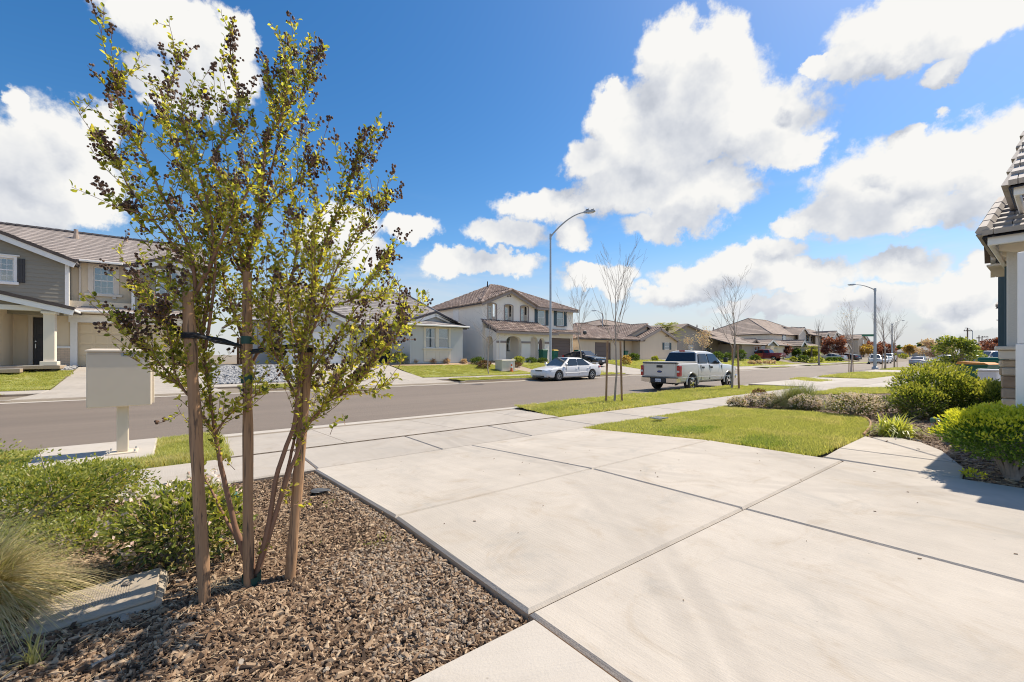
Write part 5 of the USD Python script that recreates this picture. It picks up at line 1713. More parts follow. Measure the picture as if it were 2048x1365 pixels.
    for i in range(5):
        f0, f1 = i / 5, (i + .97) / 5
        pts = []
        for f in (f0, f1):
            for ds in (-.1, .08):
                for dz in (.0, .06):
                    pts.append((ta + (tb - ta) * f, sA + (sB - sA) * f + ds, zA + (zB + .28 - zA) * f + dz + .015))
        O('rake_tile', MB().hull(pts), 'rake_tile')
    O('gable_soffit', MB().box(ta, tb, sf - .06, sB - .07, zB + .0, zB + .03), 'cream_trim')
    # lower eave beyond
    tc = 16.5; sc = sT(1991, tc); zc = zT(1991, 614, tc)
    face([(tc, sc - 5, zc), (tc, sc, zc), (tc + 1.6, sc - .2, zT(1995, 560, tc + 1.6)), (tc + 1.6, sc - 5, zT(1995, 560, tc + 1.6))], 3)
    O('fascia', MB().bbox(tc + .05, tc + .1, sc - 5, sc - .05, zc - .24, zc - .06, .01), 'white_trim')
    # near white trim of the garage corner
    tn = 7.3; sn = sT(2031, tn)
    zm = zT(2031, 688, tn)
    O('garage_trim', MB().bbox(tn, tn + .14, sn - .3, sn, .33, zm, .008), 'white_trim')
    O('garage_trim', MB().bbox(tn + .01, tn + .14, sn - .3, sn - .012, zm + .003, zT(2031, 505, tn), .008), 'white_trim')
    O('near_wall', MB().box(tn + .141, t0 - .2, sn - 1.2, sn - .9, .3, zt), 'stucco_pale')
    # corner of the upper storey
    tu = 8.5; su = sT(2027, tu); z0, z1 = zT(2027, 392, tu), zT(2027, 372, tu)
    O('fascia', MB().bbox(tu, tu + .05, su - 4, su, z0, z1, .01), 'white_trim')
    O('fascia', MB().bbox(tu + .051, tu + 3, su - .05, su, z0, z1, .01), 'white_trim')
    O('upper_wall', MB().box(tu + .3, tu + 4, su - 4, su - .3, e + rise - .3, z0 + .02), 'cream_trim')
    tq = tu + 1.6
    face([(tu - .06, su - 4, z1 + .01), (tu - .06, su + .04, z1 + .01), (tq, sT(2056, tq), zT(2050, 262, tq)), (tq, su - 4, zT(2050, 262, tq))], 4)
    face([(tu - .06, su + .04, z1 + .01), (tu + 3, su + .04, z1 + .01), (tq, sT(2056, tq), zT(2050, 262, tq))], 5)
    return r


build_house_right()

# ------------------------------------------------------------------ vehicles (local: x forward, y left, z up)
import manifold3d as m3


def loft(secs):
    """closed sections with equal point counts -> (v, f)"""
    n = len(secs[0]); v = np.vstack(secs); f = []
    for k in range(len(secs) - 1):
        for i in range(n):
            j = (i + 1) % n
            f += [(k * n + i, (k + 1) * n + i, (k + 1) * n + j), (k * n + i, (k + 1) * n + j, k * n + j)]
    a = len(v); v = np.vstack([v, secs[0].mean(0), secs[-1].mean(0)])
    e = (len(secs) - 1) * n
    for i in range(n):
        j = (i + 1) % n
        f += [(a, i, j), (a + 1, e + j, e + i)]
    m = trimesh.Trimesh(v, f, process=False)
    if m.volume < 0: f = [x[::-1] for x in f]
    return v, np.array(f)


def to_man(vf):
    return m3.Manifold(m3.Mesh(np.asarray(vf[0], np.float32), np.asarray(vf[1], np.uint32)))


def man_arr(m):
    q = m.to_mesh(); return q.vert_properties[:, :3].astype(float), q.tri_verts.astype(int)


def body_sec(x, w, zb, zt, tuck=.93, crown=.02):
    half = [(w * .86, zb), (w * .97, zb + .08), (w, zb + (zt - zb) * .35), (w * .995, zb + (zt - zb) * .62), (w * .965, zt - .07), (w * .90, zt - .012), (w * .55, zt + crown * .7)]
    pts = [(x, y, z) for y, z in half] + [(x, 0, zt + crown)] + [(x, -y, z) for y, z in half[::-1]]
    return np.array(pts)


def house_sec(x, wb, wr, zb, zr, crown=.03):
    half = [(wb, zb), (wb + (wr - wb) * .5, zb + (zr - zb) * .55), (wr + .02, zr - .06 * min(1, (zr - zb) * 3)), (wr - .09, zr - .005), (wr * .5, zr + crown * .7)]
    return np.array([(x, y, z) for y, z in half] + [(x, 0, zr + crown)] + [(x, -y, z) for y, z in half[::-1]])


def wheel(parent, x, y, r, w, spokes=6, rim='wheel', tyre_w=.2):
    side = 1 if y > 0 else -1
    prof = [(r * .62, -tyre_w / 2), (r * .93, -tyre_w / 2), (r, -tyre_w / 2 + .03), (r, tyre_w / 2 - .03), (r * .93, tyre_w / 2), (r * .62, tyre_w / 2)]
    m = MB(); n = 24
    A = np.linspace(0, 2 * np.pi, n, endpoint=False)
    V = np.array([[(x + q * math.cos(a), y + side * h, r + q * math.sin(a)) for q, h in prof] for a in A]).reshape(-1, 3)
    k = len(prof); f = []
    for i in range(n):
        for j in range(k):
            a, b = i * k + j, i * k + (j + 1) % k
            c, d = ((i + 1) % n) * k + j, ((i + 1) % n) * k + (j + 1) % k
            f.append((a, b, d, c) if side > 0 else (a, c, d, b))
    m.add(V, f)
    w_ = obj('wheel', m, 'tyre', parent, smooth=40)
    m = MB(); yo = y + side * (tyre_w / 2 - .035)
    m.tube([(x, yo - side * .1, r), (x, yo - side * .1 + side * .02, r)], [r * .62, r * .62], 24)
    rr = MB()
    ring = [(r * .62, 0), (r * .62, .03), (r * .55, .035), (r * .53, 0)]
    for i in range(n):
        pass
    V = np.array([[(x + q * math.cos(a), yo + side * h, r + q * math.sin(a)) for q, h in ring] for a in A]).reshape(-1, 3); k = 4; f = []
    for i in range(n):
        for j in range(k):
            a, b = i * k + j, i * k + (j + 1) % k
            c, d = ((i + 1) % n) * k + j, ((i + 1) % n) * k + (j + 1) % k
            f.append((a, b, d, c) if side > 0 else (a, c, d, b))
    rr.add(V, f)
    for i in range(spokes):
        a = 2 * math.pi * i / spokes; da = .26
        pts = []
        for q, e in ((r * .14, .6), (r * .56, da)):
            for s2 in (-1, 1):
                for h in (0, .028):
                    pts.append((x + q * math.cos(a + s2 * e * .55), yo + side * (h - (.012 if q > r * .3 else 0)), r + q * math.sin(a + s2 * e * .55)))
        rr.hull(pts)
    rr.tube([(x, yo - .0, r), (x, yo + side * .04, r)], [r * .16, r * .13], 12)
    obj('rim', rr, rim, w_)
    obj('hub_backing', m, 'trim_black', w_)


def shell(parent, secs, arches, mat, name='body', W_=1.2):
    """lofted shell with wheel arches cut out"""
    m = to_man(loft(secs))
    for x, r, z in arches:
        c = m3.Manifold.cylinder(2.6, r, r, 28, True).rotate((90, 0, 0)).translate((x, 0, z))
        m = m - (c - m3.Manifold.cube((2.0, .9, 2.0), True).translate((x, 0, z)))
    return obj(name, man_arr(m), mat, parent, smooth=32)


def lerp(a, b, t): return np.asarray(a) + (np.asarray(b) - np.asarray(a)) * t


def glass_quad(parent, pts, off, mat='car_glass', name='window', label=None):
    """pane over given outline, pushed outwards by off (vector)"""
    p = np.asarray(pts, float) + np.asarray(off)
    n = len(p); q = p - np.asarray(off) * .9
    f = [(0, i, i + 1) for i in range(1, n - 1)] + [(n, n + i + 1, n + i) for i in range(1, n - 1)]
    for i in range(n):
        j = (i + 1) % n; f += [(n + i, n + j, j), (n + i, j, i)]
    m = MB(); m.add(np.vstack([p, q]), f)
    return obj(name, m, mat, parent)


def side_pt(x, z, wb, wr, zb, zr):
    t = (z - zb) / (zr - zb)
    return wb + (wr - wb) * t


def car(name, label, loc, heading, paint, L=4.75, Wd=1.76, Ht=1.42, kind='sedan', group=None, glass='tint_glass', rim='wheel', detail=True, spoiler=False):
    r = thing(name, label, 'car' if kind != 'suv' else 'car', loc, heading, group)
    w = Wd / 2; h = Ht; l = L / 2
    fx, rx, wr_ = l - .92, -l + 1.0, .315 * (1.08 if kind == 'suv' else 1.0)
    zb = .19 * (1.3 if kind == 'suv' else 1)
    bel = h * (.635 if kind != 'suv' else .60)
    if kind == 'sedan':
        tops = [(l, .36 * h, .80), (l - .05, .45 * h, .88), (l - .28, .50 * h, .95), (l - .75, .555 * h, 1), (l - 1.25, .60 * h, 1), (.2, bel, 1), (-1.0, bel + .01, 1), (-l + .75, .665 * h, .99), (-l + .22, .665 * h, .95), (-l + .03, .60 * h, .88), (-l, .42 * h, .82)]
        gh = [(l - 1.28, .60 * h, .61 * h), (.42, bel - .02, .97 * h), (-.15, bel - .02, h - .03), (-.75, bel - .02, .965 * h), (-l + .72, .65 * h, .67 * h)]
    elif kind == 'coupe':
        tops = [(l, .36 * h, .80), (l - .06, .46 * h, .88), (l - .35, .53 * h, .96), (l - .9, .58 * h, 1), (l - 1.4, .62 * h, 1), (0, bel, 1), (-1.1, .68 * h, 1), (-l + .5, .72 * h, .98), (-l + .12, .70 * h, .92), (-l, .45 * h, .82)]
        gh = [(l - 1.45, .61 * h, .62 * h), (.25, bel - .02, .96 * h), (-.25, bel - .02, h - .03), (-.8, bel, .93 * h), (-l + .38, .70 * h, .715 * h)]
    else:
        tops = [(l, .34 * h, .82), (l - .04, .46 * h, .90), (l - .22, .55 * h, .96), (l - .7, .585 * h, 1), (l - 1.0, .60 * h, 1), (0, bel, 1), (-1.2, bel, 1), (-l + .25, bel, .98), (-l + .06, bel - .03, .94), (-l, .40 * h, .86)]
        gh = [(l - 1.02, .59 * h, .60 * h), (l - 1.85, bel - .02, .95 * h), (.1, bel - .02, h - .03), (-l + .75, bel - .02, .985 * h), (-l + .10, bel - .02, bel + .0)]
    secs = [body_sec(x, w * k, zb + (.06 if abs(x) > l - .1 else 0), z) for x, z, k in tops][::-1]
    ar = wr_ + .065
    shell(r, secs, [(fx, ar, wr_ + .01), (rx, ar, wr_ + .01)], paint)
    obj('underbody', MB().box(-l + .15, l - .15, -w * .88, w * .88, zb - .02, zb + .10), 'trim_black', r)
    for x in (fx, rx):
        m = MB(); m.box(x - ar, x + ar, -w * .86, w * .86, zb + .1, wr_ * 2 + .05); obj('wheel_well', m, 'trim_black', r)
    wb, wr2 = w * .90, w * .66
    gs = [house_sec(x, wb - .01, wr2 + (0 if zr > .9 * h else .16), zb_, zr) for x, zb_, zr in gh][::-1]
    obj('cabin', loft(gs), paint, r, smooth=32)
    # panes
    (x0, zb0, z0), (x1, zb1, z1), (x2, _, z2), (x3, zb3, z3), (x4, zb4, z4) = gh
    n = np.array([z1 - z0, 0, x0 - x1]); n /= np.linalg.norm(n)
    wa, wt = wb - .14, wr2 - .06
    A, B = np.array([x0 - .05, 0, z0 + .04]), np.array([x1 + .03, 0, z1 - .02])
    glass_quad(r, [A + (0, -wa, 0), A + (0, wa, 0), B + (0, wt, 0), B + (0, -wt, 0)], n * .034, 'car_glass', 'windscreen')
    n2 = np.array([-(z3 - z4), 0, x3 - x4]); n2 /= np.linalg.norm(n2); n2 = np.array([-abs(n2[0]), 0, abs(n2[2])])
    A, B = np.array([x4 + .06, 0, z4 + .05]), np.array([x3 - .05, 0, z3 - .04])
    glass_quad(r, [A + (0, wa, 0), A + (0, -wa, 0), B + (0, -wt, 0), B + (0, wt, 0)], n2 * .034, glass, 'rear_window')
    zt = min(z1, z3) - .06
    zlo = bel + .015
    for sd in (1, -1):
        def sp(x, z):
            return (x, sd * (side_pt(x, z, wb, wr2 + .02, bel - .02, h - .06) + .012), z)
        fr = (zt - z0) / (z1 - z0)
        xa, xb = x0 - .18 - .1, x0 + (x1 - x0) * fr - .08
        mid = (x1 + x3) / 2 - .03
        q1 = [sp(xa, zlo), sp(mid + .04, zlo), sp(mid + .04, zt), sp(xb, zt)]
        xc, xd = (x3 - .02, x3 + (x4 - x3) * .55) if kind != 'suv' else (x3 + .1, x3 + .02)
        q2 = [sp(mid - .04, zlo), sp(xd, zlo), sp(xc, zt), sp(mid - .04, zt)]
        qs = [q1, q2]
        if kind == 'suv': qs.append([sp(xd - .06, zlo), sp(-l + .28, zlo), sp(-l + .5, zt), sp(xc - .06, zt)])
        for q in qs:
            if sd > 0: q = q[::-1]
            glass_quad(r, q, (0, sd * .016, 0), glass, 'side_window')
        if detail:
            yb = w * 1.0
            for xx in (xa + .02, mid, xd + .05):
                obj('door_gap', MB().box(xx - .006, xx + .006, sd * (yb * .985) - .012, sd * (yb * .985) + .012, zb + .16, bel - .06), 'trim_black', r)
            for xx in (mid + .12, xd + .18):
                obj('door_handle', MB().bbox(xx, xx + .17, sd * yb * .98 - .03, sd * yb * .98 + .03, bel - .2, bel - .16, .01), paint, r)
            obj('side_moulding', MB().bbox(rx + .5, fx - .5, sd * yb - .02, sd * yb + .012, zb + .26, zb + .33, .01), paint, r)
        obj('mirror', MB().bbox(xa - .02, xa + .14, sd * (w + .01) - .09, sd * (w + .01) + .09, bel + .02, bel + .16, .035), paint, r)
    for sx, yy in ((fx, w - .1), (fx, -w + .1), (rx, w - .1), (rx, -w + .1)):
        wheel(r, sx, yy, wr_, w, rim=rim)
    # front face
    zf = tops[2][1]
    for sd in (1, -1):
        pts = []
        for x, y, z in ((l - .05, .33, zf - .14), (l - .05, .33, zf - .04), (l - .22, w * .92, zf - .06), (l - .32, w * .94, zf - .05), (l - .22, w * .92, zf - .16), (l - .05, .36, zf - .16)):
            pts += [(x + .01, sd * y, z), (x - .12, sd * y * .97, z)]
        obj('headlight', MB().hull(pts), 'lamp_clear', r)
        pts = []
        zr_ = tops[-3][1] if kind != 'suv' else bel - .02
        for x, y, z in ((-l + .02, .42, zr_ - .09), (-l + .02, .42, zr_ - .2), (-l + .3, w * .96, zr_ - .08), (-l + .3, w * .96, zr_ - .22), (-l + .05, w * .86, zr_ - .08), (-l + .05, w * .86, zr_ - .24)):
            pts += [(x - .01, sd * y, z), (x + .1, sd * y * .96, z)]
        obj('tail_lamp', MB().hull(pts), 'lamp_red', r)
    g_ = MB(); g_.bbox(l - .06, l + .004, -.30, .30, zf - .14, zf - .055, .015)
    gr = obj('grille', g_, 'trim_black', r)
    obj('grille_bar', MB().bbox(l - .03, l + .014, -.29, .29, zf - .105, zf - .09, .005), 'chrome', gr)
    obj('air_intake', MB().bbox(l - .1, l + .012, -.55, .55, zb + .06, zb + .15, .02), 'trim_black', r)
    obj('bumper', MB().hull([(l - .02, -.72 * w, zb + .2), (l + .03, -.5 * w, zb + .2), (l + .03, .5 * w, zb + .2), (l - .02, .72 * w, zb + .2), (l - .02, -.72 * w, zb + .30), (l + .03, -.5 * w, zb + .30), (l + .03, .5 * w, zb + .30), (l - .02, .72 * w, zb + .30), (l - .2, 0, zb + .2)]), paint, r)
    obj('number_plate', MB().bbox(l + .025, l + .04, -.16, .16, zb + .15, zb + .29, .004), 'plate_white', r)
    obj('number_plate', MB().bbox(-l - .02, -l + .03, -.16, .16, .42 * h - .05, .42 * h + .09, .004), 'plate_white', r)
    obj('rear_bumper', MB().hull([(-l + .02, sy * .75 * w, z) for sy in (-1, 1) for z in (zb + .06, zb + .28)] + [(-l - .05, sy * .5 * w, z) for sy in (-1, 1) for z in (zb + .08, zb + .26)]), paint, r)
    if spoiler:
        z = .665 * h
        m = MB(); m.hull([(-l + .08, sy * w * .7, z + .10 + q) for sy in (-1, 1) for q in (0, .03)] + [(-l + .30, sy * w * .7, z + .115 + q) for sy in (-1, 1) for q in (0, .02)])
        for sy in (-1, 1): m.box(-l + .12, -l + .26, sy * w * .66 - .03, sy * w * .66 + .03, z - .02, z + .11)
        obj('spoiler', m, paint, r)
    return r


def pickup(name, label, loc, heading, paint, scale=1.0, door_mat=None, group=None, plate=None, cover=True):
    r = thing(name, label, 'pickup truck', loc, heading, group)
    S = scale; k = lambda *a: tuple(x * S for x in a)
    L, w, zb = 5.7 * S, 1.0 * S, .40 * S
    l = L / 2; fx, rx, wr_ = l - .98 * S, -l + 1.18 * S, .385 * S
    rail, bel = 1.33 * S, 1.28 * S
    xc = -l + 1.72 * S                      # cab / bed gap
    ar = wr_ + .09 * S
    # bed
    bs = [body_sec(x, w * q, zb, rail, crown=0) for x, q in ((-l + .06 * S, .985), (-l + .12 * S, 1), (xc - .03 * S, 1))]
    m = to_man(loft(bs))
    m = m - m3.Manifold.cylinder(3, ar, ar, 30, True).rotate((90, 0, 0)).translate((rx, 0, wr_)) + m3.Manifold.cube((1.4 * S, 1.0 * S, .5 * S), True).translate((rx, 0, .75 * S))
    bed = obj('bed', man_arr(m), paint, r, smooth=30)
    hood = [(l, .95 * S, .80), (l - .06 * S, 1.05 * S, .88), (l - .2 * S, 1.13 * S, .95), (l - .6 * S, 1.19 * S, .985), (l - 1.3 * S, 1.24 * S, 1), (xc + .9 * S, bel, 1), (xc, bel, 1)]
    m = to_man(loft([body_sec(x, w * q, zb, z, crown=.02 * S) for x, z, q in hood][::-1]))
    m = m - m3.Manifold.cylinder(3, ar, ar, 30, True).rotate((90, 0, 0)).translate((fx, 0, wr_)) + m3.Manifold.cube((1.3 * S, 1.0 * S, .5 * S), True).translate((fx, 0, .7 * S))
    obj('body', man_arr(m), paint, r, smooth=30)
    # flared arches
    for x in (fx, rx):
        for sd in (1, -1):
            A = np.linspace(-.15, math.pi + .15, 15); m = MB()
            m.tube([(x + (ar + .012) * math.cos(a), sd * w * .985, wr_ + (ar + .012) * math.sin(a)) for a in A], .035 * S, 6)
            obj('wheel_arch', m, paint, r, smooth=40)
    # cab
    zr = 1.90 * S
    wb, wt = w * .905, w * .70
    gx = [(l - 1.42 * S, 1.22 * S, 1.23 * S), (l - 2.15 * S, bel - .02, zr - .07 * S), (l - 2.6 * S, bel - .02, zr - .02 * S), (xc + .42 * S, bel - .02, zr - .015 * S), (xc + .26 * S, bel - .02, zr - .05 * S), (xc + .02 * S, bel - .02, bel + .0)]
    obj('cabin', loft([house_sec(x, wb, wt + (0 if z > 1.5 * S else .14 * S), b, z, .025 * S) for x, b, z in gx][::-1]), paint, r, smooth=28)
    (x0, _, z0), (x1, _, z1) = gx[0], gx[1]
    n = np.array([z1 - z0, 0, x0 - x1]); n /= np.linalg.norm(n)
    A, B = np.array([x0 - .06, 0, z0 + .04]), np.array([x1 + .03, 0, z1 - .03])
    glass_quad(r, [A + (0, -wb + .12, 0), A + (0, wb - .12, 0), B + (0, wt - .06, 0), B + (0, -wt + .06, 0)], n * .036, 'car_glass', 'windscreen')
    (x3, _, z3), (x4, _, z4) = gx[4], gx[5]
    n2 = np.array([-(z3 - z4), 0, (x3 - x4)]); n2 /= np.linalg.norm(n2)
    A, B = np.array([x4 + .03, 0, z4 + .06 * S]), np.array([x3 - .02, 0, z3 - .07 * S])
    glass_quad(r, [A + (0, wb - .1, 0), A + (0, -wb + .1, 0), B + (0, -wt + .03, 0), B + (0, wt - .03, 0)], n2 * .036, 'tint_glass', 'rear_window')
    obj('brake_lamp', MB().bbox(xc + .2 * S, xc + .28 * S, -.14 * S, .14 * S, zr - .035 * S, zr + .012 * S, .01), 'lamp_red', r)
    zt = zr - .16 * S; zlo = bel + .03 * S; mid = (x1 + x3) / 2 + .02
    for sd in (1, -1):
        def sp(x, z): return (x, sd * (side_pt(x, z, wb, wt + .02, bel - .02, zr - .06) + .012), z)
        fr = (zt - z0) / (z1 - z0)
        q1 = [sp(x0 - .34 * S, zlo - .05 * S), sp(mid + .05, zlo), sp(mid + .05, zt), sp(x0 + (x1 - x0) * fr - .1, zt)]
        q2 = [sp(mid - .06, zlo), sp(x3 - .10 * S, zlo), sp(x3 + .06 * S, zt), sp(mid - .06, zt)]
        for q in (q1, q2):
            if sd > 0: q = q[::-1]
            glass_quad(r, q, (0, sd * .02, 0), 'tint_glass', 'side_window')
        for xx in (x0 - .28 * S, mid, x3 - .02 * S):
            obj('door_gap', MB().box(xx - .007, xx + .007, sd * w * .985 - .012, sd * w * .985 + .012, zb + .1, bel - .06), 'trim_black', r)
        for xx in (mid + .08 * S, x3 + .1 * S):
            obj('door_handle', MB().bbox(xx, xx + .19 * S, sd * w * .98 - .03, sd * w * .98 + .035, bel - .24 * S, bel - .14 * S, .015), 'trim_black', r)
        if door_mat: obj('door_skin', MB().bbox(mid + .02, x0 - .3 * S, sd * w * .99 - .02, sd * w * .99 + .016, zb + .12, bel - .05, .01), door_mat, r)  # thin skin coloured as a reflection on the front door
        mm = MB(); mm.bbox(x0 - .36 * S, x0 - .22 * S, sd * (w + .17 * S) - .10 * S, sd * (w + .17 * S) + .10 * S, bel + .04 * S, bel + .27 * S, .03)
        mm.tube([(x0 - .3 * S, sd * (w * .93), bel + .08 * S), (x0 - .3 * S, sd * (w + .1), bel + .1 * S)], .03, 6)
        obj('mirror', mm, 'trim_black', r)
        # tail lamps in three fields
        yl = sd * w * .955
        tl = obj('tail_lamp', MB().bbox(-l + .01, -l + .24 * S, yl - .06 * S, yl + .075 * S, rail - .62 * S, rail - .14 * S, .015), 'lamp_red', r)
        obj('reverse_lamp', MB().bbox(-l - .004, -l + .245 * S, yl - .055 * S, yl + .08 * S, rail - .45 * S, rail - .36 * S, .01), 'lamp_clear', tl)
        obj('headlight', MB().bbox(l - .22 * S, l + .0, sd * w * .74 - .17 * S, sd * w * .74 + .15 * S, .86 * S, 1.06 * S, .03), 'lamp_clear', r)
        if S: obj('crease', MB().bbox(-l + .3 * S, l - .4 * S, sd * w * .995 - .012, sd * w * .995 + .012, .63 * S, .655 * S, .006), paint, r)
    if cover: obj('bed_cover', MB().bbox(-l + .02, xc + .02 * S, -w * .92, w * .92, rail - .015, rail + .035 * S, .02), 'bed_cover', r)
    if cover: obj('cover_seal', MB().bbox(-l + .0, -l + .12, -w * .93, w * .93, rail - .035 * S, rail - .004, .008), 'trim_black', r)
    tg = obj('tailgate', MB().bbox(-l + .02, -l + .09, -w * .83, w * .83, zb + .28 * S, rail - .045 * S, .018), paint, r)
    obj('handle', MB().bbox(-l + .005, -l + .03, -.16 * S, .16 * S, rail - .24 * S, rail - .12 * S, .015), 'trim_black', tg)
    e = trimesh.creation.icosphere(2); mm = MB(); mm.add(e.vertices * (.012, .13 * S, .055 * S) + (-l + .018, 0, rail - .42 * S), e.faces)
    obj('badge', mm, 'trim_black', tg)
    mm = MB(); mm.add(e.vertices * (.008, .105 * S, .038 * S) + (-l + .008, 0, rail - .42 * S), e.faces); obj('badge_face', mm, 'plate_ink', tg)
    # bumper: chrome ends, black middle
    for sd in (1, -1):
        obj('bumper', MB().hull([(-l - .10 * S, sd * .42 * S, z) for z in (zb + .02 * S, zb + .21 * S)] + [(-l - .08 * S, sd * .93 * w, z) for z in (zb + .03 * S, zb + .22 * S)] + [(-l + .12 * S, sd * 1.0 * w, z) for z in (zb + .06 * S, zb + .23 * S)] + [(-l + .05 * S, sd * .42 * S, z) for z in (zb + .03 * S, zb + .22 * S)]), 'chrome', r)
    obj('bumper_step', MB().bbox(-l - .09 * S, -l + .1 * S, -.42 * S, .42 * S, zb, zb + .20 * S, .02), 'trim_black', r)
    obj('bumper_top', MB().bbox(-l - .085 * S, -l + .08 * S, -.92 * w, .92 * w, zb + .225 * S, zb + .255 * S, .01), 'trim_black', r)
    pl = obj('number_plate', MB().bbox(-l - .105 * S, -l - .092 * S, -.155 * S, .155 * S, zb + .03 * S, zb + .18 * S, .004), 'plate_white', r)
    if plate:
        t = meshkit.text_mesh(plate, .06 * S, .003); v = t.vertices.copy()
        v -= (t.bounds[0] + t.bounds[1]) / 2
        obj('lettering', (np.c_[-l - .107 * S - v[:, 2], -v[:, 0], zb + .09 * S + v[:, 1]], t.faces), 'plate_ink', pl)
    obj('exhaust', MB().tube([(rx - .3 * S, -.55 * S, zb - .02 * S), (-l + .3 * S, -.60 * S, zb - .06 * S), (-l + .12 * S, -.68 * S, zb - .08 * S)], .035 * S, 8), 'chrome', r)
    obj('underbody', MB().box(-l + .2 * S, l - .25 * S, -w * .6, w * .6, zb - .06 * S, zb + .1 * S), 'trim_black', r)
    obj('front_bumper', MB().bbox(l - .12 * S, l + .10 * S, -w * .95, w * .95, zb + .05 * S, zb + .25 * S, .04), 'chrome', r)
    obj('grille', MB().bbox(l - .1 * S, l + .012, -.5 * S, .5 * S, .78 * S, 1.04 * S, .02), 'trim_black', r)
    obj('differential', MB().blob((rx, -.1 * S, wr_ * .95), (.16 * S, .2 * S, .16 * S), 1), 'trim_black', r)
    obj('axle', MB().cyl((rx, -w * .8, wr_), (rx, w * .8, wr_), .05 * S, 8), 'trim_black', r)
    for x, y in ((fx, 1), (fx, -1), (rx, 1), (rx, -1)):
        wheel(r, x, y * (w - .12 * S), wr_, w, spokes=5, rim='chrome', tyre_w=.25 * S)
    return r


HD = math.degrees(STREET)
car('sedan', 'white four-door sedan with a small spoiler parked at the far kerb, by the lamp post', W(20.15, 19.98), HD + 180, 'car_white', L=4.95, Wd=1.85, Ht=1.47, spoiler=True, glass='car_glass')
pickup('pickup_truck', 'light silver crew-cab pickup parked at the near kerb with its tailgate to us', W(19.75, 11.10), HD, 'car_silver', .955, plate='8K27415')
car('coupe', 'black sporty car nosing down the driveway behind the white sedan', W(31.3, 28.6, .62), HD - 90, 'car_black', L=4.6, Wd=1.85, Ht=1.42, kind='coupe', rim='chrome')
pickup('pickup_truck', 'dark red pickup with an orange reflection coloured onto its front door in a driveway down the street', W(78.0, 30.8, .62), HD + 90, 'car_red', 1.0, door_mat='car_orange', cover=False)
car('sedan', 'silver fastback sedan in a far driveway behind the plum tree', W(105.5, 28.9, .45), HD + 75, 'car_silver', L=4.9, Ht=1.45, kind='coupe', detail=False)
car('sedan', 'black car behind the silver sedan, beside the amber tree', W(112, 28.0, .45), HD + 70, 'car_black', kind='coupe', detail=False)
car('suv', 'silver SUV facing us, parked at the far kerb left of the second lamp post', W(97.5, 20.4, 0), HD + 180 + 14, 'car_silver', L=4.6, Wd=1.9, Ht=1.72, kind='suv', detail=False)
car('sedan', 'white car parked behind the silver SUV, half hidden by the lamp post', W(104.5, 20.6, 0), HD + 180, 'car_white', L=4.5, Ht=1.45, detail=False)
pickup('pickup_truck', 'white truck parked in the distance just right of the second lamp post', W(124, 23.6, .1), HD + 180, 'car_white', 1.0, cover=False)
car('sedan', 'pale sedan seen from behind at the near kerb far down the street', W(91.3, 13.75, 0), HD, 'car_grey', L=4.7, Wd=1.84, Ht=1.42, detail=False)
pickup('pickup_truck', 'dark grey pickup across the end of the street', W(150, 11.5, .1), HD - 95, 'car_grey', 1.05, cover=False)
car('sedan', 'white car far off at the end of the street right of the dark pickup', W(165, 7.0, .15), HD - 100, 'car_white', detail=False)

# ------------------------------------------------------------------ lamp posts, signs, poles, boxes
def lamp_post(label, base, h, arm_dir, arm_len, rise, group='street lamps', sign=False, birds=False, r0=.10):
    r = thing('street_lamp', label, 'street lamp', base, 0, group)
    obj('pole', MB().tube([(0, 0, .1), (0, 0, h)], [r0, r0 * .55], 12), 'galvanised', r, smooth=40)
    obj('base_cover', MB().tube([(0, 0, -.1), (0, 0, .12), (0, 0, .2)], [r0 * 1.9, r0 * 1.8, r0 * 1.1], 12), 'galvanised', r)
    a = np.asarray(arm_dir, float); a = a / np.linalg.norm(a)
    P = []
    for t in np.linspace(0, 1, 12):
        P.append((a[0] * arm_len * t, a[1] * arm_len * t, h - .15 + rise * math.sin(t * math.pi / 2) ** .9))
    obj('arm', MB().tube(P, np.linspace(.055, .035, 12), 8), 'galvanised', r, smooth=40)
    obj('collar', MB().tube([(0, 0, h - .3), (0, 0, h + .06)], [r0 * .78, r0 * .70], 10), 'galvanised', r)
    e = np.array(P[-1]); m = MB()
    c, s = a[0], a[1]; pts = []
    for x, w_, z0, z1 in ((-.05, .06, -.04, .05), (.2, .15, -.07, .06), (.55, .16, -.07, .05), (.72, .07, -.03, .03)):
        for sg_ in (-1, 1):
            for z in (z0, z1):
                pts.append(e + (c * x - s * w_ * sg_, s * x + c * w_ * sg_, z))
    hd = obj('lamp_head', m.hull(pts), 'galvanised', r)
    pts = [e + (c * x - s * .11 * q, s * x + c * .11 * q, z) for x in (.2, .55) for q in (-1, 1) for z in (-.069, -.10)]
    obj('lens', MB().hull(pts), 'lamp_clear', hd)
    if sign:
        m = MB(); s0 = np.array([-c, -s]) if False else a
        p = a[:2]; z = sign
        m.hull([(p[0] * x - p[1] * q, p[1] * x + p[0] * q, zz) for x in (.15, 1.35) for q in (-.015, .015) for zz in (z - .12, z + .12)])
        obj('street_sign', m, 'sign_green', r)
        obj('sign_bracket', MB().tube([(0, 0, z), (p[0] * .2, p[1] * .2, z)], .02, 6), 'galvanised', r)
    return r, e


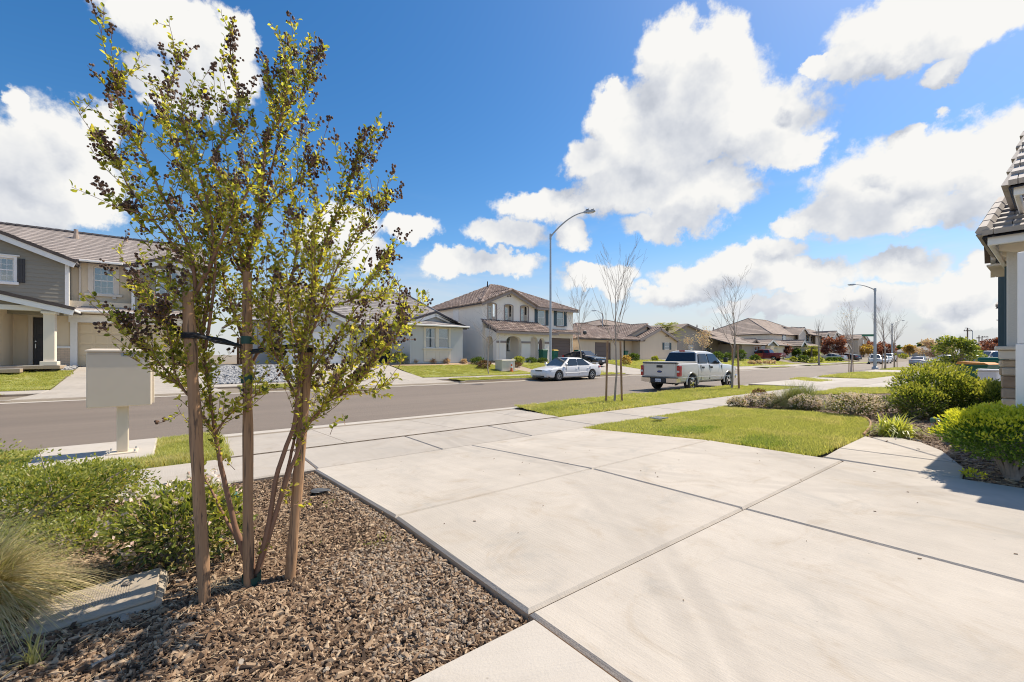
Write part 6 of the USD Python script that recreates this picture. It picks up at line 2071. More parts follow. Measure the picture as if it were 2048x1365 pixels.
P1 = on_s(1101, 752, far_curb(19.9) + .55); t1_, s1_ = ts(P1); z1_ = terrain(t1_, s1_)
B = W(t1_, s1_, z1_)
hh = H + (VH - 470) / F * B[1] - z1_
_, e = lamp_post('tall grey lamp post with a curved arm behind the white sedan', B, hh, (U2[0] * .55 + .35, -.62 + .25, 0), 2.35, (470 - 432) / F * B[1] + .05)
for k, (dx, dz) in enumerate(((.18, .0), (.5, .0))):
    b = thing('bird', 'small dark bird perched on the lamp head, the %s one' % ('left' if k == 0 else 'right'), 'bird', B + e + np.array([dx, -.05, .07]))
    m = MB(); m.add(*MB().blob((0, 0, .07), (.09, .05, .055), 2).arr()); m.add(*MB().blob((.075, 0, .13), (.035, .032, .032), 2).arr())
    obj('body', m, 'bird', b, smooth=True)
    obj('beak', MB().tube([(.1, 0, .13), (.14, 0, .125)], [.012, .002], 6), 'bird', b)
    obj('tail', MB().hull([(-.07, .02, .06), (-.07, -.02, .06), (-.17, .025, .045), (-.17, -.025, .045), (-.1, 0, .08)]), 'bird', b)
    for s in (-.015, .015): obj('leg', MB().tube([(0, s, .03), (.01, s, -.02)], .006, 5), 'bird', b)
B = on_s(1750, 737, 12.6); B = W(*ts(B), .13); B = W(*ts(B), terrain(*ts(B)))
B = on_z(1750, 737, .13)
lamp_post('tall grey lamp post with a green street name sign low on its left side', B, 1.49 + (VH - 578) / F * B[1] + .0, (-1, .1, 0), (50) / F * B[1] - .7, 9 / F * B[1] + .15, sign=1.49 + (VH - 671) / F * B[1], r0=.16)
B = on_z(1784, 721, .3)
lamp_post('distant lamp post with its arm to the right, between the bare street trees', B, 1.3 + (VH - 648) / F * B[1], (1, .15, 0), 29 / F * B[1] - .7, 7 / F * B[1] + .15, r0=.2)
B = at(1205, 640, 75.0); B[2] = 1.0
lamp_post('small lamp post behind the red-roofed house, its arm to the left', B, .62 + (VH - 628) / F * 75, (-1, .1, 0), 19 / F * 75 - .5, 8 / F * 75, r0=.12)
B = at(2026, 640, 60.0); B[2] = .3
lamp_post('lamp whose arm shows beside the wall of the house at the right edge', B, 1.3 + (VH - 643) / F * 60, (-1, -.1, 0), 36 / F * 60 - .7, 5 / F * 60, r0=.13)


def util_pole(label, u, v, Y, arms, lampish=False):
    P = at(u, v, Y); top = P[2]
    r = thing('utility_pole', label, 'utility pole', (P[0], P[1], 0), 0, 'utility poles')
    obj('pole', MB().tube([(0, 0, 0), (0, 0, top)], [.22, .15], 8), 'timber_pole', r)
    for z, a, b in arms:
        m = MB(); m.box(a, b, -.25, -.13, top - z - .12, top - z + .12); obj('crossarm', m, 'timber_pole', r)
        for x in np.linspace(a + .2, b - .2, 4): obj('insulator', MB().tube([(x, -.2, top - z + .12), (x, -.2, top - z + .4)], [.09, .06], 6), 'timber_pole', r)
    return r


util_pole('timber utility pole with a wide crossarm above the young tree', 1935, 656, 140, [(1.0, -1.4, 1.2)])
util_pole('distant thin utility pole right of the young tree', 1958, 671, 170, [(1.1, -1.2, .4)])
util_pole('distant utility pole with one arm reaching right', 1964, 673, 165, [(.3, -.1, 2.2)])
B = at(1945, 663, 130.); B[2] = 0
lamp_post('far lamp post with a tall curved arm beside the utility pole', B, H + (VH - 662) / F * 130, (-1, .0, 0), 1.6, 1.0, r0=.14)

# utility cabinet and cone by the white house lawn
P = on_ground(1010, 742); t_, s_ = ts(P)
c = thing('utility_cabinet', 'beige metal utility cabinet on the lawn before the white house', 'cabinet', P - np.array([0, 0, .05]), HD)
obj('case', MB().bbox(-.62, .62, -.45, .45, .08, .82, .03), 'cabinet_beige', c)
obj('lid', MB().bbox(-.66, .66, -.49, .49, .822, .89, .03), 'cabinet_beige', c)
obj('pad', MB().bbox(-.8, .8, -.62, .62, -.1, .078, .02), 'concrete_kerb', c)
obj('notice', MB().box(.2, .42, -.456, -.4505, .55, .7), 'plate_white', c)
P = on_ground(1023, 745)
c = thing('traffic_cone', 'orange traffic cone with a pale band in front of the utility cabinet', 'traffic cone', P, 0)
obj('base', MB().bbox(-.17, .17, -.17, .17, 0, .03, .01), 'cone_orange', c)
obj('cone', MB().tube([(0, 0, .03), (0, 0, .62)], [.125, .03], 16), 'cone_orange', c, smooth=40)
obj('band', MB().tube([(0, 0, .34), (0, 0, .47)], [.081, .059], 16, cap=False), 'plate_white', c, smooth=40)


def bin_(label, P, rot, lid='bin_green', h=1.05, w=.6):
    r = thing('wheeled_bin', label, 'bin', P, rot, None)
    m = MB(); m.hull([(sx * w * .40, sy * w * .42, .06) for sx in (-1, 1) for sy in (-1, 1)] + [(sx * w * .5, sy * w * .54, h) for sx in (-1, 1) for sy in (-1, 1)])
    obj('body', m, 'bin_green', r)
    obj('rim', MB().bbox(-w * .54, w * .54, -w * .58, w * .58, h - .06, h + .002, .01), 'bin_green', r)
    m = MB(); m.hull([(sx * w * .55, -w * .60, h + .004) for sx in (-1, 1)] + [(sx * w * .55, w * .58, h + .004) for sx in (-1, 1)] + [(sx * w * .5, -w * .4, h + .07) for sx in (-1, 1)] + [(sx * w * .5, w * .55, h + .09) for sx in (-1, 1)])
    obj('lid', m, lid, r)
    for sx in (-1, 1): obj('wheel', MB().cyl((sx * w * .36, w * .5, .1), (sx * w * .48, w * .5, .1), .1, 14), 'tyre', r)
    obj('handle', MB().tube([(-w * .35, w * .68, h - .02), (w * .35, w * .68, h - .02)], .018, 8), 'trim_black', r)
    return r


bin_('green wheeled bin with an orange lid on the lawn side behind the hedge', at(1956, 762, 15.2) * (1, 1, 0) + (0, 0, .30), 20, 'bin_orange', h=.98, w=.72)
bin_('green wheeled bin behind the house corner, right of the orange-lidded bin', at(2000, 762, 16.5) * (1, 1, 0) + (0, 0, .35), 10, h=1.08, w=.75)
bin_('green wheeled bin left of the arched doorway on the white house porch', on_s(1086.5, 724, 30.6) * (1, 1, 0) + (0, 0, 1.0), HD)
bin_('green wheeled bin with a yellow lid in front of the brown garage', on_s(1108, 722, 31.6) * (1, 1, 0) + (0, 0, 1.0), HD, 'yellow')
bin_('green wheeled bin behind the black car', on_s(1157, 722, 31.5) * (1, 1, 0) + (0, 0, 1.0), HD)
bin_('green wheeled bin beside the arched entry of the red-tiled house', on_s(1349 - 100, 722, 33.5) * (1, 1, 0) + (0, 0, 1.0), HD)
P = at(1988, 765, 12.5); P[2] = .32
c = thing('low_wall', 'low white wall end showing through the hedge by the stone pillar', 'wall', P, 30)
obj('wall', MB().bbox(-.17, .17, -.1, .3, -.1, .82, .02), 'white_paint', c)
obj('cap', MB().bbox(-.20, .20, -.13, .33, .822, .88, .015), 'white_paint', c)
car('suv', 'grey SUV with red tail lamps parked behind the orange-lidded bin', at(1978, 727, 46) * (1, 1, 0) + (0, 0, .3), HD + 150, 'car_grey', L=4.7, Wd=1.9, Ht=1.75, kind='suv', detail=False)
car('sedan', 'silver car whose nose shows left of the young tree', at(1893, 731, 52) * (1, 1, 0) + (0, 0, .2), 165, 'car_silver', L=4.7, detail=False)
P = on_z(1225 + 207, 707, 0) if False else None

# ------------------------------------------------------------------ plants
def leaf_mesh(P, D, Nn, size, wide=.5, fold=.18, shape=2):
    """many leaves: two triangles each (four when shape is 4), folded along the midrib"""
    P, D, Nn = (np.asarray(a, float) for a in (P, D, Nn))
    D = D / (np.linalg.norm(D, axis=1, keepdims=True) + 1e-9)
    S = np.cross(D, Nn); S /= np.linalg.norm(S, axis=1, keepdims=True) + 1e-9
    Nn = np.cross(S, D)
    L = np.broadcast_to(np.asarray(size, float), (len(P),))[:, None]
    w = np.broadcast_to(np.asarray(wide, float), (len(P),))[:, None]
    n = len(P)
    if shape == 2:
        v = np.stack([P, P + D * L * .5 + S * L * w * .5 + Nn * L * fold * w, P + D * L, P + D * L * .5 - S * L * w * .5 + Nn * L * fold * w], 1)
        f = np.array([(0, 1, 2), (0, 2, 3)])
    else:
        tip = P + D * L - Nn * L * .12
        mid = P + D * L * .55
        v = np.stack([P, P + D * L * .35 + S * L * w * .46 + Nn * L * fold * w, P + D * L * .72 + S * L * w * .36 + Nn * L * fold * w * .6, tip, P + D * L * .72 - S * L * w * .36 + Nn * L * fold * w * .6, P + D * L * .35 - S * L * w * .46 + Nn * L * fold * w, mid], 1)
        f = np.array([(0, 1, 6), (1, 2, 6), (2, 3, 6), (3, 4, 6), (4, 5, 6), (5, 0, 6)])
    k = v.shape[1]
    F_ = (f[None] + (np.arange(n) * k)[:, None, None]).reshape(-1, 3)
    return v.reshape(-1, 3), F_


def rand_dirs(rng, n, up=0.0):
    d = rng.normal(size=(n, 3)); d[:, 2] += up
    return d / np.linalg.norm(d, axis=1, keepdims=True)


def clump_points(rng, n, centre, radii, bumps=26, depth=.45, seed=0, squash_bottom=.25):
    """points in the outer part of a lumpy crown, with their outward directions"""
    c = np.asarray(centre, float); R = np.asarray(radii, float)
    d = rand_dirs(rng, n, .25)
    d[:, 2] = np.where(d[:, 2] < 0, d[:, 2] * (1 - squash_bottom), d[:, 2])
    d /= np.linalg.norm(d, axis=1, keepdims=True)
    lump = .74 + .40 * meshkit.noise(d * bumps * .16 + seed * 3.7, seed) + .22 * (meshkit.noise(d * bumps * .42 + seed * 1.3, seed + 1) - .5)
    r = lump * (1 - depth * rng.random(n) ** 1.6)
    return c + d * R * r[:, None], d


def shrub(name, label, cat, base, radii, leafmat, n, size, seed, stem='trunk_grey', tipmat=None, tip_frac=.25, flower=None, nflower=0, wide=.5, height=None, bumps=26, group=None, depth=.5, up=.35, shape=2, stems=9, floor=.01):
    """shrub with stems and a lumpy mass of single leaves; base is the foot point"""
    rng = np.random.default_rng(seed)
    r = thing(name, label, cat, base, 0, group)
    rx, ry, rz = radii
    cz = height if height is not None else rz * .85
    m = MB()
    for i in range(stems):
        a = rng.uniform(0, 2 * np.pi); q = rng.uniform(.3, .85)
        e = np.array([math.cos(a) * rx * q, math.sin(a) * ry * q, cz + rz * rng.uniform(-.1, .6)])
        mid = e * np.array([.35, .35, .5]) + rng.normal(size=3) * .02
        m.tube([(0, 0, -.05), mid, e], [.018 + .012 * rx, .012 + .006 * rx, .005], 5)
    obj('stems', m, stem, r)
    P, d = clump_points(rng, n, (0, 0, cz), radii, bumps, depth, seed)
    keep = P[:, 2] > floor
    P, d = P[keep], d[keep]
    D = d * .8 + rand_dirs(rng, len(P)) * .75; D[:, 2] += up
    Nn = rand_dirs(rng, len(P), .9)
    s = size * rng.uniform(.7, 1.3, len(P))
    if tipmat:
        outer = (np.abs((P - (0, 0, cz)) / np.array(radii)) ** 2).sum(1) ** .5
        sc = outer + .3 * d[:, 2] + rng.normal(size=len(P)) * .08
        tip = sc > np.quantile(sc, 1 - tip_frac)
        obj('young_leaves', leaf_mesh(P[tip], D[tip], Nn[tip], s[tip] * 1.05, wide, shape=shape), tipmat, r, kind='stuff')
        P, D, Nn, s = P[~tip], D[~tip], Nn[~tip], s[~tip]
    obj('foliage', leaf_mesh(P, D, Nn, s, wide, shape=shape), leafmat, r, kind='stuff')
    if flower:
        P, d = clump_points(rng, nflower, (0, 0, cz), np.array(radii) * 1.04, bumps, .08, seed)
        k = (P[:, 2] > cz * .75); P, d = P[k], d[k]
        C = np.repeat(P, 12, 0) + rng.normal(size=(len(P) * 12, 3)) * size * .62
        obj('blossom', leaf_mesh(C, rand_dirs(rng, len(C), .5), rand_dirs(rng, len(C), 1), size * .75 * rng.uniform(.7, 1.2, len(C)), .8), flower, r, kind='stuff')
    return r


def grass_clump(name, label, base, n, length, spread, mat, seed, lean=(0, 0), width=.006, group=None, plume=None, parts=0, footr=.06):
    """arching blades from one foot"""
    rng = np.random.default_rng(seed)
    r = thing(name, label, 'ornamental grass', base, 0, group)

    def blade_set(n):
        a = rng.uniform(0, 2 * np.pi, n); L = length * rng.uniform(.55, 1.1, n); q = spread * rng.uniform(.15, 1.0, n) ** .8
        V, Fc = [], []
        K = 7
        T = np.linspace(0, 1, K)
        b = np.c_[np.cos(a), np.sin(a)]
        foot = rng.normal(size=(n, 2)) * footr * length
        for i in range(n):
            h = T * L[i] * (1 - .45 * q[i] * T ** 1.2)
            out = L[i] * q[i] * (T ** 1.7) * .95
            x = foot[i, 0] + (b[i, 0] + lean[0]) * out; y = foot[i, 1] + (b[i, 1] + lean[1]) * out
            z = np.maximum(h - .55 * L[i] * q[i] ** 2 * T ** 2.6, .01)
            p = np.c_[x, y, z]
            side = np.array([-b[i, 1], b[i, 0], 0]) * width * rng.uniform(.7, 1.3)
            w = (1 - T ** 2 * .92)[:, None]
            k0 = i * K * 2
            V.append(p + side * w); V.append(p - side * w)
            for j in range(K - 1):
                Fc += [(k0 + j, k0 + j + 1, k0 + K + j + 1), (k0 + j, k0 + K + j + 1, k0 + K + j)]
        return np.vstack(V), np.array(Fc)
    if parts:
        for _ in range(parts):
            obj('leaf_blade', blade_set(1), mat, r)
    else:
        obj('blades', blade_set(n), mat, r, kind='stuff')
    if plume: obj('straw', blade_set(int(n * .55)), plume, r, kind='stuff')
    return r


def tree_skeleton(rng, h, trunk_r, levels=3, start=.25, spread=.5, nb=(7, 5, 3), up=.6, curve=.15, ratio=(.55, .5, .45)):
    """list of (points, radii, level): a leader with branches sweeping upwards"""
    out = []
    K = 9
    p = np.c_[np.cumsum(rng.normal(size=K) * h * .008), np.cumsum(rng.normal(size=K) * h * .008), np.linspace(0, h, K)]
    out.append((p, np.linspace(trunk_r, trunk_r * .16, K), 0))

    def grow(parent, lev, L):
        pts, rad, _ = parent
        k = nb[min(lev, len(nb) - 1)]
        for i in range(k):
            f = start + (1 - start) * (i + rng.uniform(.1, .9)) / k if lev == 0 else rng.uniform(.2, .92)
            x = f * (len(pts) - 1); j = min(int(x), len(pts) - 2); q = x - j
            base = pts[j] * (1 - q) + pts[j + 1] * q; br = (rad[j] * (1 - q) + rad[j + 1] * q) * .62
            t = pts[j + 1] - pts[j]; t /= np.linalg.norm(t)
            a = rng.uniform(0, 2 * np.pi)
            side = np.array([math.cos(a), math.sin(a), 0.0])
            dirn = t * up + side * spread * rng.uniform(.7, 1.3); dirn /= np.linalg.norm(dirn)
            l = L * ratio[min(lev, len(ratio) - 1)] * (1.15 - .6 * f if lev == 0 else rng.uniform(.6, 1.1))
            M = 6; T = np.linspace(0, 1, M)[:, None]
            bend = np.array([0, 0, 1.0]) * curve * l
            pp = base + dirn * l * T + bend * T ** 2 + rng.normal(size=(M, 3)) * l * .02 * T
            b = (pp, np.linspace(br, max(br * .18, .0022), M), lev + 1)
            out.append(b)
            if lev + 1 < levels: grow(b, lev + 1, l)
    grow(out[0], 0, h)
    return out


def bare_tree(name, label, base, h, seed, mat='bare_twig', trunk_r=.04, spread=.5, start=.28, nb=(12, 5, 3), stakes=0, group='bare young street trees', leaf=None, levels=3, nleaf=0, up=.7, lsize=.08):
    rng = np.random.default_rng(seed)
    r = thing(name, label, 'tree', base, 0, group)
    sk = tree_skeleton(rng, h, trunk_r, levels, start, spread, nb, up)
    m = MB(); m.tube(np.vstack([sk[0][0][0] - (0, 0, .1), sk[0][0]]), np.r_[sk[0][1][0] * 1.15, sk[0][1]], 7); obj('trunk', m, mat, r, smooth=50)
    m = MB()
    for p, q, lv in sk[1:]: m.tube(p, np.maximum(q, .0028 if h < 6 else .006), 4 if lv == 1 else 3, cap=False)
    obj('branches', m, mat, r, kind='stuff')
    for i in range(stakes):
        a = rng.uniform(0, 6.28) if stakes > 2 else (.3 + math.pi * i)
        d = np.array([math.cos(a), math.sin(a)]) * .28
        obj('stake', MB().tube([(d[0], d[1], -.1), (d[0] * .8, d[1] * .8, 1.9)], [.035, .032], 8), 'stake_wood', r)
    if leaf:
        tips = [x for x in sk if x[2] >= 2]
        P = np.vstack([x[0][2:] for x in tips]); P = P[rng.integers(0, len(P), nleaf)] + rng.normal(size=(nleaf, 3)) * lsize * 1.4
        obj('foliage', leaf_mesh(P, rand_dirs(rng, nleaf), rand_dirs(rng, nleaf, .5), lsize * rng.uniform(.6, 1.3, nleaf), .6), leaf, r, kind='stuff')
    return r


def leafy_tree(name, label, base, h, crown, leafmat, n, size, seed, trunk_h=.3, group=None, mat='trunk_grey', tipmat=None, clear=1.0, tr=.09):
    """tree with a crown of leaf clusters held on limbs; crown = (rx, ry, rz)"""
    rng = np.random.default_rng(seed)
    r = thing(name, label, 'tree', base, 0, group)
    cz = h - crown[2]
    m = MB(); m.tube([(0, 0, -.2), (0, 0, h * trunk_h), (rng.normal() * .05, rng.normal() * .05, cz)], [tr * 1.2, tr, tr * .6], 7); obj('trunk', m, mat, r, smooth=50)
    k = 26
    C = (0, 0, cz) + rand_dirs(rng, k, .15) * np.array(crown) * rng.uniform(.35, .95, k)[:, None]
    m = MB()
    for c in C: m.tube([(0, 0, h * trunk_h + rng.uniform(0, .3) * (cz - h * trunk_h)), c * np.array([.45, .45, .8]) + np.array([0, 0, .1 * cz]), c], [tr * .45, tr * .25, tr * .08], 4, cap=False)
    obj('limbs', m, mat, r, kind='stuff')
    R = np.array(crown).mean() * .36
    j = rng.integers(0, k, n)
    P = C[j] + rand_dirs(rng, n) * (R * rng.random(n) ** .45)[:, None] * np.array([1.1, 1.1, .8])
    D = (P - (0, 0, cz)); D /= np.linalg.norm(D, axis=1, keepdims=True) + 1e-9; D = D + rand_dirs(rng, n) * .9
    s = size * rng.uniform(.6, 1.3, n)
    if tipmat:
        tip = rng.random(n) < .35
        obj('young_leaves', leaf_mesh(P[tip], D[tip], rand_dirs(rng, tip.sum(), .6), s[tip], .6), tipmat, r, kind='stuff')
        P, D, s = P[~tip], D[~tip], s[~tip]
    obj('crown', leaf_mesh(P, D, rand_dirs(rng, len(P), .6), s, .6), leafmat, r, kind='stuff')
    return r


# ---- bare street trees
B = on_ground(1228, 806)
bare_tree('young_tree', 'bare young tree with two stakes, tallest, on the grass strip left of the silver pickup', B, (806 - 560) / F * B[1], 11, trunk_r=.036, spread=.36, start=.42, nb=(12, 4, 2), stakes=2, up=.9)
B = on_ground(1464, 778)
bare_tree('young_tree', 'bare young tree with stakes at the front of the silver pickup', B, (778 - 597) / F * B[1], 12, trunk_r=.045, spread=.5, start=.36, nb=(13, 4, 2), stakes=3, up=.85)
B = on_ground(976, 750)
bare_tree('young_tree', 'small pale bare tree on the strip before the grey house, left of the cabinet', B, (750 - 632) / F * B[1], 13, trunk_r=.05, spread=.75, start=.42, nb=(12, 4, 3), up=.75)
B = on_ground(1163, 735)
bare_tree('young_tree', 'pale bare tree behind the white sedan by the garage of the white house', B, (735 - 600) / F * B[1], 14, trunk_r=.06, spread=.4, start=.3, nb=(11, 4, 3), up=.9)
B = on_ground(1640, 731)
bare_tree('young_tree', 'bare stubby tree on the far strip right of the red pickup', B, (731 - 660) / F * B[1], 15, 'trunk_grey', trunk_r=.14, spread=.2, start=.55, nb=(9, 3, 2), up=1.0)
for u, v, top, sd, lab in ((1702, 745, 640, 16, 'bare tree with reddish buds on the grass island left of the second lamp post'), (1768, 739, 634, 17, 'bare tree standing close right of the second lamp post'), (1791, 736, 655, 18, 'bare tree in front of the distant lamp post')):
    B = on_ground(u, v)
    bare_tree('young_tree', lab, B, (v - top) / F * B[1], sd, trunk_r=.07, spread=.42, start=.33, nb=(13, 5, 3), stakes=2, leaf='blossom' if sd == 16 else None, nleaf=160, up=.85)
B = at(1405, 712, 52); B[2] = 1.0
bare_tree('blossom_tree', 'small blossoming tree against the taupe gable wall', B, (712 - 664) / F * 52, 19, trunk_r=.08, spread=.6, start=.25, nb=(9, 5, 4), leaf='blossom', nleaf=700, group=None, lsize=.16)
B = at(1376, 712, 50); B[2] = 1.0
bare_tree('blossom_tree', 'thin blossoming sapling left of the one on the taupe gable wall', B, (712 - 676) / F * 50, 20, trunk_r=.05, spread=.4, start=.35, nb=(7, 4, 3), leaf='blossom', nleaf=220, group=None, lsize=.14)

# ---- leafy trees down the street: (name, label, u, v_base, Y, v_top, width px, leaf, seed)
FT = [('plum_tree', 'dark plum-leaved tree before the twin-gabled house', 1668, 714, 92, 672, 46, 'plum_leaf', 31, 2600),
      ('plum_tree', 'dark plum tree left of the second lamp post', 1741, 714, 130, 685, 28, 'plum_leaf', 32, 1500),
      ('plum_tree', 'reddish plum tree between the second and third lamp posts', 1772, 716, 135, 686, 36, 'plum_leaf', 33, 1500),
      ('plum_tree', 'plum tree at the right edge of the street behind the grey SUV', 1984, 716, 90, 676, 40, 'plum_leaf', 34, 2200),
      ('autumn_tree', 'amber-leaved small tree behind the silver SUV', 1727, 716, 118, 688, 26, 'amber_leaf', 35, 1200),
      ('autumn_tree', 'amber-leaved tree before the long low roof', 1819, 716, 150, 691, 20, 'amber_leaf', 36, 1000),
      ('autumn_tree', 'rust-coloured mop-headed tree above the red pickup bed', 1568, 716, 84, 688, 26, 'plum_leaf', 37, 1400),
      ('blossom_tree', 'pale pink blossom tree at the far end of the street', 1866, 716, 120, 680, 46, 'blossom', 38, 1800),
      ('blossom_tree', 'pale pink blossom tree half behind the young green tree', 1892, 716, 110, 683, 36, 'blossom', 39, 1500),
      ('green_tree', 'round dark green shrub tree behind the red pickup', 1588, 722, 86, 697, 26, 'dark_leaf', 40, 1500),
      ('evergreen_tree', 'dark evergreen far off above the low grey roof', 1848, 705, 220, 684, 18, 'dark_leaf', 41, 900),
      ('green_tree', 'yellow-green shrubs before the cream house', 1622, 720, 88, 699, 26, 'lime_leaf', 42, 1200),
      ('plum_tree', 'brownish plum tree behind the young green tree', 1960, 716, 95, 682, 40, 'plum_leaf', 43, 1600),
      ('evergreen_tree', 'pointed far evergreen on the horizon', 1817, 706, 240, 690, 9, 'dark_leaf', 44, 500),
      ('green_tree', 'low hazy far tree on the horizon right of the third lamp', 1799, 706, 240, 692, 12, 'dark_leaf', 45, 500)]
for nm, lab, u, vb, Y, vt, wpx, lf, sd, n in FT:
    P = at(u, vb, Y); z0 = terrain(*ts(P)); P[2] = z0
    h = H + (VH - vt) / F * Y - z0; w = wpx / F * Y / 2
    leafy_tree(nm, lab, P, h, (w, w, h * .42), lf, n, .0042 * Y, sd, tr=.1 + .0006 * Y)
P = at(1921, 735, 18.5); P[2] = .3
leafy_tree('green_tree', 'young tree with glossy yellow-green leaves behind the big hedge', P, H + (VH - 672) / F * 18.5 - .3, (.86, .86, .75), 'hedge_leaf', 3200, .11, 51, tr=.05, tipmat='lime_leaf')


def palm(label, P, h, seed, s=1.0):
    rng = np.random.default_rng(seed)
    r = thing('palm_tree', label, 'palm tree', P, 0)
    obj('trunk', MB().tube([(0, 0, 0), (0, 0, h)], [.25 * s, .2 * s], 8), 'timber_pole', r)
    for i in range(18):
        a = rng.uniform(0, 6.28); e = rng.uniform(-.2, 1.1); L = 2.4 * s
        T = np.linspace(0, 1, 8)[:, None]
        d = np.array([math.cos(a) * math.cos(e), math.sin(a) * math.cos(e), math.sin(e)])
        p = np.array([0, 0, h]) + d * L * T - np.array([0, 0, 1.5 * s]) * T ** 2
        Q = np.repeat(p[1:], 6, 0) + rng.normal(size=(42, 3)) * .04
        side = np.cross(d, (0, 0, 1)); side /= np.linalg.norm(side)
        sg_ = np.tile([1, -1, 1, -1, 1, -1], 7)[:, None]
        D = side * sg_ + d * .6 + np.array([0, 0, -.3])
        v, f = leaf_mesh(Q, D, np.tile((0, 0, 1.0), (42, 1)), .75 * s, .12)
        m = MB(); m.add(v, f); m.tube(p, np.linspace(.03, .008, 8) * s, 4, cap=False)
        obj('frond', m, 'lime_leaf', r)


P = at(1334, 700, 62); P[2] = 1.0
palm('palm tree with ragged fronds between the red-tiled and taupe houses', P, H + (VH - 656) / F * 62 - 1.0, 61, 1.0)
P = at(1645 - 22, 716, 86); P[2] = 1.0
palm('small yellow-green palm before the cream two-storey house', P, 2.0, 62, .7)

# ---- far lawns and beds: traced on the rising ground
def lawn_poly(px, lift=0.0):
    return [ts(on_ground(u, v, lift)) for u, v in px]


def turf_sheet(name, label, poly, lift, mat, res=.5, cat='lawn'):
    """lawn surface draped on the terrain"""
    P = sg.Polygon(poly)
    if not P.is_valid: P = P.buffer(0)
    a0, b0, a1, b1 = P.bounds
    m = MB()
    xs = np.arange(a0, a1 + res, res); ys = np.arange(b0, b1 + res, res)
    for i in range(len(xs) - 1):
        for j in range(len(ys) - 1):
            c = P.intersection(sg.box(xs[i], ys[j], xs[i + 1], ys[j + 1]))
            for g in getattr(c, 'geoms', [c]):
                if g.geom_type != 'Polygon' or g.area < 1e-5: continue
                r = np.array(g.exterior.coords)[:-1]
                if not g.exterior.is_ccw: r = r[::-1]
                m.add([W(t, s, terrain(t, s) + lift) for t, s in r], [(0, k, k + 1) for k in range(1, len(r) - 1)])
    return obj(name, m, mat, label=label, cat=cat, kind='structure')


def tuft_proto(parent, name, mat, n, h, r, seed, w=.004):
    rng = np.random.default_rng(seed); V, Fc = [], []
    for i in range(n):
        a = rng.uniform(0, 6.28); q = r * math.sqrt(rng.random()); b = rng.uniform(0, 6.28); L = h * rng.uniform(.5, 1.15); ln = rng.uniform(.1, .7)
        x, y = q * math.cos(a), q * math.sin(a); dx, dy = math.cos(b) * L * ln, math.sin(b) * L * ln
        px, py = -math.sin(b) * w, math.cos(b) * w; k = len(V)
        V += [(x - px, y - py, -.005), (x + px, y + py, -.005), (x + dx * .4 - px * .8, y + dy * .4 - py * .8, L * .6), (x + dx * .4 + px * .8, y + dy * .4 + py * .8, L * .6), (x + dx, y + dy, L * .95)]
        Fc += [(k, k + 1, k + 3), (k, k + 3, k + 2), (k + 2, k + 3, k + 4)]
    return obj(name, (np.array(V), np.array(Fc)), mat, parent)


def instancer(name, label, cat, protos, pos, scale, rng, yaw=None, tilt=0.0, parent=None):
    """protos: function(prim path) that defines the prototype meshes and returns their prims"""
    pi = UsdGeom.PointInstancer.Define(stage, numbered(path_of(parent), name))
    P = protos(str(pi.GetPath()))
    pi.CreatePrototypesRel().SetTargets([p.GetPath() for p in P])
    n = len(pos)
    pi.CreatePositionsAttr(Vt.Vec3fArray.FromNumpy(np.asarray(pos, np.float32)))
    pi.CreateProtoIndicesAttr(Vt.IntArray.FromNumpy(rng.integers(0, len(P), n).astype(np.int32)))
    pi.CreateScalesAttr(Vt.Vec3fArray.FromNumpy(np.asarray(scale, np.float32)))
    yaw = rng.uniform(0, 2 * np.pi, n) if yaw is None else yaw
    if tilt:
        q = rand_dirs(rng, n) * rng.normal(size=(n, 1)) * tilt
        w = np.ones(n)
        c, s = np.cos(yaw / 2), np.sin(yaw / 2)
        # tilt then yaw
        Q = np.c_[c * w - s * q[:, 2], c * q[:, 0] - s * q[:, 1], c * q[:, 1] + s * q[:, 0], c * q[:, 2] + s * w]
        Q /= np.linalg.norm(Q, axis=1, keepdims=True)
    else:
        Q = np.c_[np.cos(yaw / 2), np.zeros(n), np.zeros(n), np.sin(yaw / 2)]
    pi.CreateOrientationsAttr(Vt.QuathArray([Gf.Quath(float(a), float(b), float(c_), float(d)) for a, b, c_, d in Q]))
    return setd(pi.GetPrim(), label=label, category=cat, kind='stuff')


def scatter(poly, density, rng, holes=()):
    P = sg.Polygon(poly).buffer(0)
    for h in holes: P = P.difference(h)
    a0, b0, a1, b1 = P.bounds
    n = int((a1 - a0) * (b1 - b0) * density)
    q = np.c_[rng.uniform(a0, a1, n), rng.uniform(b0, b1, n)]
    return q[shapely.contains_xy(P, q[:, 0], q[:, 1])]


def grass_on(name, label, poly, density, h, seed, lift=.0, mat='grass', blades_=26, r=.07, w=.004, holes=()):
    rng = np.random.default_rng(seed)
    q = scatter(poly, density, rng, holes)
    pos = np.array([W(t, s, terrain(t, s) + lift) for t, s in q])
    sc = rng.uniform(.7, 1.25, len(q)); patch = meshkit.noise(np.c_[q * 1.3, np.zeros(len(q))], 4)
    sc = sc * (.65 + .7 * patch)
    return instancer(name, label, 'grass', lambda p: [tuft_proto(p, 'tuft', mat, blades_, h, r, seed * 10 + k, w) for k in range(4)], pos, np.c_[sc, sc, sc], rng)


def fcs(t, d): return (t, far_curb(t) + d)


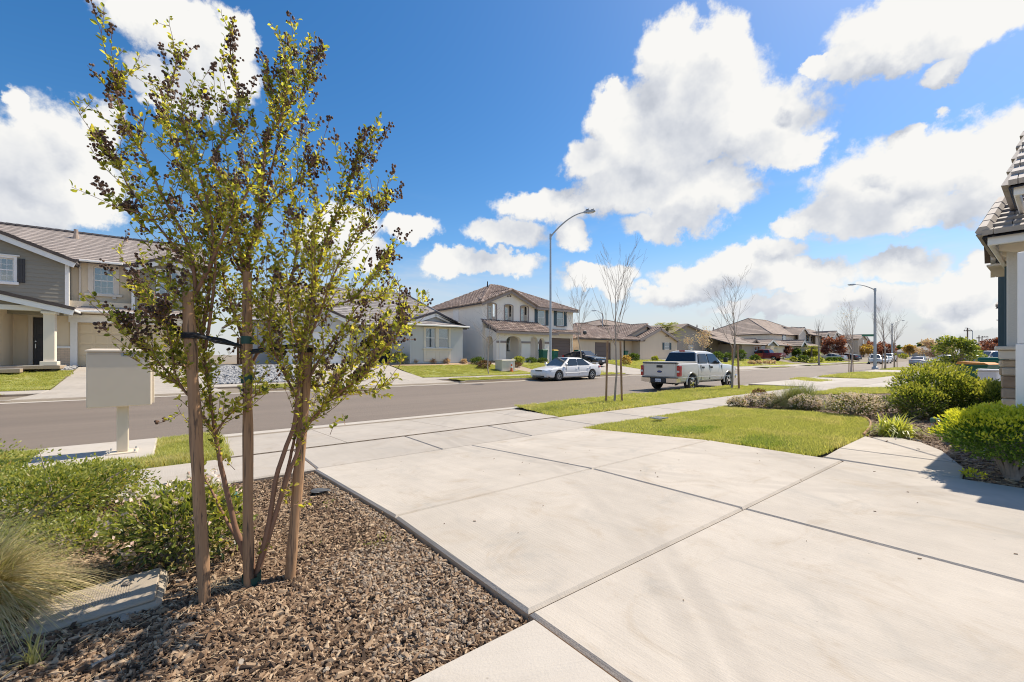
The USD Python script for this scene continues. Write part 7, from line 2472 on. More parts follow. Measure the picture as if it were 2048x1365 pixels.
FAR_LAWNS = [('far lawn before the siding house at the left edge', [fcs(-12, 3.25), fcs(-4.05, 3.25), fcs(-4.05, 8.4), fcs(-12, 8.4)]),
             ('far lawn before the grey bungalow', [fcs(12.1, 3.25), fcs(21.5, 3.25), fcs(20.5, 8.2), fcs(12.1, 8.2)]),
             ('far lawn before the white two-storey house', [fcs(22.5, 3.25), fcs(28.7, 3.25), fcs(28.7, 8.9), fcs(23.0, 8.9)]),
             ('far lawn before the red-tiled house', [fcs(34.6, 3.25), fcs(46.2, 3.25), fcs(46.2, 9.6), fcs(34.6, 9.6)]),
             ('far lawn before the taupe house', [fcs(53.5, 3.25), fcs(76, 3.25), fcs(75, 9.0), fcs(53.5, 9.6)]),
             ('far lawn before the cream two-storey house', [fcs(83, 3.25), fcs(104, 3.25), fcs(104, 9.0), fcs(84, 9.0)])]
STRIPS = [(-14, -5.0), (2.3, 4.9), (12.9, 27.6), (35.7, 45.2), (54.4, 62.5), (70, 81), (90, 110)]
for i, (lab, poly) in enumerate(FAR_LAWNS):
    turf_sheet('lawn', lab, poly, .03, 'turf_far', 1.5)
    d = [60, 60, 40, 18, 9, 6][i]
    grass_on('grass', 'short grass of the ' + lab, poly, d, .06 if i < 3 else .09, 70 + i, .03, 'grass', 34, .14 if i < 3 else .3, .006 if i < 3 else .012)
for i, (a, b) in enumerate(STRIPS):
    poly = [fcs(a, .17), fcs((a + b) / 2, .17), fcs(b, .17), fcs(b, 1.74), fcs((a + b) / 2, 1.74), fcs(a, 1.74)]
    turf_sheet('lawn_strip', 'far kerb grass strip number %d from the left' % (i + 1) if False else ['grass strip by the kerb at the far left', 'short grass strip between the two far driveways', 'long grass strip before the grey and white houses', 'grass strip before the red-tiled house', 'grass strip before the taupe house', 'grass strip before the cream house', 'last grass strip far down the street'][i], poly, .02, 'turf_far', 1.2, 'grass strip')
    if i < 4: grass_on('grass', ['short kerb grass at the far left', 'short kerb grass between the two far driveways', 'short kerb grass before the grey and white houses', 'short kerb grass before the red-tiled house'][i], poly, [60, 60, 50, 20][i], .07, 90 + i, .02, 'grass', 34, .14, .006)

# beds with gravel and low shrubs on the far side
def bed(label, poly, mat, lift=.035): return turf_sheet('planting_bed', label, poly, lift, mat, 1.0, 'planting bed')


bed('dark gravel bed by the porch of the siding house', [fcs(-12, 8.45), fcs(-4.05, 8.45), fcs(-4.05, 9.9), fcs(-12, 9.9)], 'dark_gravel')
bed('dark gravel bed between the two far driveways', [fcs(1.3, 3.25), fcs(5.8, 3.25), fcs(5.8, 11), fcs(1.3, 11)], 'dark_gravel')
bed('red bark bed under the grey bungalow window', [fcs(12.1, 8.25), fcs(20.5, 8.25), fcs(20.5, 9.3), fcs(12.1, 9.3)], 'chip')
bed('tan gravel bed around the utility cabinet', [fcs(20.6, 3.3), fcs(22.4, 3.3), fcs(22.9, 9), fcs(20.6, 9)], 'gravel')
rng_f = np.random.default_rng(5)
q = scatter([fcs(1.3, 3.25), fcs(5.8, 3.25), fcs(5.8, 9), fcs(1.3, 9)], 55, rng_f)
instancer('cobbles', 'grey cobbles in the bed between the two far driveways', 'cobbles', lambda p: [obj('cobble', MB().blob((0, 0, .02), (.09, .06, .045), 1, .3, k), 'dark_gravel', p) for k in range(3)], [W(t, s, terrain(t, s) + .035) for t, s in q], np.repeat(rng_f.uniform(.6, 1.5, len(q))[:, None], 3, 1), rng_f)
q = scatter([fcs(-9, 8.45), fcs(-4.05, 8.45), fcs(-4.05, 9.7), fcs(-9, 9.7)], 60, rng_f)
instancer('cobbles', 'grey cobbles beside the porch of the siding house', 'cobbles', lambda p: [obj('cobble', MB().blob((0, 0, .02), (.09, .06, .045), 1, .3, k), 'dark_gravel', p) for k in range(3)], [W(t, s, terrain(t, s) + .035) for t, s in q], np.repeat(rng_f.uniform(.6, 1.4, len(q))[:, None], 3, 1), rng_f)


def fshrub(label, u, v, w, h, mat, seed, n=420, size=None, flower=None, nf=0, tip=None, group=None):
    B = on_ground(u, v); Y = B[1]; rx = w / F * Y / 2; rz = h / F * Y / 2
    shrub('shrub', label, 'shrub', B, (rx, rx, rz), mat, n, size or .0045 * Y, seed, flower=flower, nflower=nf, tipmat=tip, group=group, height=rz * .95, stems=5)


for k, (u, v, w, h, mat, n, lab) in enumerate([
        (797, 728, 34, 22, 'lime_leaf', 700, 'bright green fern-like shrub left of the grey house window'),
        (830, 728, 11, 9, 'blossom', 200, 'small brownish shrub under the grey house wall, left'), (866, 728, 11, 9, 'blossom', 200, 'small brownish shrub under the panelled window, left'),
        (893, 728, 11, 9, 'blossom', 200, 'small brownish shrub under the panelled window, right'), (928, 728, 10, 8, 'blossom', 180, 'small brownish shrub at the corner of the grey house'),
        (955, 730, 26, 14, 'dark_leaf', 500, 'dark green shrub beside the brown fence gate'), (968, 738, 26, 16, 'barberry_leaf', 500, 'brown-leaved shrub left of the utility cabinet'),
        (1038, 728, 24, 14, 'lime_leaf', 500, 'green shrub behind the utility cabinet'), (1062, 726, 22, 9, 'dark_leaf', 360, 'low dark shrub before the porch arches'), (1030, 735, 26, 9, 'barberry_leaf', 300, 'dry brown low plants right of the utility cabinet'),
        (1085, 726, 18, 8, 'dark_leaf', 300, 'low shrub between porch and lamp post'),
        (1268, 722, 20, 14, 'dark_leaf', 500, 'round dark shrub beside the arched entry'), (1253, 730, 18, 18, 'amber_leaf', 400, 'golden shrub in front of the black car'),
        (1310, 722, 12, 8, 'lime_leaf', 200, 'small lime shrub behind the silver pickup'),
        (1435, 722, 20, 18, 'dark_leaf', 460, 'round dark shrub before the taupe wall, left'), (1456, 722, 18, 16, 'dark_leaf', 420, 'round dark shrub before the taupe wall, middle'), (1482, 722, 16, 22, 'dark_leaf', 420, 'tall dark shrub at the taupe house corner'),
        (1510, 727, 18, 16, 'dark_leaf', 460, 'round clipped shrub left of the red pickup'),
        (1503, 729, 12, 6, 'blossom', 160, 'first pinkish cushion plant on the taupe house lawn'), (1517, 729, 12, 6, 'blossom', 160, 'second pinkish cushion plant on the taupe house lawn'), (1533, 729, 12, 6, 'blossom', 160, 'third pinkish cushion plant on the taupe house lawn'), (1545, 729, 12, 6, 'blossom', 160, 'fourth pinkish cushion plant on the taupe house lawn'),
        (1606, 724, 18, 12, 'dark_leaf', 360, 'green shrub right of the red pickup'), (1587, 723, 10, 7, 'lime_leaf', 200, 'low lime shrub at the tailgate of the red pickup'), (1633, 727, 22, 12, 'lime_leaf', 360, 'yellow-green shrub behind the stubby tree'),
        (1658, 723, 9, 6, 'dark_leaf', 150, 'low round shrub before the silver sedan, first'), (1669, 723, 9, 6, 'dark_leaf', 150, 'low round shrub before the silver sedan, second'), (1680, 723, 9, 6, 'dark_leaf', 150, 'low round shrub before the silver sedan, third'),
        (1711, 720, 16, 8, 'dark_leaf', 220, 'dark shrub left of the silver SUV'), (1786, 717, 14, 8, 'lime_leaf', 220, 'green shrub under the distant lamp post'), (1806, 717, 14, 7, 'lime_leaf', 220, 'green shrub right of the distant lamp post')]):
    fshrub(lab, u, v, w, h, mat, 200 + k, n)

# ------------------------------------------------------------------ near grass strips and the front lawn
LAWN = [(6.48, 5.9), (6.48, 2.02), (7.95, 2.01)] + [gts(u, v) for u, v in ((1728, 870), (1738, 858), (1740, 848), (1733, 839), (1700, 832), (1620, 826), (1540, 820), (1480, 816), (1452, 812))]
LAWN += [(13.3, 5.9)]
LAWN2 = [gts(1560, 786), gts(1700, 788), gts(1815, 785), (23.1, 3.2), (23.1, 5.9), (14.6, 5.9)]
NS = [[(7.19, 7.40), (14.5, 7.40), (22.3, 7.40), (21.9, 9.2), (20.5, 9.86), (14, 9.86), (7.84, 9.86)],
      [(-9, 7.40), (.60, 7.40), (.58, 9.84), (-.22, 9.84), (-.22, 7.98), (-1.64, 7.98), (-1.64, 9.84), (-9, 9.84)],
      [(34.0, 7.4), (45.6, 7.4), (45.6, 10.6), (40, 10.5), (34.6, 10.2)], [(55.6, 7.4), (66, 7.4), (66, 11.9), (56, 11.4)], [(25.2, 6.0), (25.3, 6.1), (25.3, 6.2)]]
NS[4] = [gts(1582, 758), gts(1664, 761), gts(1640, 763.5), gts(1600, 761)]
turf_sheet('lawn', 'bright green front lawn with a curved edge beside the driveway', LAWN, -.02, 'turf_soil', .7)
turf_sheet('lawn', 'lawn beyond the flowering shrubs, before the neighbour driveway', LAWN2, -.02, 'turf_soil', 1.0)
NL = ['grass strip with two bare trees at the near kerb', 'grass around the mailbox pad at the near kerb', 'grass island by the near kerb left of the second lamp post', 'grass island at the foot of the second lamp post', 'small grass wedge beyond the fountain grass']
for lab, poly in zip(NL, NS):
    turf_sheet('lawn_strip', lab, poly, -.015, 'turf_soil', .8, 'grass strip')
grass_on('grass', 'blades of the front lawn beside the driveway', LAWN, 430, .052, 301, -.02, 'grass', 30, .065, .0026)
grass_on('grass', 'blades of the lawn beyond the flowering shrubs', LAWN2, 90, .085, 302, -.02, 'grass', 34, .11, .004)
for k, (lab, poly, d) in enumerate(zip(NL, NS, (150, 320, 22, 12, 30))):
    grass_on('grass', 'blades of the ' + lab, poly, d, .075 if k < 2 else .1, 303 + k, -.015, 'grass', 32, .08 if k < 2 else .2, .003 if k < 2 else .007)
# taller clover-like patches in the lawn
rng = np.random.default_rng(12)
for k, (u, v, w, lab) in enumerate(((1370, 862, 1.0, 'taller dark green tuft patch near the lawn middle'), (1530, 886, .9, 'taller bright green patch near the driveway end of the lawn'))):
    t, s = gts(u, v); n = 420
    q = np.c_[rng.normal(size=n) * w * .33 + t, rng.normal(size=n) * .16 + s]
    q = q[shapely.contains_xy(sg.Polygon(LAWN).buffer(-.07), q[:, 0], q[:, 1])]; n = len(q)
    pos = np.array([W(a, b, terrain(a, b) - .02) for a, b in q])
    sc = rng.uniform(.7, 1.15, n)
    instancer('clover', lab, 'grass', lambda p: [tuft_proto(p, 'tuft', 'clover', 24, .06, .06, 900 + j, .005) for j in range(2)], pos, np.c_[sc, sc, sc], rng)

# beds: dark soil with bark chips on it
BED_L = [(-9, 5.90), (1.385, 5.90), (1.385, 1.64), (-1.22, 1.64), (-1.22, -2.5), (-9, -2.5)]
BED_R = [(6.48, 5.9), (23.0, 5.9), (23.0, -3), (6.48, -3)]


def bed_lift(t, s):
    """mulch lies a little below the slab at its edge"""
    return -.055 if t > 1.0 else -.055 + min(1.0 - t, 1.0) * .035


def bed_sheet(name, label, poly, lf, res=.35):
    P = sg.Polygon(poly).buffer(0); a0, b0, a1, b1 = P.bounds; m = MB()
    xs = np.arange(a0, a1 + res, res); ys = np.arange(b0, b1 + res, res)
    for i in range(len(xs) - 1):
        for j in range(len(ys) - 1):
            c = P.intersection(sg.box(xs[i], ys[j], xs[i + 1], ys[j + 1]))
            for g in getattr(c, 'geoms', [c]):
                if g.geom_type == 'Polygon' and g.area > 1e-5:
                    r = np.array(g.exterior.coords)[:-1]
                    if not g.exterior.is_ccw: r = r[::-1]
                    m.add([W(t, s, terrain(t, s) + lf(t, s)) for t, s in r], [(0, k, k + 1) for k in range(1, len(r) - 1)])
    return obj(name, m, 'earth', label=label, cat='planting bed', kind='structure')


bed_sheet('planting_bed', 'mulched bed in the left foreground under the staked tree', BED_L, lambda t, s: bed_lift(t, s) - .008)
BR = sg.Polygon(BED_R).difference(shapely.union_all([sg.Polygon(w).buffer(0) for w in WALK_R]).buffer(.004)).difference(sg.Polygon(LAWN).buffer(.05)).difference(sg.Polygon(LAWN2).buffer(.02))
for g in getattr(BR, 'geoms', [BR]):
    if g.area > .3: bed_sheet('planting_bed', 'mulched bed between the front lawn and the house' if g.area > 5 else 'strip of mulched bed by the front lawn', list(g.exterior.coords), lambda t, s: -.03, .6)


def chip_protos(p, mat='chip', n=8, seed=0, L=(.014, .034), flat=.30):
    rng = np.random.default_rng(seed); out = []
    for k in range(n):
        l = rng.uniform(*L); w = l * rng.uniform(.16, .38); h = l * rng.uniform(.12, flat)
        c = np.array([(sx, sy, sz) for sx in (-.5, .5) for sy in (-.5, .5) for sz in (-.5, .5)]) * (l, w, h)
        c = c + rng.normal(size=c.shape) * (l * .10, w * .14, h * .2)
        out.append(obj('piece', MB().hull(c), mat, p))
    return out


rng = np.random.default_rng(21)
q = scatter(BED_L, 9500, rng)
d = np.hypot(*(np.array([W(t, s)[:2] for t, s in q])).T)
keep = rng.random(len(q)) < np.clip(1.35 - d / 6.5, .12, 1)
Wq = np.array([W(t, s) for t, s in q]); vis = (np.abs(Wq[:, 0]) < Wq[:, 1] * 1.25 + .25) & (Wq[:, 1] > .7)
q = q[keep & vis]
pos = np.array([W(t, s, terrain(t, s) + bed_lift(t, s) + .003 + .010 * a) for (t, s), a in zip(q, rng.random(len(q)))])
sc = rng.lognormal(-.16, .38, len(q)).clip(.3, 1.9)
instancer('mulch', 'brown bark chips covering the left foreground bed', 'mulch', chip_protos, pos, np.c_[sc, sc, sc], rng, tilt=.36)
q = np.vstack([np.c_[rng.normal(1.05, .20, 1700), rng.uniform(1.68, 3.0, 1700)], np.c_[1.38 - np.abs(rng.normal(0, .08, 900)), rng.uniform(1.7, 5.8, 900)]]); q = q[(q[:, 0] < 1.375) & (q[:, 0] > .2) & (q[:, 1] > 1.65)]
pos = np.array([W(t, s, terrain(t, s) + bed_lift(t, s) + .006 + .012 * a) for (t, s), a in zip(q, rng.random(len(q)))])
sc = rng.uniform(.4, 1.2, len(q))
instancer('gravel', 'small pale stones mixed into the mulch along the driveway edge', 'gravel', lambda p: [obj('stone', MB().blob((0, 0, 0), np.array((.013, .010, .008)), 1, .45, k), 'gravel', p) for k in range(6)], pos, np.c_[sc, sc, sc], rng, tilt=.6)
q = np.c_[rng.normal(-1.3, .6, 330), rng.normal(2.25, .5, 330)]; q = q[(q[:, 1] > 1.7) & (q[:, 0] < .9)]
pos = np.array([W(t, s, terrain(t, s) + bed_lift(t, s) + .012) for t, s in q])
sc = rng.uniform(.8, 2.1, len(q))
instancer('bark_chunks', 'larger weathered grey bark pieces at the bottom left', 'mulch', lambda p: chip_protos(p, 'grey_bark', 6, 7, (.022, .05), .25), pos, np.c_[sc, sc, sc], rng, tilt=.25)
BRm = [g for g in getattr(BR, 'geoms', [BR]) if g.area > .3]
q = np.vstack([scatter(list(g.exterior.coords), 420, rng) for g in BRm])
dd = np.hypot(*(np.array([W(t, s)[:2] for t, s in q])).T); q = q[rng.random(len(q)) < np.clip(1.5 - dd / 13, .06, 1)]
pos = np.array([W(t, s, terrain(t, s) - .025 + .008 * a) for (t, s), a in zip(q, rng.random(len(q)))])
sc = rng.lognormal(.45, .3, len(q)).clip(.6, 2.8)
instancer('mulch', 'brown bark chips covering the bed by the house', 'mulch', lambda p: chip_protos(p, 'chip', 6, 3), pos, np.c_[sc, sc, sc], rng, tilt=.22)
# loose straw and twigs on the mulch
V = MB(); rng = np.random.default_rng(31)
for k in range(420):
    t, s = (rng.normal(-.9, .8), rng.normal(2.6, .7)) if k < 320 else (rng.uniform(-1, 1.3), rng.uniform(1.7, 5.5))
    if s < 1.66 or t > 1.3: continue
    a = rng.uniform(0, 6.28); L = rng.uniform(.04, .16); z = terrain(t, s) + bed_lift(t, s) + .016
    p = W(t, s, z); d = np.array([math.cos(a), math.sin(a), rng.uniform(-.05, .15)]) * L
    V.tube([p, p + d * .5 + rng.normal(size=3) * .006, p + d], [.0016, .0014, .0008], 3, cap=False)
obj('straw', V, 'dry_straw', label='loose dry straw and twigs lying on the left mulch bed', cat='straw', kind='stuff')

# ------------------------------------------------------------------ the staked crape myrtle
TY = 2.46


def on_depth(px, Y0, Y1):
    n = len(px); return np.array([at(u, v, Y0 + (Y1 - Y0) * i / max(n - 1, 1)) for i, (u, v) in enumerate(px)])


def smooth_path(P, step=.035):
    P = np.asarray(P, float); L = np.r_[0, np.cumsum(np.linalg.norm(np.diff(P, axis=0), axis=1))]
    from scipy.interpolate import PchipInterpolator
    f = PchipInterpolator(L, P); n = max(4, int(L[-1] / step))
    return f(np.linspace(0, L[-1], n))


# traced stems and limbs: (pixels from the foot upwards, depth at foot, depth at tip, radius at foot, has a seed head)
LIMBS = [
    ([(503, 1168), (492, 1110), (470, 1050), (455, 980), (440, 915), (431, 868), (422, 800), (413, 730), (404, 670), (396, 620), (390, 588)], 2.50, 2.42, .021, 0),
    ([(390, 588), (410, 553), (430, 505), (444, 480), (468, 432), (496, 385), (520, 345)], 2.42, 2.30, .013, 0),
    ([(390, 590), (388, 540), (372, 480), (345, 425), (318, 375), (290, 312), (262, 270), (240, 215), (226, 140)], 2.42, 2.25, .011, 1),
    ([(404, 670), (420, 560), (428, 480), (410, 420), (385, 365), (362, 318), (340, 268), (328, 215), (348, 150), (357, 104)], 2.45, 2.62, .012, 1),
    ([(410, 700), (425, 600), (430, 520), (424, 440), (408, 370), (388, 310), (372, 268), (362, 190)], 2.44, 2.35, .010, 0),
    ([(430, 870), (405, 830), (375, 790), (349, 765), (324, 735), (300, 715), (280, 690), (258, 660), (240, 625)], 2.46, 2.20, .010, 1),
    ([(375, 790), (350, 745), (342, 700), (333, 655), (325, 610)], 2.38, 2.28, .007, 1),
    ([(431, 868), (455, 835), (480, 812), (505, 795), (527, 780)], 2.46, 2.35, .007, 0),
    ([(498, 1168), (478, 1080), (452, 1035), (430, 990), (408, 948), (402, 915)], 2.52, 2.62, .017, 0),
    ([(402, 915), (395, 850), (380, 780), (350, 700), (320, 640), (290, 590), (270, 540)], 2.62, 2.72, .010, 1),
    ([(505, 1160), (498, 1000), (496, 850), (499, 740), (497, 618), (501, 517), (518, 460), (525, 416), (527, 394), (529, 345), (536, 292), (562, 240), (573, 165), (580, 121), (572, 68)], 2.56, 2.60, .022, 1),
    ([(497, 715), (480, 660), (462, 610), (447, 570), (440, 520), (420, 460), (405, 415), (375, 365)], 2.56, 2.7, .012, 0),
    ([(497, 640), (490, 560), (478, 480), (470, 400), (430, 325), (462, 265), (484, 205), (473, 156), (462, 99), (466, 40)], 2.58, 2.5, .012, 1),
    ([(527, 400), (545, 330), (562, 260), (590, 190), (618, 145), (648, 92)], 2.6, 2.75, .008, 1),
    ([(520, 455), (545, 400), (576, 380), (611, 350), (634, 314)], 2.6, 2.5, .007, 1),
    ([(499, 740), (530, 680), (560, 640), (585, 590), (600, 540), (612, 480)], 2.58, 2.85, .011, 0),
    ([(508, 1165), (535, 1060), (553, 955), (574, 893), (590, 850), (597, 800), (603, 750), (612, 690), (622, 620), (636, 545), (648, 495), (662, 455), (680, 420), (695, 380), (713, 325), (725, 262)], 2.52, 2.55, .018, 1),
    ([(510, 1165), (545, 1050), (574, 955), (594, 898), (603, 868), (629, 834), (660, 800), (690, 780), (722, 756), (762, 706), (795, 668), (810, 610)], 2.55, 2.35, .017, 1),
    ([(508, 1160), (560, 1000), (584, 910), (598, 850), (606, 800), (614, 770), (640, 772), (680, 752), (715, 720), (745, 676), (782, 650), (822, 664)], 2.56, 2.72, .014, 1),
    ([(603, 750), (598, 700), (580, 640), (575, 580), (590, 520), (598, 460), (588, 400), (580, 340)], 2.55, 2.7, .010, 0),
    ([(612, 690), (640, 625), (668, 545), (707, 481), (738, 437), (768, 402), (782, 385)], 2.54, 2.4, .009, 1),
    ([(625, 615), (660, 612), (699, 603), (740, 565), (762, 540), (783, 503)], 2.54, 2.65, .008, 1),
    ([(614, 770), (650, 700), (690, 650), (720, 610), (750, 600), (775, 590)], 2.6, 2.8, .009, 0),
    ([(650, 808), (680, 793), (717, 781), (752, 781), (774, 756)], 2.45, 2.4, .005, 0),
    ([(597, 800), (575, 760), (556, 720), (540, 680), (538, 620), (548, 560), (552, 500)], 2.56, 2.4, .009, 0),
    ([(388, 545), (362, 505), (330, 470), (292, 420), (262, 380), (235, 330), (200, 285), (186, 268)], 2.4, 2.5, .009, 1),
    ([(345, 425), (300, 440), (262, 420), (244, 400)], 2.32, 2.25, .006, 1),
    ([(497, 560), (470, 520), (455, 470), (452, 420), (470, 370), (500, 330)], 2.58, 2.75, .009, 0),
    ([(636, 545), (625, 480), (640, 430), (660, 400), (668, 380)], 2.54, 2.7, .007, 0),
    ([(396, 640), (360, 600), (330, 560), (300, 545), (280, 520)], 2.42, 2.55, .008, 0),
]
rng = np.random.default_rng(77)
root_p = at(503, 1168, TY); root_p[2] = .25
crape = thing('crape_myrtle', 'staked multi-stem young tree with yellow-green leaves and dark seed heads, left foreground', 'tree', root_p)
O_ = root_p
twP, twR = MB(), []
leafP, leafD, leafS = [], [], []
seedP = []
paths = []
for k, (px, y0, y1, r0, head) in enumerate(LIMBS):
    P = smooth_path(on_depth(px, y0, y1)) + rng.normal(size=3) * 0
    n = len(P); P[1:-1] += np.cumsum(rng.normal(size=(n - 2, 3)) * .0012, 0) * np.sin(np.linspace(0, np.pi, n - 2))[:, None]
    R = np.maximum(r0 * .88 * (1 - .80 * np.linspace(0, 1, n) ** 1.1), .0022)
    m = MB(); m.tube(P - O_, R, 8 if r0 > .012 else 6)
    obj('stem' if px[0][1] > 1100 else 'limb', m, 'bark', crape, smooth=60)
    L = np.linalg.norm(np.diff(P, axis=0), axis=1).sum()
    low = px[0][1] > 1100
    paths.append((P, R, head, low))


def panicle(p, d, L, n, rng, rad=.045):
    """open cone of little capsules round the end of a twig"""
    d = d / np.linalg.norm(d)
    f = rng.random(n)
    a = rand_dirs(rng, n); a -= (a @ d)[:, None] * d; a /= np.linalg.norm(a, axis=1, keepdims=True)
    c = p + d * (f * L)[:, None] + a * (rad * (1.15 - .75 * f) * rng.uniform(.3, 1.1, n))[:, None] + np.array([0, 0, .012])
    for i in range(n):
        b = p + d * (f[i] * L * .82)
        if rng.random() < .6: twP.tube([b - O_, (b + c[i]) / 2 - O_ + (0, 0, .004), c[i] - O_], [.0013, .0011, .0009], 3, cap=False)
    seedP.append(c)
    twP.tube([p - O_, p + d * L * .5 - O_, p + d * L - O_], [.0022, .0016, .001], 3, cap=False)


def add_leaves(P, n, rng, size, lo=.05):
    """opposite leaves along a shoot"""
    K = len(P); f = np.sort(rng.uniform(lo, 1.0, n)); x = f * (K - 1); j = np.minimum(x.astype(int), K - 2); q = (x - j)[:, None]
    p = P[j] * (1 - q) + P[j + 1] * q; t = P[j + 1] - P[j]; t /= np.linalg.norm(t, axis=1, keepdims=True) + 1e-9
    s = rand_dirs(rng, n); s -= (s * t).sum(1)[:, None] * t; s /= np.linalg.norm(s, axis=1, keepdims=True) + 1e-9
    leafP.append(p + s * .003); leafD.append(s * .85 + t * .55 + np.array([0, 0, .15])); leafS.append(size * rng.uniform(.6, 1.25, n))


for P, R, head, low in paths:
    n = len(P); L = np.linalg.norm(np.diff(P, axis=0), axis=1).sum()
    f0 = .40 if low else .08
    V0 = P[:, 2]
    nt = int(L / .034)
    for i in range(nt):
        f = rng.uniform(f0, .97)
        x = f * (n - 1); j = min(int(x), n - 2); p = P[j] + (P[j + 1] - P[j]) * (x - j)
        if p[2] < 1.1: continue
        if p[2] < 1.35 and rng.random() < .5: continue
        if p[2] > 2.0 and rng.random() < .30: continue
        t = P[j + 1] - P[j]; t /= np.linalg.norm(t)
        s = rand_dirs(rng, 1)[0]; s -= s @ t * t; s /= np.linalg.norm(s)
        dirn = t * .75 + s * .75 + np.array([0, 0, .35]); dirn /= np.linalg.norm(dirn)
        ln = rng.uniform(.09, .36) * (1.15 - .55 * f)
        T = np.linspace(0, 1, 6)[:, None]
        tw = p + dirn * ln * T + np.array([0, 0, .25 * ln]) * T ** 2 + rng.normal(size=(6, 3)) * .004 * T
        twP.tube(tw - O_, np.linspace(.0026, .0011, 6), 3, cap=False)
        add_leaves(tw, int(ln * 75) + rng.integers(2, 5), rng, .0285)
        for _ in range(rng.integers(0, 3) if ln > .14 else 0):
            j2 = rng.integers(2, 5); d2 = rand_dirs(rng, 1, .5)[0] + dirn * .6; d2 /= np.linalg.norm(d2); l2 = ln * rng.uniform(.3, .6)
            t2 = tw[j2] + d2 * l2 * T + np.array([0, 0, .2 * l2]) * T ** 2
            twP.tube(t2 - O_, np.linspace(.0018, .0009, 6), 3, cap=False); add_leaves(t2, int(l2 * 80) + 2, rng, .026)
            if rng.random() < .16: panicle(t2[-1], t2[-1] - t2[-2], rng.uniform(.04, .08), rng.integers(5, 11), rng, .025)
        if rng.random() < (.42 if p[2] > 2.0 else .24 if p[2] > 1.5 else .12):
            panicle(tw[-1], tw[-1] - tw[-2], rng.uniform(.05, .11), rng.integers(8, 18), rng, .03)
    add_leaves(P[int(n * max(f0, .3)):], int(L * 90), rng, .031)
    if head:
        d = P[-1] - P[-4]
        k0 = int(n * .86)
        panicle(P[k0], P[-1] - P[k0], np.linalg.norm(P[-1] - P[k0]), rng.integers(34, 50), rng, .055)
        for _ in range(5):
            j = rng.integers(min(int(n * .72), n - 3), n - 2); t = P[j + 1] - P[j]; t /= np.linalg.norm(t); s = rand_dirs(rng, 1)[0]
            panicle(P[j], t + s * .8, rng.uniform(.07, .13), rng.integers(12, 22), rng, .035)
# little shoots low on the stems
for u, v, Y in ((440, 905, 2.45), (455, 1010, 2.5), (470, 940, 2.5), (585, 935, 2.5), (560, 985, 2.5), (405, 985, 2.5), (575, 1015, 2.5), (510, 1110, 2.5), (545, 1090, 2.5), (690, 850, 2.4), (660, 870, 2.4), (588, 1010, 2.45), (440, 1040, 2.5)):
    p = at(u, v, Y); T = np.linspace(0, 1, 5)[:, None]; d = rand_dirs(rng, 1, .8)[0] * .09
    tw = p + d * T; twP.tube(tw - O_, np.linspace(.002, .001, 5), 3, cap=False); add_leaves(tw, 9, rng, .030)
obj('twigs', twP, 'bark', crape, kind='stuff')
lp, ld, ls = np.vstack(leafP) - O_, np.vstack(leafD), np.concatenate(leafS)
ln_ = rand_dirs(rng, len(lp), .8)
order = np.argsort(-(ls / (lp[:, 1] + O_[1])))
big, rest = order[:300], order[300:]
for i in big:
    obj('leaf', leaf_mesh(lp[i:i + 1], ld[i:i + 1], ln_[i:i + 1], ls[i:i + 1], .58, shape=4), 'leaf_single', crape)
obj('foliage', leaf_mesh(lp[rest], ld[rest], ln_[rest], ls[rest], .58, shape=4), 'leaf', crape, kind='stuff')
sp_ = np.vstack(seedP) - O_
ico = trimesh.creation.icosphere(1)
ns = len(sp_); sc = rng.uniform(.0048, .0078, ns)
nv = ico.vertices * (1 + .18 * np.sin(ico.vertices[:, :1] * 6))
obj('seed_capsules', ((nv[None] * sc[:, None, None] * np.array([1, 1, 1.15]) + sp_[:, None]).reshape(-1, 3), (ico.faces[None] + (np.arange(ns) * len(nv))[:, None, None]).reshape(-1, 3)), 'seed', crape, kind='stuff')


def stake(label, a, b, r=.034, crack=True):
    P, Q = np.asarray(a), np.asarray(b)
    s = thing('tree_stake', label, 'stake', P, 0, None)
    n = 26; m = MB(); T = np.linspace(0, 1, n)
    pts = (Q - P) * T[:, None]; rr = r * (1 + .05 * np.sin(T * 19 + P[0] * 9) - .06 * T)
    m.tube(pts - np.array([0, 0, .0]), rr, 16)
    v, f = m.arr(); v = v + (meshkit.noise(v * np.array([40, 40, 5]), 5)[:, None] - .5) * np.array([.006, .006, 0])
    obj('pole', (v, f), 'stake_wood', s, smooth=50)
    return s


A1, B1 = at(410, 1203, 2.30), at(376, 585, 2.36)
A2, B2 = at(497, 1172, 2.47), at(494, 545, 2.50)
A3, B3 = at(580, 1155, 2.58), at(618, 690, 2.62)
stake('left brown wooden stake of the crape myrtle, thickest and nearest', A1, B1, .030)
stake('middle upright wooden stake of the crape myrtle, dark split down its length', A2, B2, .0265)
stake('right leaning wooden stake of the crape myrtle', A3, B3, .030)


def along(A, B, v):
    f = (v - (VH + F * (H - A[2]) / A[1])) / ((VH + F * (H - B[2]) / B[1]) - (VH + F * (H - A[2]) / A[1]))
    return A + (B - A) * f


def ring(m, c, r, h=.028):
    a = np.linspace(0, 2 * np.pi, 21)
    for dz in (-h / 3, 0, h / 3):
        m.tube(np.c_[c[0] + r * np.cos(a), c[1] + r * np.sin(a), np.full(21, c[2] + dz)], .0075, 5, cap=False)


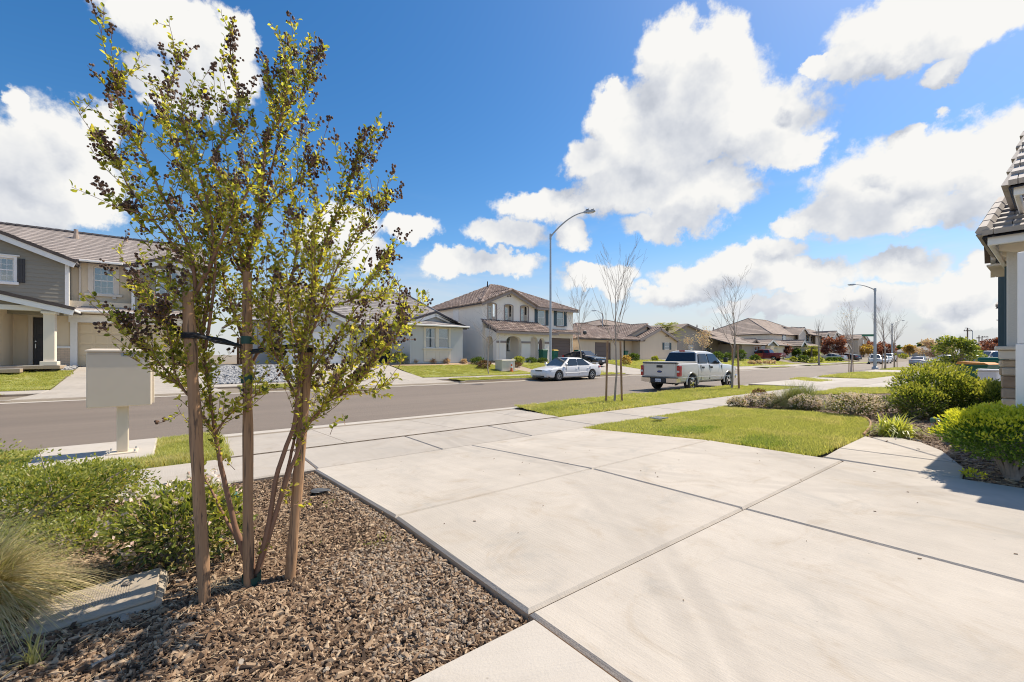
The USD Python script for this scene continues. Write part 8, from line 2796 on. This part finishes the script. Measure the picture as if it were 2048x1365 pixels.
r = thing('tree_tie', 'black rubber tree tie from the left stake to the middle stake', 'tree tie', (0, 0, 0))
c1, c2, c3 = along(A1, B1, 674), along(A2, B2, 697), along(A3, B3, 700)
c2b = along(A2, B2, 704)
m = MB(); ring(m, c1, .038); obj('loop', m, 'rubber', r)
m = MB(); m.tube([c1 + (.03, .02, 0), (c1 + c2) / 2 + (0, .03, .01), c2 + (-.03, .01, 0)], .011, 7); m.tube([c1 + (.03, -.02, .01), (c1 + c2) / 2 + (0, -.03, .0), c2 + (-.03, -.01, .01)], .009, 7); obj('strap', m, 'rubber', r)
r = thing('tree_tie', 'black rubber tree tie from the middle stake to the right stake', 'tree tie', (0, 0, 0))
m = MB(); ring(m, c3, .037); obj('loop', m, 'rubber', r)
m = MB(); m.tube([c2b + (.028, .0, 0), (c2b + c3) / 2 + (0, .02, .02), c3 + (-.02, -.03, .03)], .011, 7); m.tube([c2b + (.028, -.02, -.01), (c2b + c3) / 2 + (0, -.04, .008), c3 + (-.02, -.04, .02)], .010, 7); obj('strap', m, 'rubber', r)
for v, lab in ((682, 'upper green tape round the middle stake'), (760, 'lower green tape round the middle stake')):
    r = thing('green_tie', lab, 'tree tie', (0, 0, 0)); c = along(A2, B2, v)
    m = MB(); m.tube([c - (0, 0, .022), c + (0, 0, .022)], [.034, .034], 18, cap=False); obj('band', m, 'tie_green', r)
r = thing('trunk_guard', 'dark green plastic guard at the foot of the crape myrtle stems', 'trunk guard', at(503, 1166, 2.5))
m = MB()
for a in np.linspace(0, 2 * np.pi, 9)[:-1]:
    m.hull([(.045 * math.cos(a + q) * k, .045 * math.sin(a + q) * k, z) for q in (-.4, .4) for k in (1, 1.1) for z in (-.04, .055 + .02 * math.sin(a * 3))])
obj('guard', m, 'tie_green', r)
r = thing('dry_tuft', 'straw-coloured dry grass tuft at the foot of the left stake', 'dry grass', at(440, 1190, 2.45))

rng = np.random.default_rng(41)
m = MB()
for i in range(120):
    a = rng.uniform(0, 6.28); L = rng.uniform(.06, .15); b = rng.normal(size=2) * .035
    m.tube([(b[0], b[1], 0), (b[0] + math.cos(a) * L * .3, b[1] + math.sin(a) * L * .3, L * .5), (b[0] + math.cos(a) * L, b[1] + math.sin(a) * L, L * .3)], [.0014, .0012, .0006], 3, cap=False)
obj('blades', m, 'dry_straw', r, kind='stuff')

# ------------------------------------------------------------------ left planting
def foot(u, v, z=.25): return on_z(u, v, z)


P = at(365, 1120, 2.78); P[2] = .25
shrub('hawthorn_shrub', 'Indian hawthorn with pale pink blossom just behind the stakes', 'shrub', P, (.40, .36, .27), 'hawthorn_leaf', 3000, .043, 401, flower='hawthorn_flower', nflower=30, wide=.42, height=.27, shape=4, stems=14, tipmat='lime_leaf', tip_frac=.32, depth=.65)
for k, (u, v, Y, rx, ry, rz, n, lab) in enumerate(((30, 1000, 3.3, .60, .55, .30, 4200, 'low spreading green shrub at the left edge, behind the dry grass'), (135, 990, 3.75, .55, .50, .27, 4200, 'low spreading shrub with reddish tips in the middle of the left bed'), (205, 975, 4.15, .42, .42, .24, 2600, 'low spreading shrub reaching the sidewalk, right of its neighbours'), (-90, 960, 4.0, .8, .7, .36, 3600, 'low spreading shrub behind, cut by the left frame edge'), (120, 1060, 3.05, .42, .34, .13, 2200, 'thin sprawling shrub in front of the left shrub mass'))):
    P = at(u, v, Y); P[2] = .22 if Y < 4 else .17
    shrub('spreading_shrub', lab, 'shrub', P, (rx, ry, rz), 'cover_leaf', n, .030, 410 + k, wide=.5, height=rz * .75, shape=4, stems=12, tipmat='lime_leaf', tip_frac=.2, depth=.7, bumps=40, up=.25)
# a few bare shoots above the shrubs
r = thing('bare_shoots', 'dry bare shoots standing above the low left shrubs', 'dead stems', at(100, 990, 3.5))
for a, b in (((105, 995), (85, 925)), ((95, 985), (78, 900)), ((88, 960), (84, 925))):
    obj('shoot', MB().tube(on_depth([a, ((a[0] + b[0]) / 2 + 4, (a[1] + b[1]) / 2), b], 3.5, 3.5) - at(100, 990, 3.5), [.006, .004, .002], 5), 'bare_twig', r)
P = at(-55, 1215, 2.2); P[2] = .25
grass_clump('fountain_grass', 'big straw-coloured ornamental grass clump cut by the left frame edge', P, 2900, .60, 1.15, 'dry_grass', 421, lean=(.3, -.05), width=.0020, plume='fountain_grass')
P = at(-120, 1150, 2.45); P[2] = .25
grass_clump('fountain_grass', 'green ornamental grass behind the straw-coloured clump, mostly outside the frame', P, 900, .72, .8, 'fountain_grass', 422, lean=(.2, 0), width=.003)
P = foot(70, 1345, .26)
grass_clump('weed_grass', 'few green grass blades low at the bottom left corner', P, 40, .22, .8, 'fountain_grass', 423, width=.003)

# valve box lid, tilted in the mulch
c0 = on_z(196, 1205, .335)
r = thing('valve_box', 'grey plastic valve box lid lying tilted in the mulch, left foreground', 'valve box', c0, 0)
import trimesh.transformations as tf
Mx = tf.euler_matrix(math.radians(9), math.radians(-5), math.radians(33))[:3, :3]
def rotv(m):
    v, f = m.arr(); o = MB(); o.add(v @ Mx.T, f); return o
ribs = MB()
for i in range(20): ribs.box(-.085 + i * .011, -.079 + i * .011, -.06, .10, .0202, .0226)
obj('box_rim', rotv(MB().bbox(-.27, .27, -.17, .17, -.10, .0, .02)), 'valve_box', r)
obj('lid', rotv(MB().bbox(-.245, .245, -.145, .145, .0005, .02, .006)), 'valve_box', r)
obj('tread', rotv(ribs), 'valve_box', r)
t = meshkit.text_mesh('TTK  CELETT', .022, .0015); v = t.vertices.copy(); v[:, 0] -= .2; v[:, 1] -= .115; v[:, 2] += .0202
mm = MB(); mm.add(v, t.faces); obj('lettering', rotv(mm), 'grey_bark', r)
obj('pebble', MB().blob((.06, .10, .045), (.022, .015, .009), 2, .3, 3), 'grey_bark', None, label='small grey stone lying on the valve box lid', cat='stone')
q = stage.GetPrimAtPath('/World/pebble'); UsdGeom.Xformable(q).AddTranslateOp().Set(Gf.Vec3d(*map(float, c0)))
# other little things in the left bed
P = on_z(475, 996, .24)
r = thing('sprinkler_head', 'green sprinkler cap in the mulch behind the middle stake', 'sprinkler', P)
obj('cap', MB().tube([(0, 0, -.03), (0, 0, .045), (0, 0, .05)], [.055, .055, .04], 18), 'plastic_green', r)
for k in range(14):
    a = k * .449; obj('rib', MB().box(.055 * math.cos(a) - .004, .055 * math.cos(a) + .004, .055 * math.sin(a) - .004, .055 * math.sin(a) + .004, -.02, .042), 'plastic_green', r)
for u, v, a, b, lab in ((640, 984, .10, .06, 'flat grey stone in the mulch near the driveway corner'), (352, 972, .14, .07, 'flat dark stone at the sidewalk edge behind the left stake')):
    P = on_z(u, v, .2); m = MB().blob((0, 0, 0), (a, b, .02), 2, .35, int(u)); v_, f_ = m.arr(); v_[:, 2] = np.clip(v_[:, 2], -.02, .012)
    o = thing('flat_stone', lab, 'stone', P + np.array([0, 0, .012])); obj('stone', (v_, f_), 'dark_gravel', o, smooth=40)
for u, v, n, L, lab in ((752, 1094, 60, .10, 'small bright green weed in the mulch before the driveway'), (628, 1098, 26, .06, 'tiny weed in the mulch right of the right stake'), (655, 1010, 14, .05, 'tiny weed near the driveway corner')):
    P = on_z(u, v, .25); r = thing('weed', lab, 'weed', P); rg = np.random.default_rng(int(u))
    Q = rg.normal(size=(n, 3)) * (L * .5, L * .5, 0) + (0, 0, .012) + np.abs(rg.normal(size=(n, 3))) * (0, 0, L * .25)
    obj('foliage', leaf_mesh(Q, rand_dirs(rg, n, .4), rand_dirs(rg, n, .9), .02 * rg.uniform(.6, 1.2, n), .5), 'lime_leaf', r, kind='stuff')
for u, v, a, L, w, lab in ((704, 1136, .3, .075, .028, 'pale flat bark flake in the mulch'), (603, 1182, 1.0, .16, .014, 'long pale wood splinter right of the middle stake'), (690, 1262, .9, .11, .018, 'pale wood splinter low in the mulch'), (165, 1330, .5, .09, .05, 'grey bark slab at the bottom left'), (265, 1240, .55, .20, .045, 'long weathered grey bark strip below the valve box lid')):
    P = on_z(u, v, .262)
    m = MB().hull([(-L / 2, -w * .3, 0), (-L / 2, w * .25, .004), (L / 2, -w * .1, 0), (L / 2, w * .15, .006), (0, -w / 2, .0), (0, w / 2, .002), (0, 0, .016), (-L * .3, 0, .014)])
    r = thing('bark_piece', lab, 'bark piece', P, math.degrees(a)); obj('piece', m, 'grey_bark' if w > .03 else 'dry_straw', r)
# drip tube at the slab corner
P = on_z(893, 1205, .25)
r = thing('drip_line', 'white scrap of drip line in the gravel by the driveway edge', 'irrigation pipe', P, 60)
obj('pipe', MB().tube([(-.09, 0, .008), (-.04, .012, .014), (.0, 0, .01), (.05, -.012, .016), (.10, .0, .008)], .007, 7), 'white_paint', r)

# ------------------------------------------------------------------ mailbox on its post
sB = 8.45
tl_, ztop = tz(172, 700, sB); tr_, _ = tz(303, 700, sB); _, zbot = tz(240, 814, sB)
_, ztl = tz(172, 704, sB)
tp, _ = tz(246, 850, sB + .2)
gz = .165
r = thing('cluster_mailbox', 'beige metal cluster mailbox on a square post, its back to us', 'mailbox', W(tp, sB + .22, gz), math.degrees(STREET))
HB = np.array([tp, sB + .22, gz])
hobj('cabinet', MB().bbox(tl_, tr_, sB, sB + .42, zbot, ztl, .012), 'cbu_tan', r)
hobj('roof_cap', MB().hull([(tl_ - .012, sB - .015, ztl + .001), (tr_ + .012, sB - .015, ztl + .001), (tl_ - .012, sB + .44, ztl + .001), (tr_ + .012, sB + .44, ztl + .001), (tl_ - .012, sB - .015, ztl + .022), (tr_ + .012, sB - .015, ztl + .022), (tl_ + .02, sB + .40, ztl + .05), (tr_ - .02, sB + .40, ztl + .05)]), 'cbu_tan', r)
hobj('seam', MB().box(tl_ + .015, tr_ - .015, sB - .004, sB + .001, ztl - .035, ztl - .028), 'taupe_trim', r)
for i in range(2):
    for j in range(4):
        hobj('mail_door', MB().bbox(tl_ + .06 + i * (tr_ - tl_ - .08) / 2, tl_ + .02 + (i + 1) * (tr_ - tl_ - .08) / 2, sB + .421, sB + .432, zbot + .05 + j * (ztl - zbot - .1) / 4, zbot + .03 + (j + 1) * (ztl - zbot - .1) / 4, .004), 'cbu_door', r)
hobj('side_flange', MB().bbox(tr_ + .001, tr_ + .02, sB + .36, sB + .43, zbot + .0, ztl - .03, .004), 'cbu_door', r)
hobj('post', MB().bbox(tp - .065, tp + .065, sB + .12, sB + .25, gz + .02, zbot, .008), 'cbu_door', r)
hobj('base_plate', MB().bbox(tp - .17, tp + .17, sB + .02, sB + .36, gz, gz + .018, .004), 'cbu_door', r)
for a in (-.14, .14):
    for b in (.05, .32): hobj('bolt', MB().cyl((tp + a, sB + b, gz + .018), (tp + a, sB + b, gz + .05), .012, 6), 'galvanised', r)
ta, za = tz(242, 706, sB); tb, zb_ = tz(266, 712, sB)
lab_ = hobj('number_label', MB().box(ta, tb, sB - .004, sB - .001, zb_ - .01, za - .005), 'galvanised', r)
tm = meshkit.text_mesh('12952', .036, .001); v = tm.vertices.copy(); mm = MB(); mm.add(np.c_[v[:, 0] + ta + .012, sB - .0045 - v[:, 2], v[:, 1] + zb_ - .002], tm.faces[:, ::-1])
hobj('lettering', mm, 'shutter_teal', lab_)

# ------------------------------------------------------------------ right planting
P = at(2022, 945, 4.55); P[2] = .29
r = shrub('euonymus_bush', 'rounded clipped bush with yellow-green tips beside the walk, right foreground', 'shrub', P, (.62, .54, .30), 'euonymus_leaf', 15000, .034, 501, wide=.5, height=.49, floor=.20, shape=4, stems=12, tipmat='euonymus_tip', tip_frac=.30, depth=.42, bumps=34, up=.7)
obj('trunk', MB().tube([(0, 0, -.05), (.01, 0, .06), (-.01, 0, .14), (.02, .0, .26)], [.075, .06, .055, .05], 9), 'trunk_grey', r, smooth=50)
P = at(1948, 955, 4.6); P[2] = .29
shrub('seedling_shrub', 'small bright green sprout under the clipped bush', 'shrub', P, (.10, .09, .05), 'euonymus_tip', 150, .03, 502, height=.05, stems=4)
for k, (u, Y, rx, ry, rz, n, lab) in enumerate(((1868, 9.3, .74, .75, .60, 7600, 'large glossy green shrub behind the mulch bed, left part of the hedge'), (1945, 9.0, .78, .7, .44, 6800, 'lower glossy shrub of the hedge, between the big shrub and the stone pillar'), (1835, 8.9, .42, .5, .38, 2600, 'smaller glossy shrub at the left end of the hedge'), (1992, 8.4, .34, .4, .42, 2600, 'glossy shrub of the hedge next to the stone pillar'))):
    P = at(u, 800, Y); P[2] = .29
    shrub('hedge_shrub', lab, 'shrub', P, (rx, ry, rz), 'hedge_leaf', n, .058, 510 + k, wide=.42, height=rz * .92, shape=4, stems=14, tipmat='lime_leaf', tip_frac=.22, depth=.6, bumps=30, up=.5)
P = at(1788, 860, 7.0); P[2] = .29
grass_clump('daylily', 'daylily clump with broad arching leaves by the curved lawn edge', P, 0, .50, 1.1, 'lily_leaf', 520, width=.012, parts=290, footr=.17)
P = at(1672, 805, 10.6); P[2] = .28
grass_clump('daylily', 'daylily clump between the fountain grass and the largest flowering shrub', P, 0, .42, 1.1, 'lily_leaf', 521, width=.012, parts=90, footr=.2)
P = at(1770, 800, 10.2); P[2] = .30
shrub('shrub', 'small dark shrub on the lawn beyond the flowering shrubs', 'shrub', P, (.24, .2, .17), 'dark_leaf', 600, .04, 522, height=.17)
for k, (u, v, Y, rx, rz, n, nf, lab) in enumerate(((1708, 826, 9.4, .52, .26, 2600, 260, 'largest pink-flowering hawthorn at the right end of the row'), (1613, 818, 10.6, .33, .19, 1300, 140, 'pink-flowering hawthorn in front of the fountain grass'), (1539, 812, 11.6, .32, .19, 1200, 140, 'pink-flowering hawthorn left of the fountain grass'), (1474, 811, 12.0, .24, .15, 800, 95, 'leftmost pink-flowering hawthorn of the row'), (1503, 810, 12.3, .26, .17, 800, 95, 'pink-flowering hawthorn second from the left of the row'))):
    P = at(u, v, Y); P[2] = terrain(*ts(P)) - .02
    shrub('hawthorn_shrub', lab, 'shrub', P, (rx, rx * .9, rz), 'hawthorn_leaf', n, .045, 530 + k, flower='hawthorn_flower', nflower=nf, height=rz * .85, wide=.45, group=None)
P = at(1518, 800, 13.0); P[2] = .2
shrub('shrub', 'rust-brown leafed shrub behind the left flowering shrubs', 'shrub', P, (.22, .2, .2), 'barberry_leaf', 500, .05, 540, height=.2)
P = at(1600, 808, 11.2); P[2] = .26
grass_clump('fountain_grass', 'rounded green fountain grass behind the flowering shrubs', P, 4200, .82, 1.2, 'fountain_grass', 541, width=.0034, footr=.20)
P = at(1806, 800, 9.6); P[2] = .3
grass_clump('fountain_grass', 'reddish dry grass tuft at the left end of the hedge', P, 600, .66, .8, 'dry_grass', 542, width=.003)
P = at(1934, 845, 7.6); P[2] = .29
shrub('barberry', 'dark mixed-leaf barberry shrub in front of the hedge', 'shrub', P, (.27, .24, .17), 'dark_leaf', 1100, .035, 550, height=.17, tipmat='barberry_leaf', tip_frac=.3)
P = at(1888, 848, 7.3); P[2] = .29
shrub('barberry', 'small bronze-leaved shrub by the green valve in the mulch', 'shrub', P, (.16, .15, .10), 'barberry_leaf', 520, .03, 551, height=.10)
P = at(1872, 846, 7.6); P[2] = .29
r = thing('irrigation_valve', 'green-capped irrigation valve standing in the mulch before the hedge', 'irrigation valve', P)
obj('body', MB().bbox(-.05, .05, -.05, .05, -.02, .12, .015), 'plate_white', r); obj('cap', MB().bbox(-.065, .065, -.06, .06, .121, .21, .015), 'plastic_green', r)
obj('pipe', MB().tube([(-.1, 0, .05), (.1, 0, .05)], .02, 8), 'plate_white', r)
P = at(1976, 832, 5.5)
r = thing('orange_disc', 'round orange disc on a short stake half hidden behind the clipped bush', 'marker', (P[0], P[1], .29), 25)
zc = P[2] - .29
obj('disc', MB().tube([(0, -.012, zc), (0, .012, zc)], [.15, .15], 28), 'orange_disc', r); obj('rim', MB().tube([(.15 * math.cos(a), -.0, zc + .15 * math.sin(a)) for a in np.linspace(0, 6.283, 29)], .014, 6), 'orange_disc', r)
obj('stake', MB().tube([(0, .03, -.1), (0, .03, zc)], .01, 6), 'galvanised', r)
# lawn edging boards
E1 = [gts(u, v) for u, v in ((1727, 872), (1736, 862), (1741, 852), (1739, 844), (1728, 837), (1708, 832))]
r = thing('lawn_edging', 'thin grey edging board curving round the lawn end by the daylily', 'edging', (0, 0, 0))
pts = smooth_path(np.array([W(t, s, terrain(t, s) + .005) for t, s in E1]), .06)
for dz in (0, .02): obj('board', MB().tube(pts + (0, 0, dz), .018, 6), 'stake_wood' if dz else 'valve_box', r)
a, b = on_z(1785, 871, .30), on_z(1842, 883, .30)
r = thing('lawn_edging', 'short straight strip of edging lying along the walk', 'edging', (0, 0, 0)); obj('board', MB().tube([a, (a + b) / 2 + (0, 0, .01), b], .016, 6), 'valve_box', r)
# shallow drain grates in the lawn
for u, v, lab in ((1318, 838, 'shallow hollow with a drain grate in the lawn, near the sidewalk'), (1555, 855, 'worn hollow with a drain grate in the middle of the lawn')):
    P = on_z(u, v, .24); r = thing('drain_grate', lab, 'drain', P + np.array([0, 0, .01]), math.degrees(STREET))
    for i in range(7): obj('bar', MB().box(-.15 + i * .045, -.13 + i * .045, -.1, .1, 0, .02), 'dark_gravel', r)
    obj('frame', MB().box(-.17, .17, -.12, -.1001, 0, .024).box(-.17, .17, .1001, .12, 0, .024), 'dark_gravel', r)
# debris on the slabs
q = np.c_[rng.uniform(1.6, 9, 60), rng.uniform(-1.5, 5.8, 60)]
m = MB()
for t, s in q:
    if t > 6.4 and s > .3: continue
    p = W(t, s, terrain(t, s) + .002); a = rng.uniform(0, 3.14); L = rng.uniform(.003, .011)
    m.hull([p + (math.cos(a) * L * x - math.sin(a) * L * .3 * y, math.sin(a) * L * x + math.cos(a) * L * .3 * y, z) for x in (-1, 1) for y in (-1, 1) for z in (0, .004)])
obj('leaf_litter', m, 'chip', label='specks of bark and leaf scattered on the driveway slabs', cat='litter', kind='stuff')
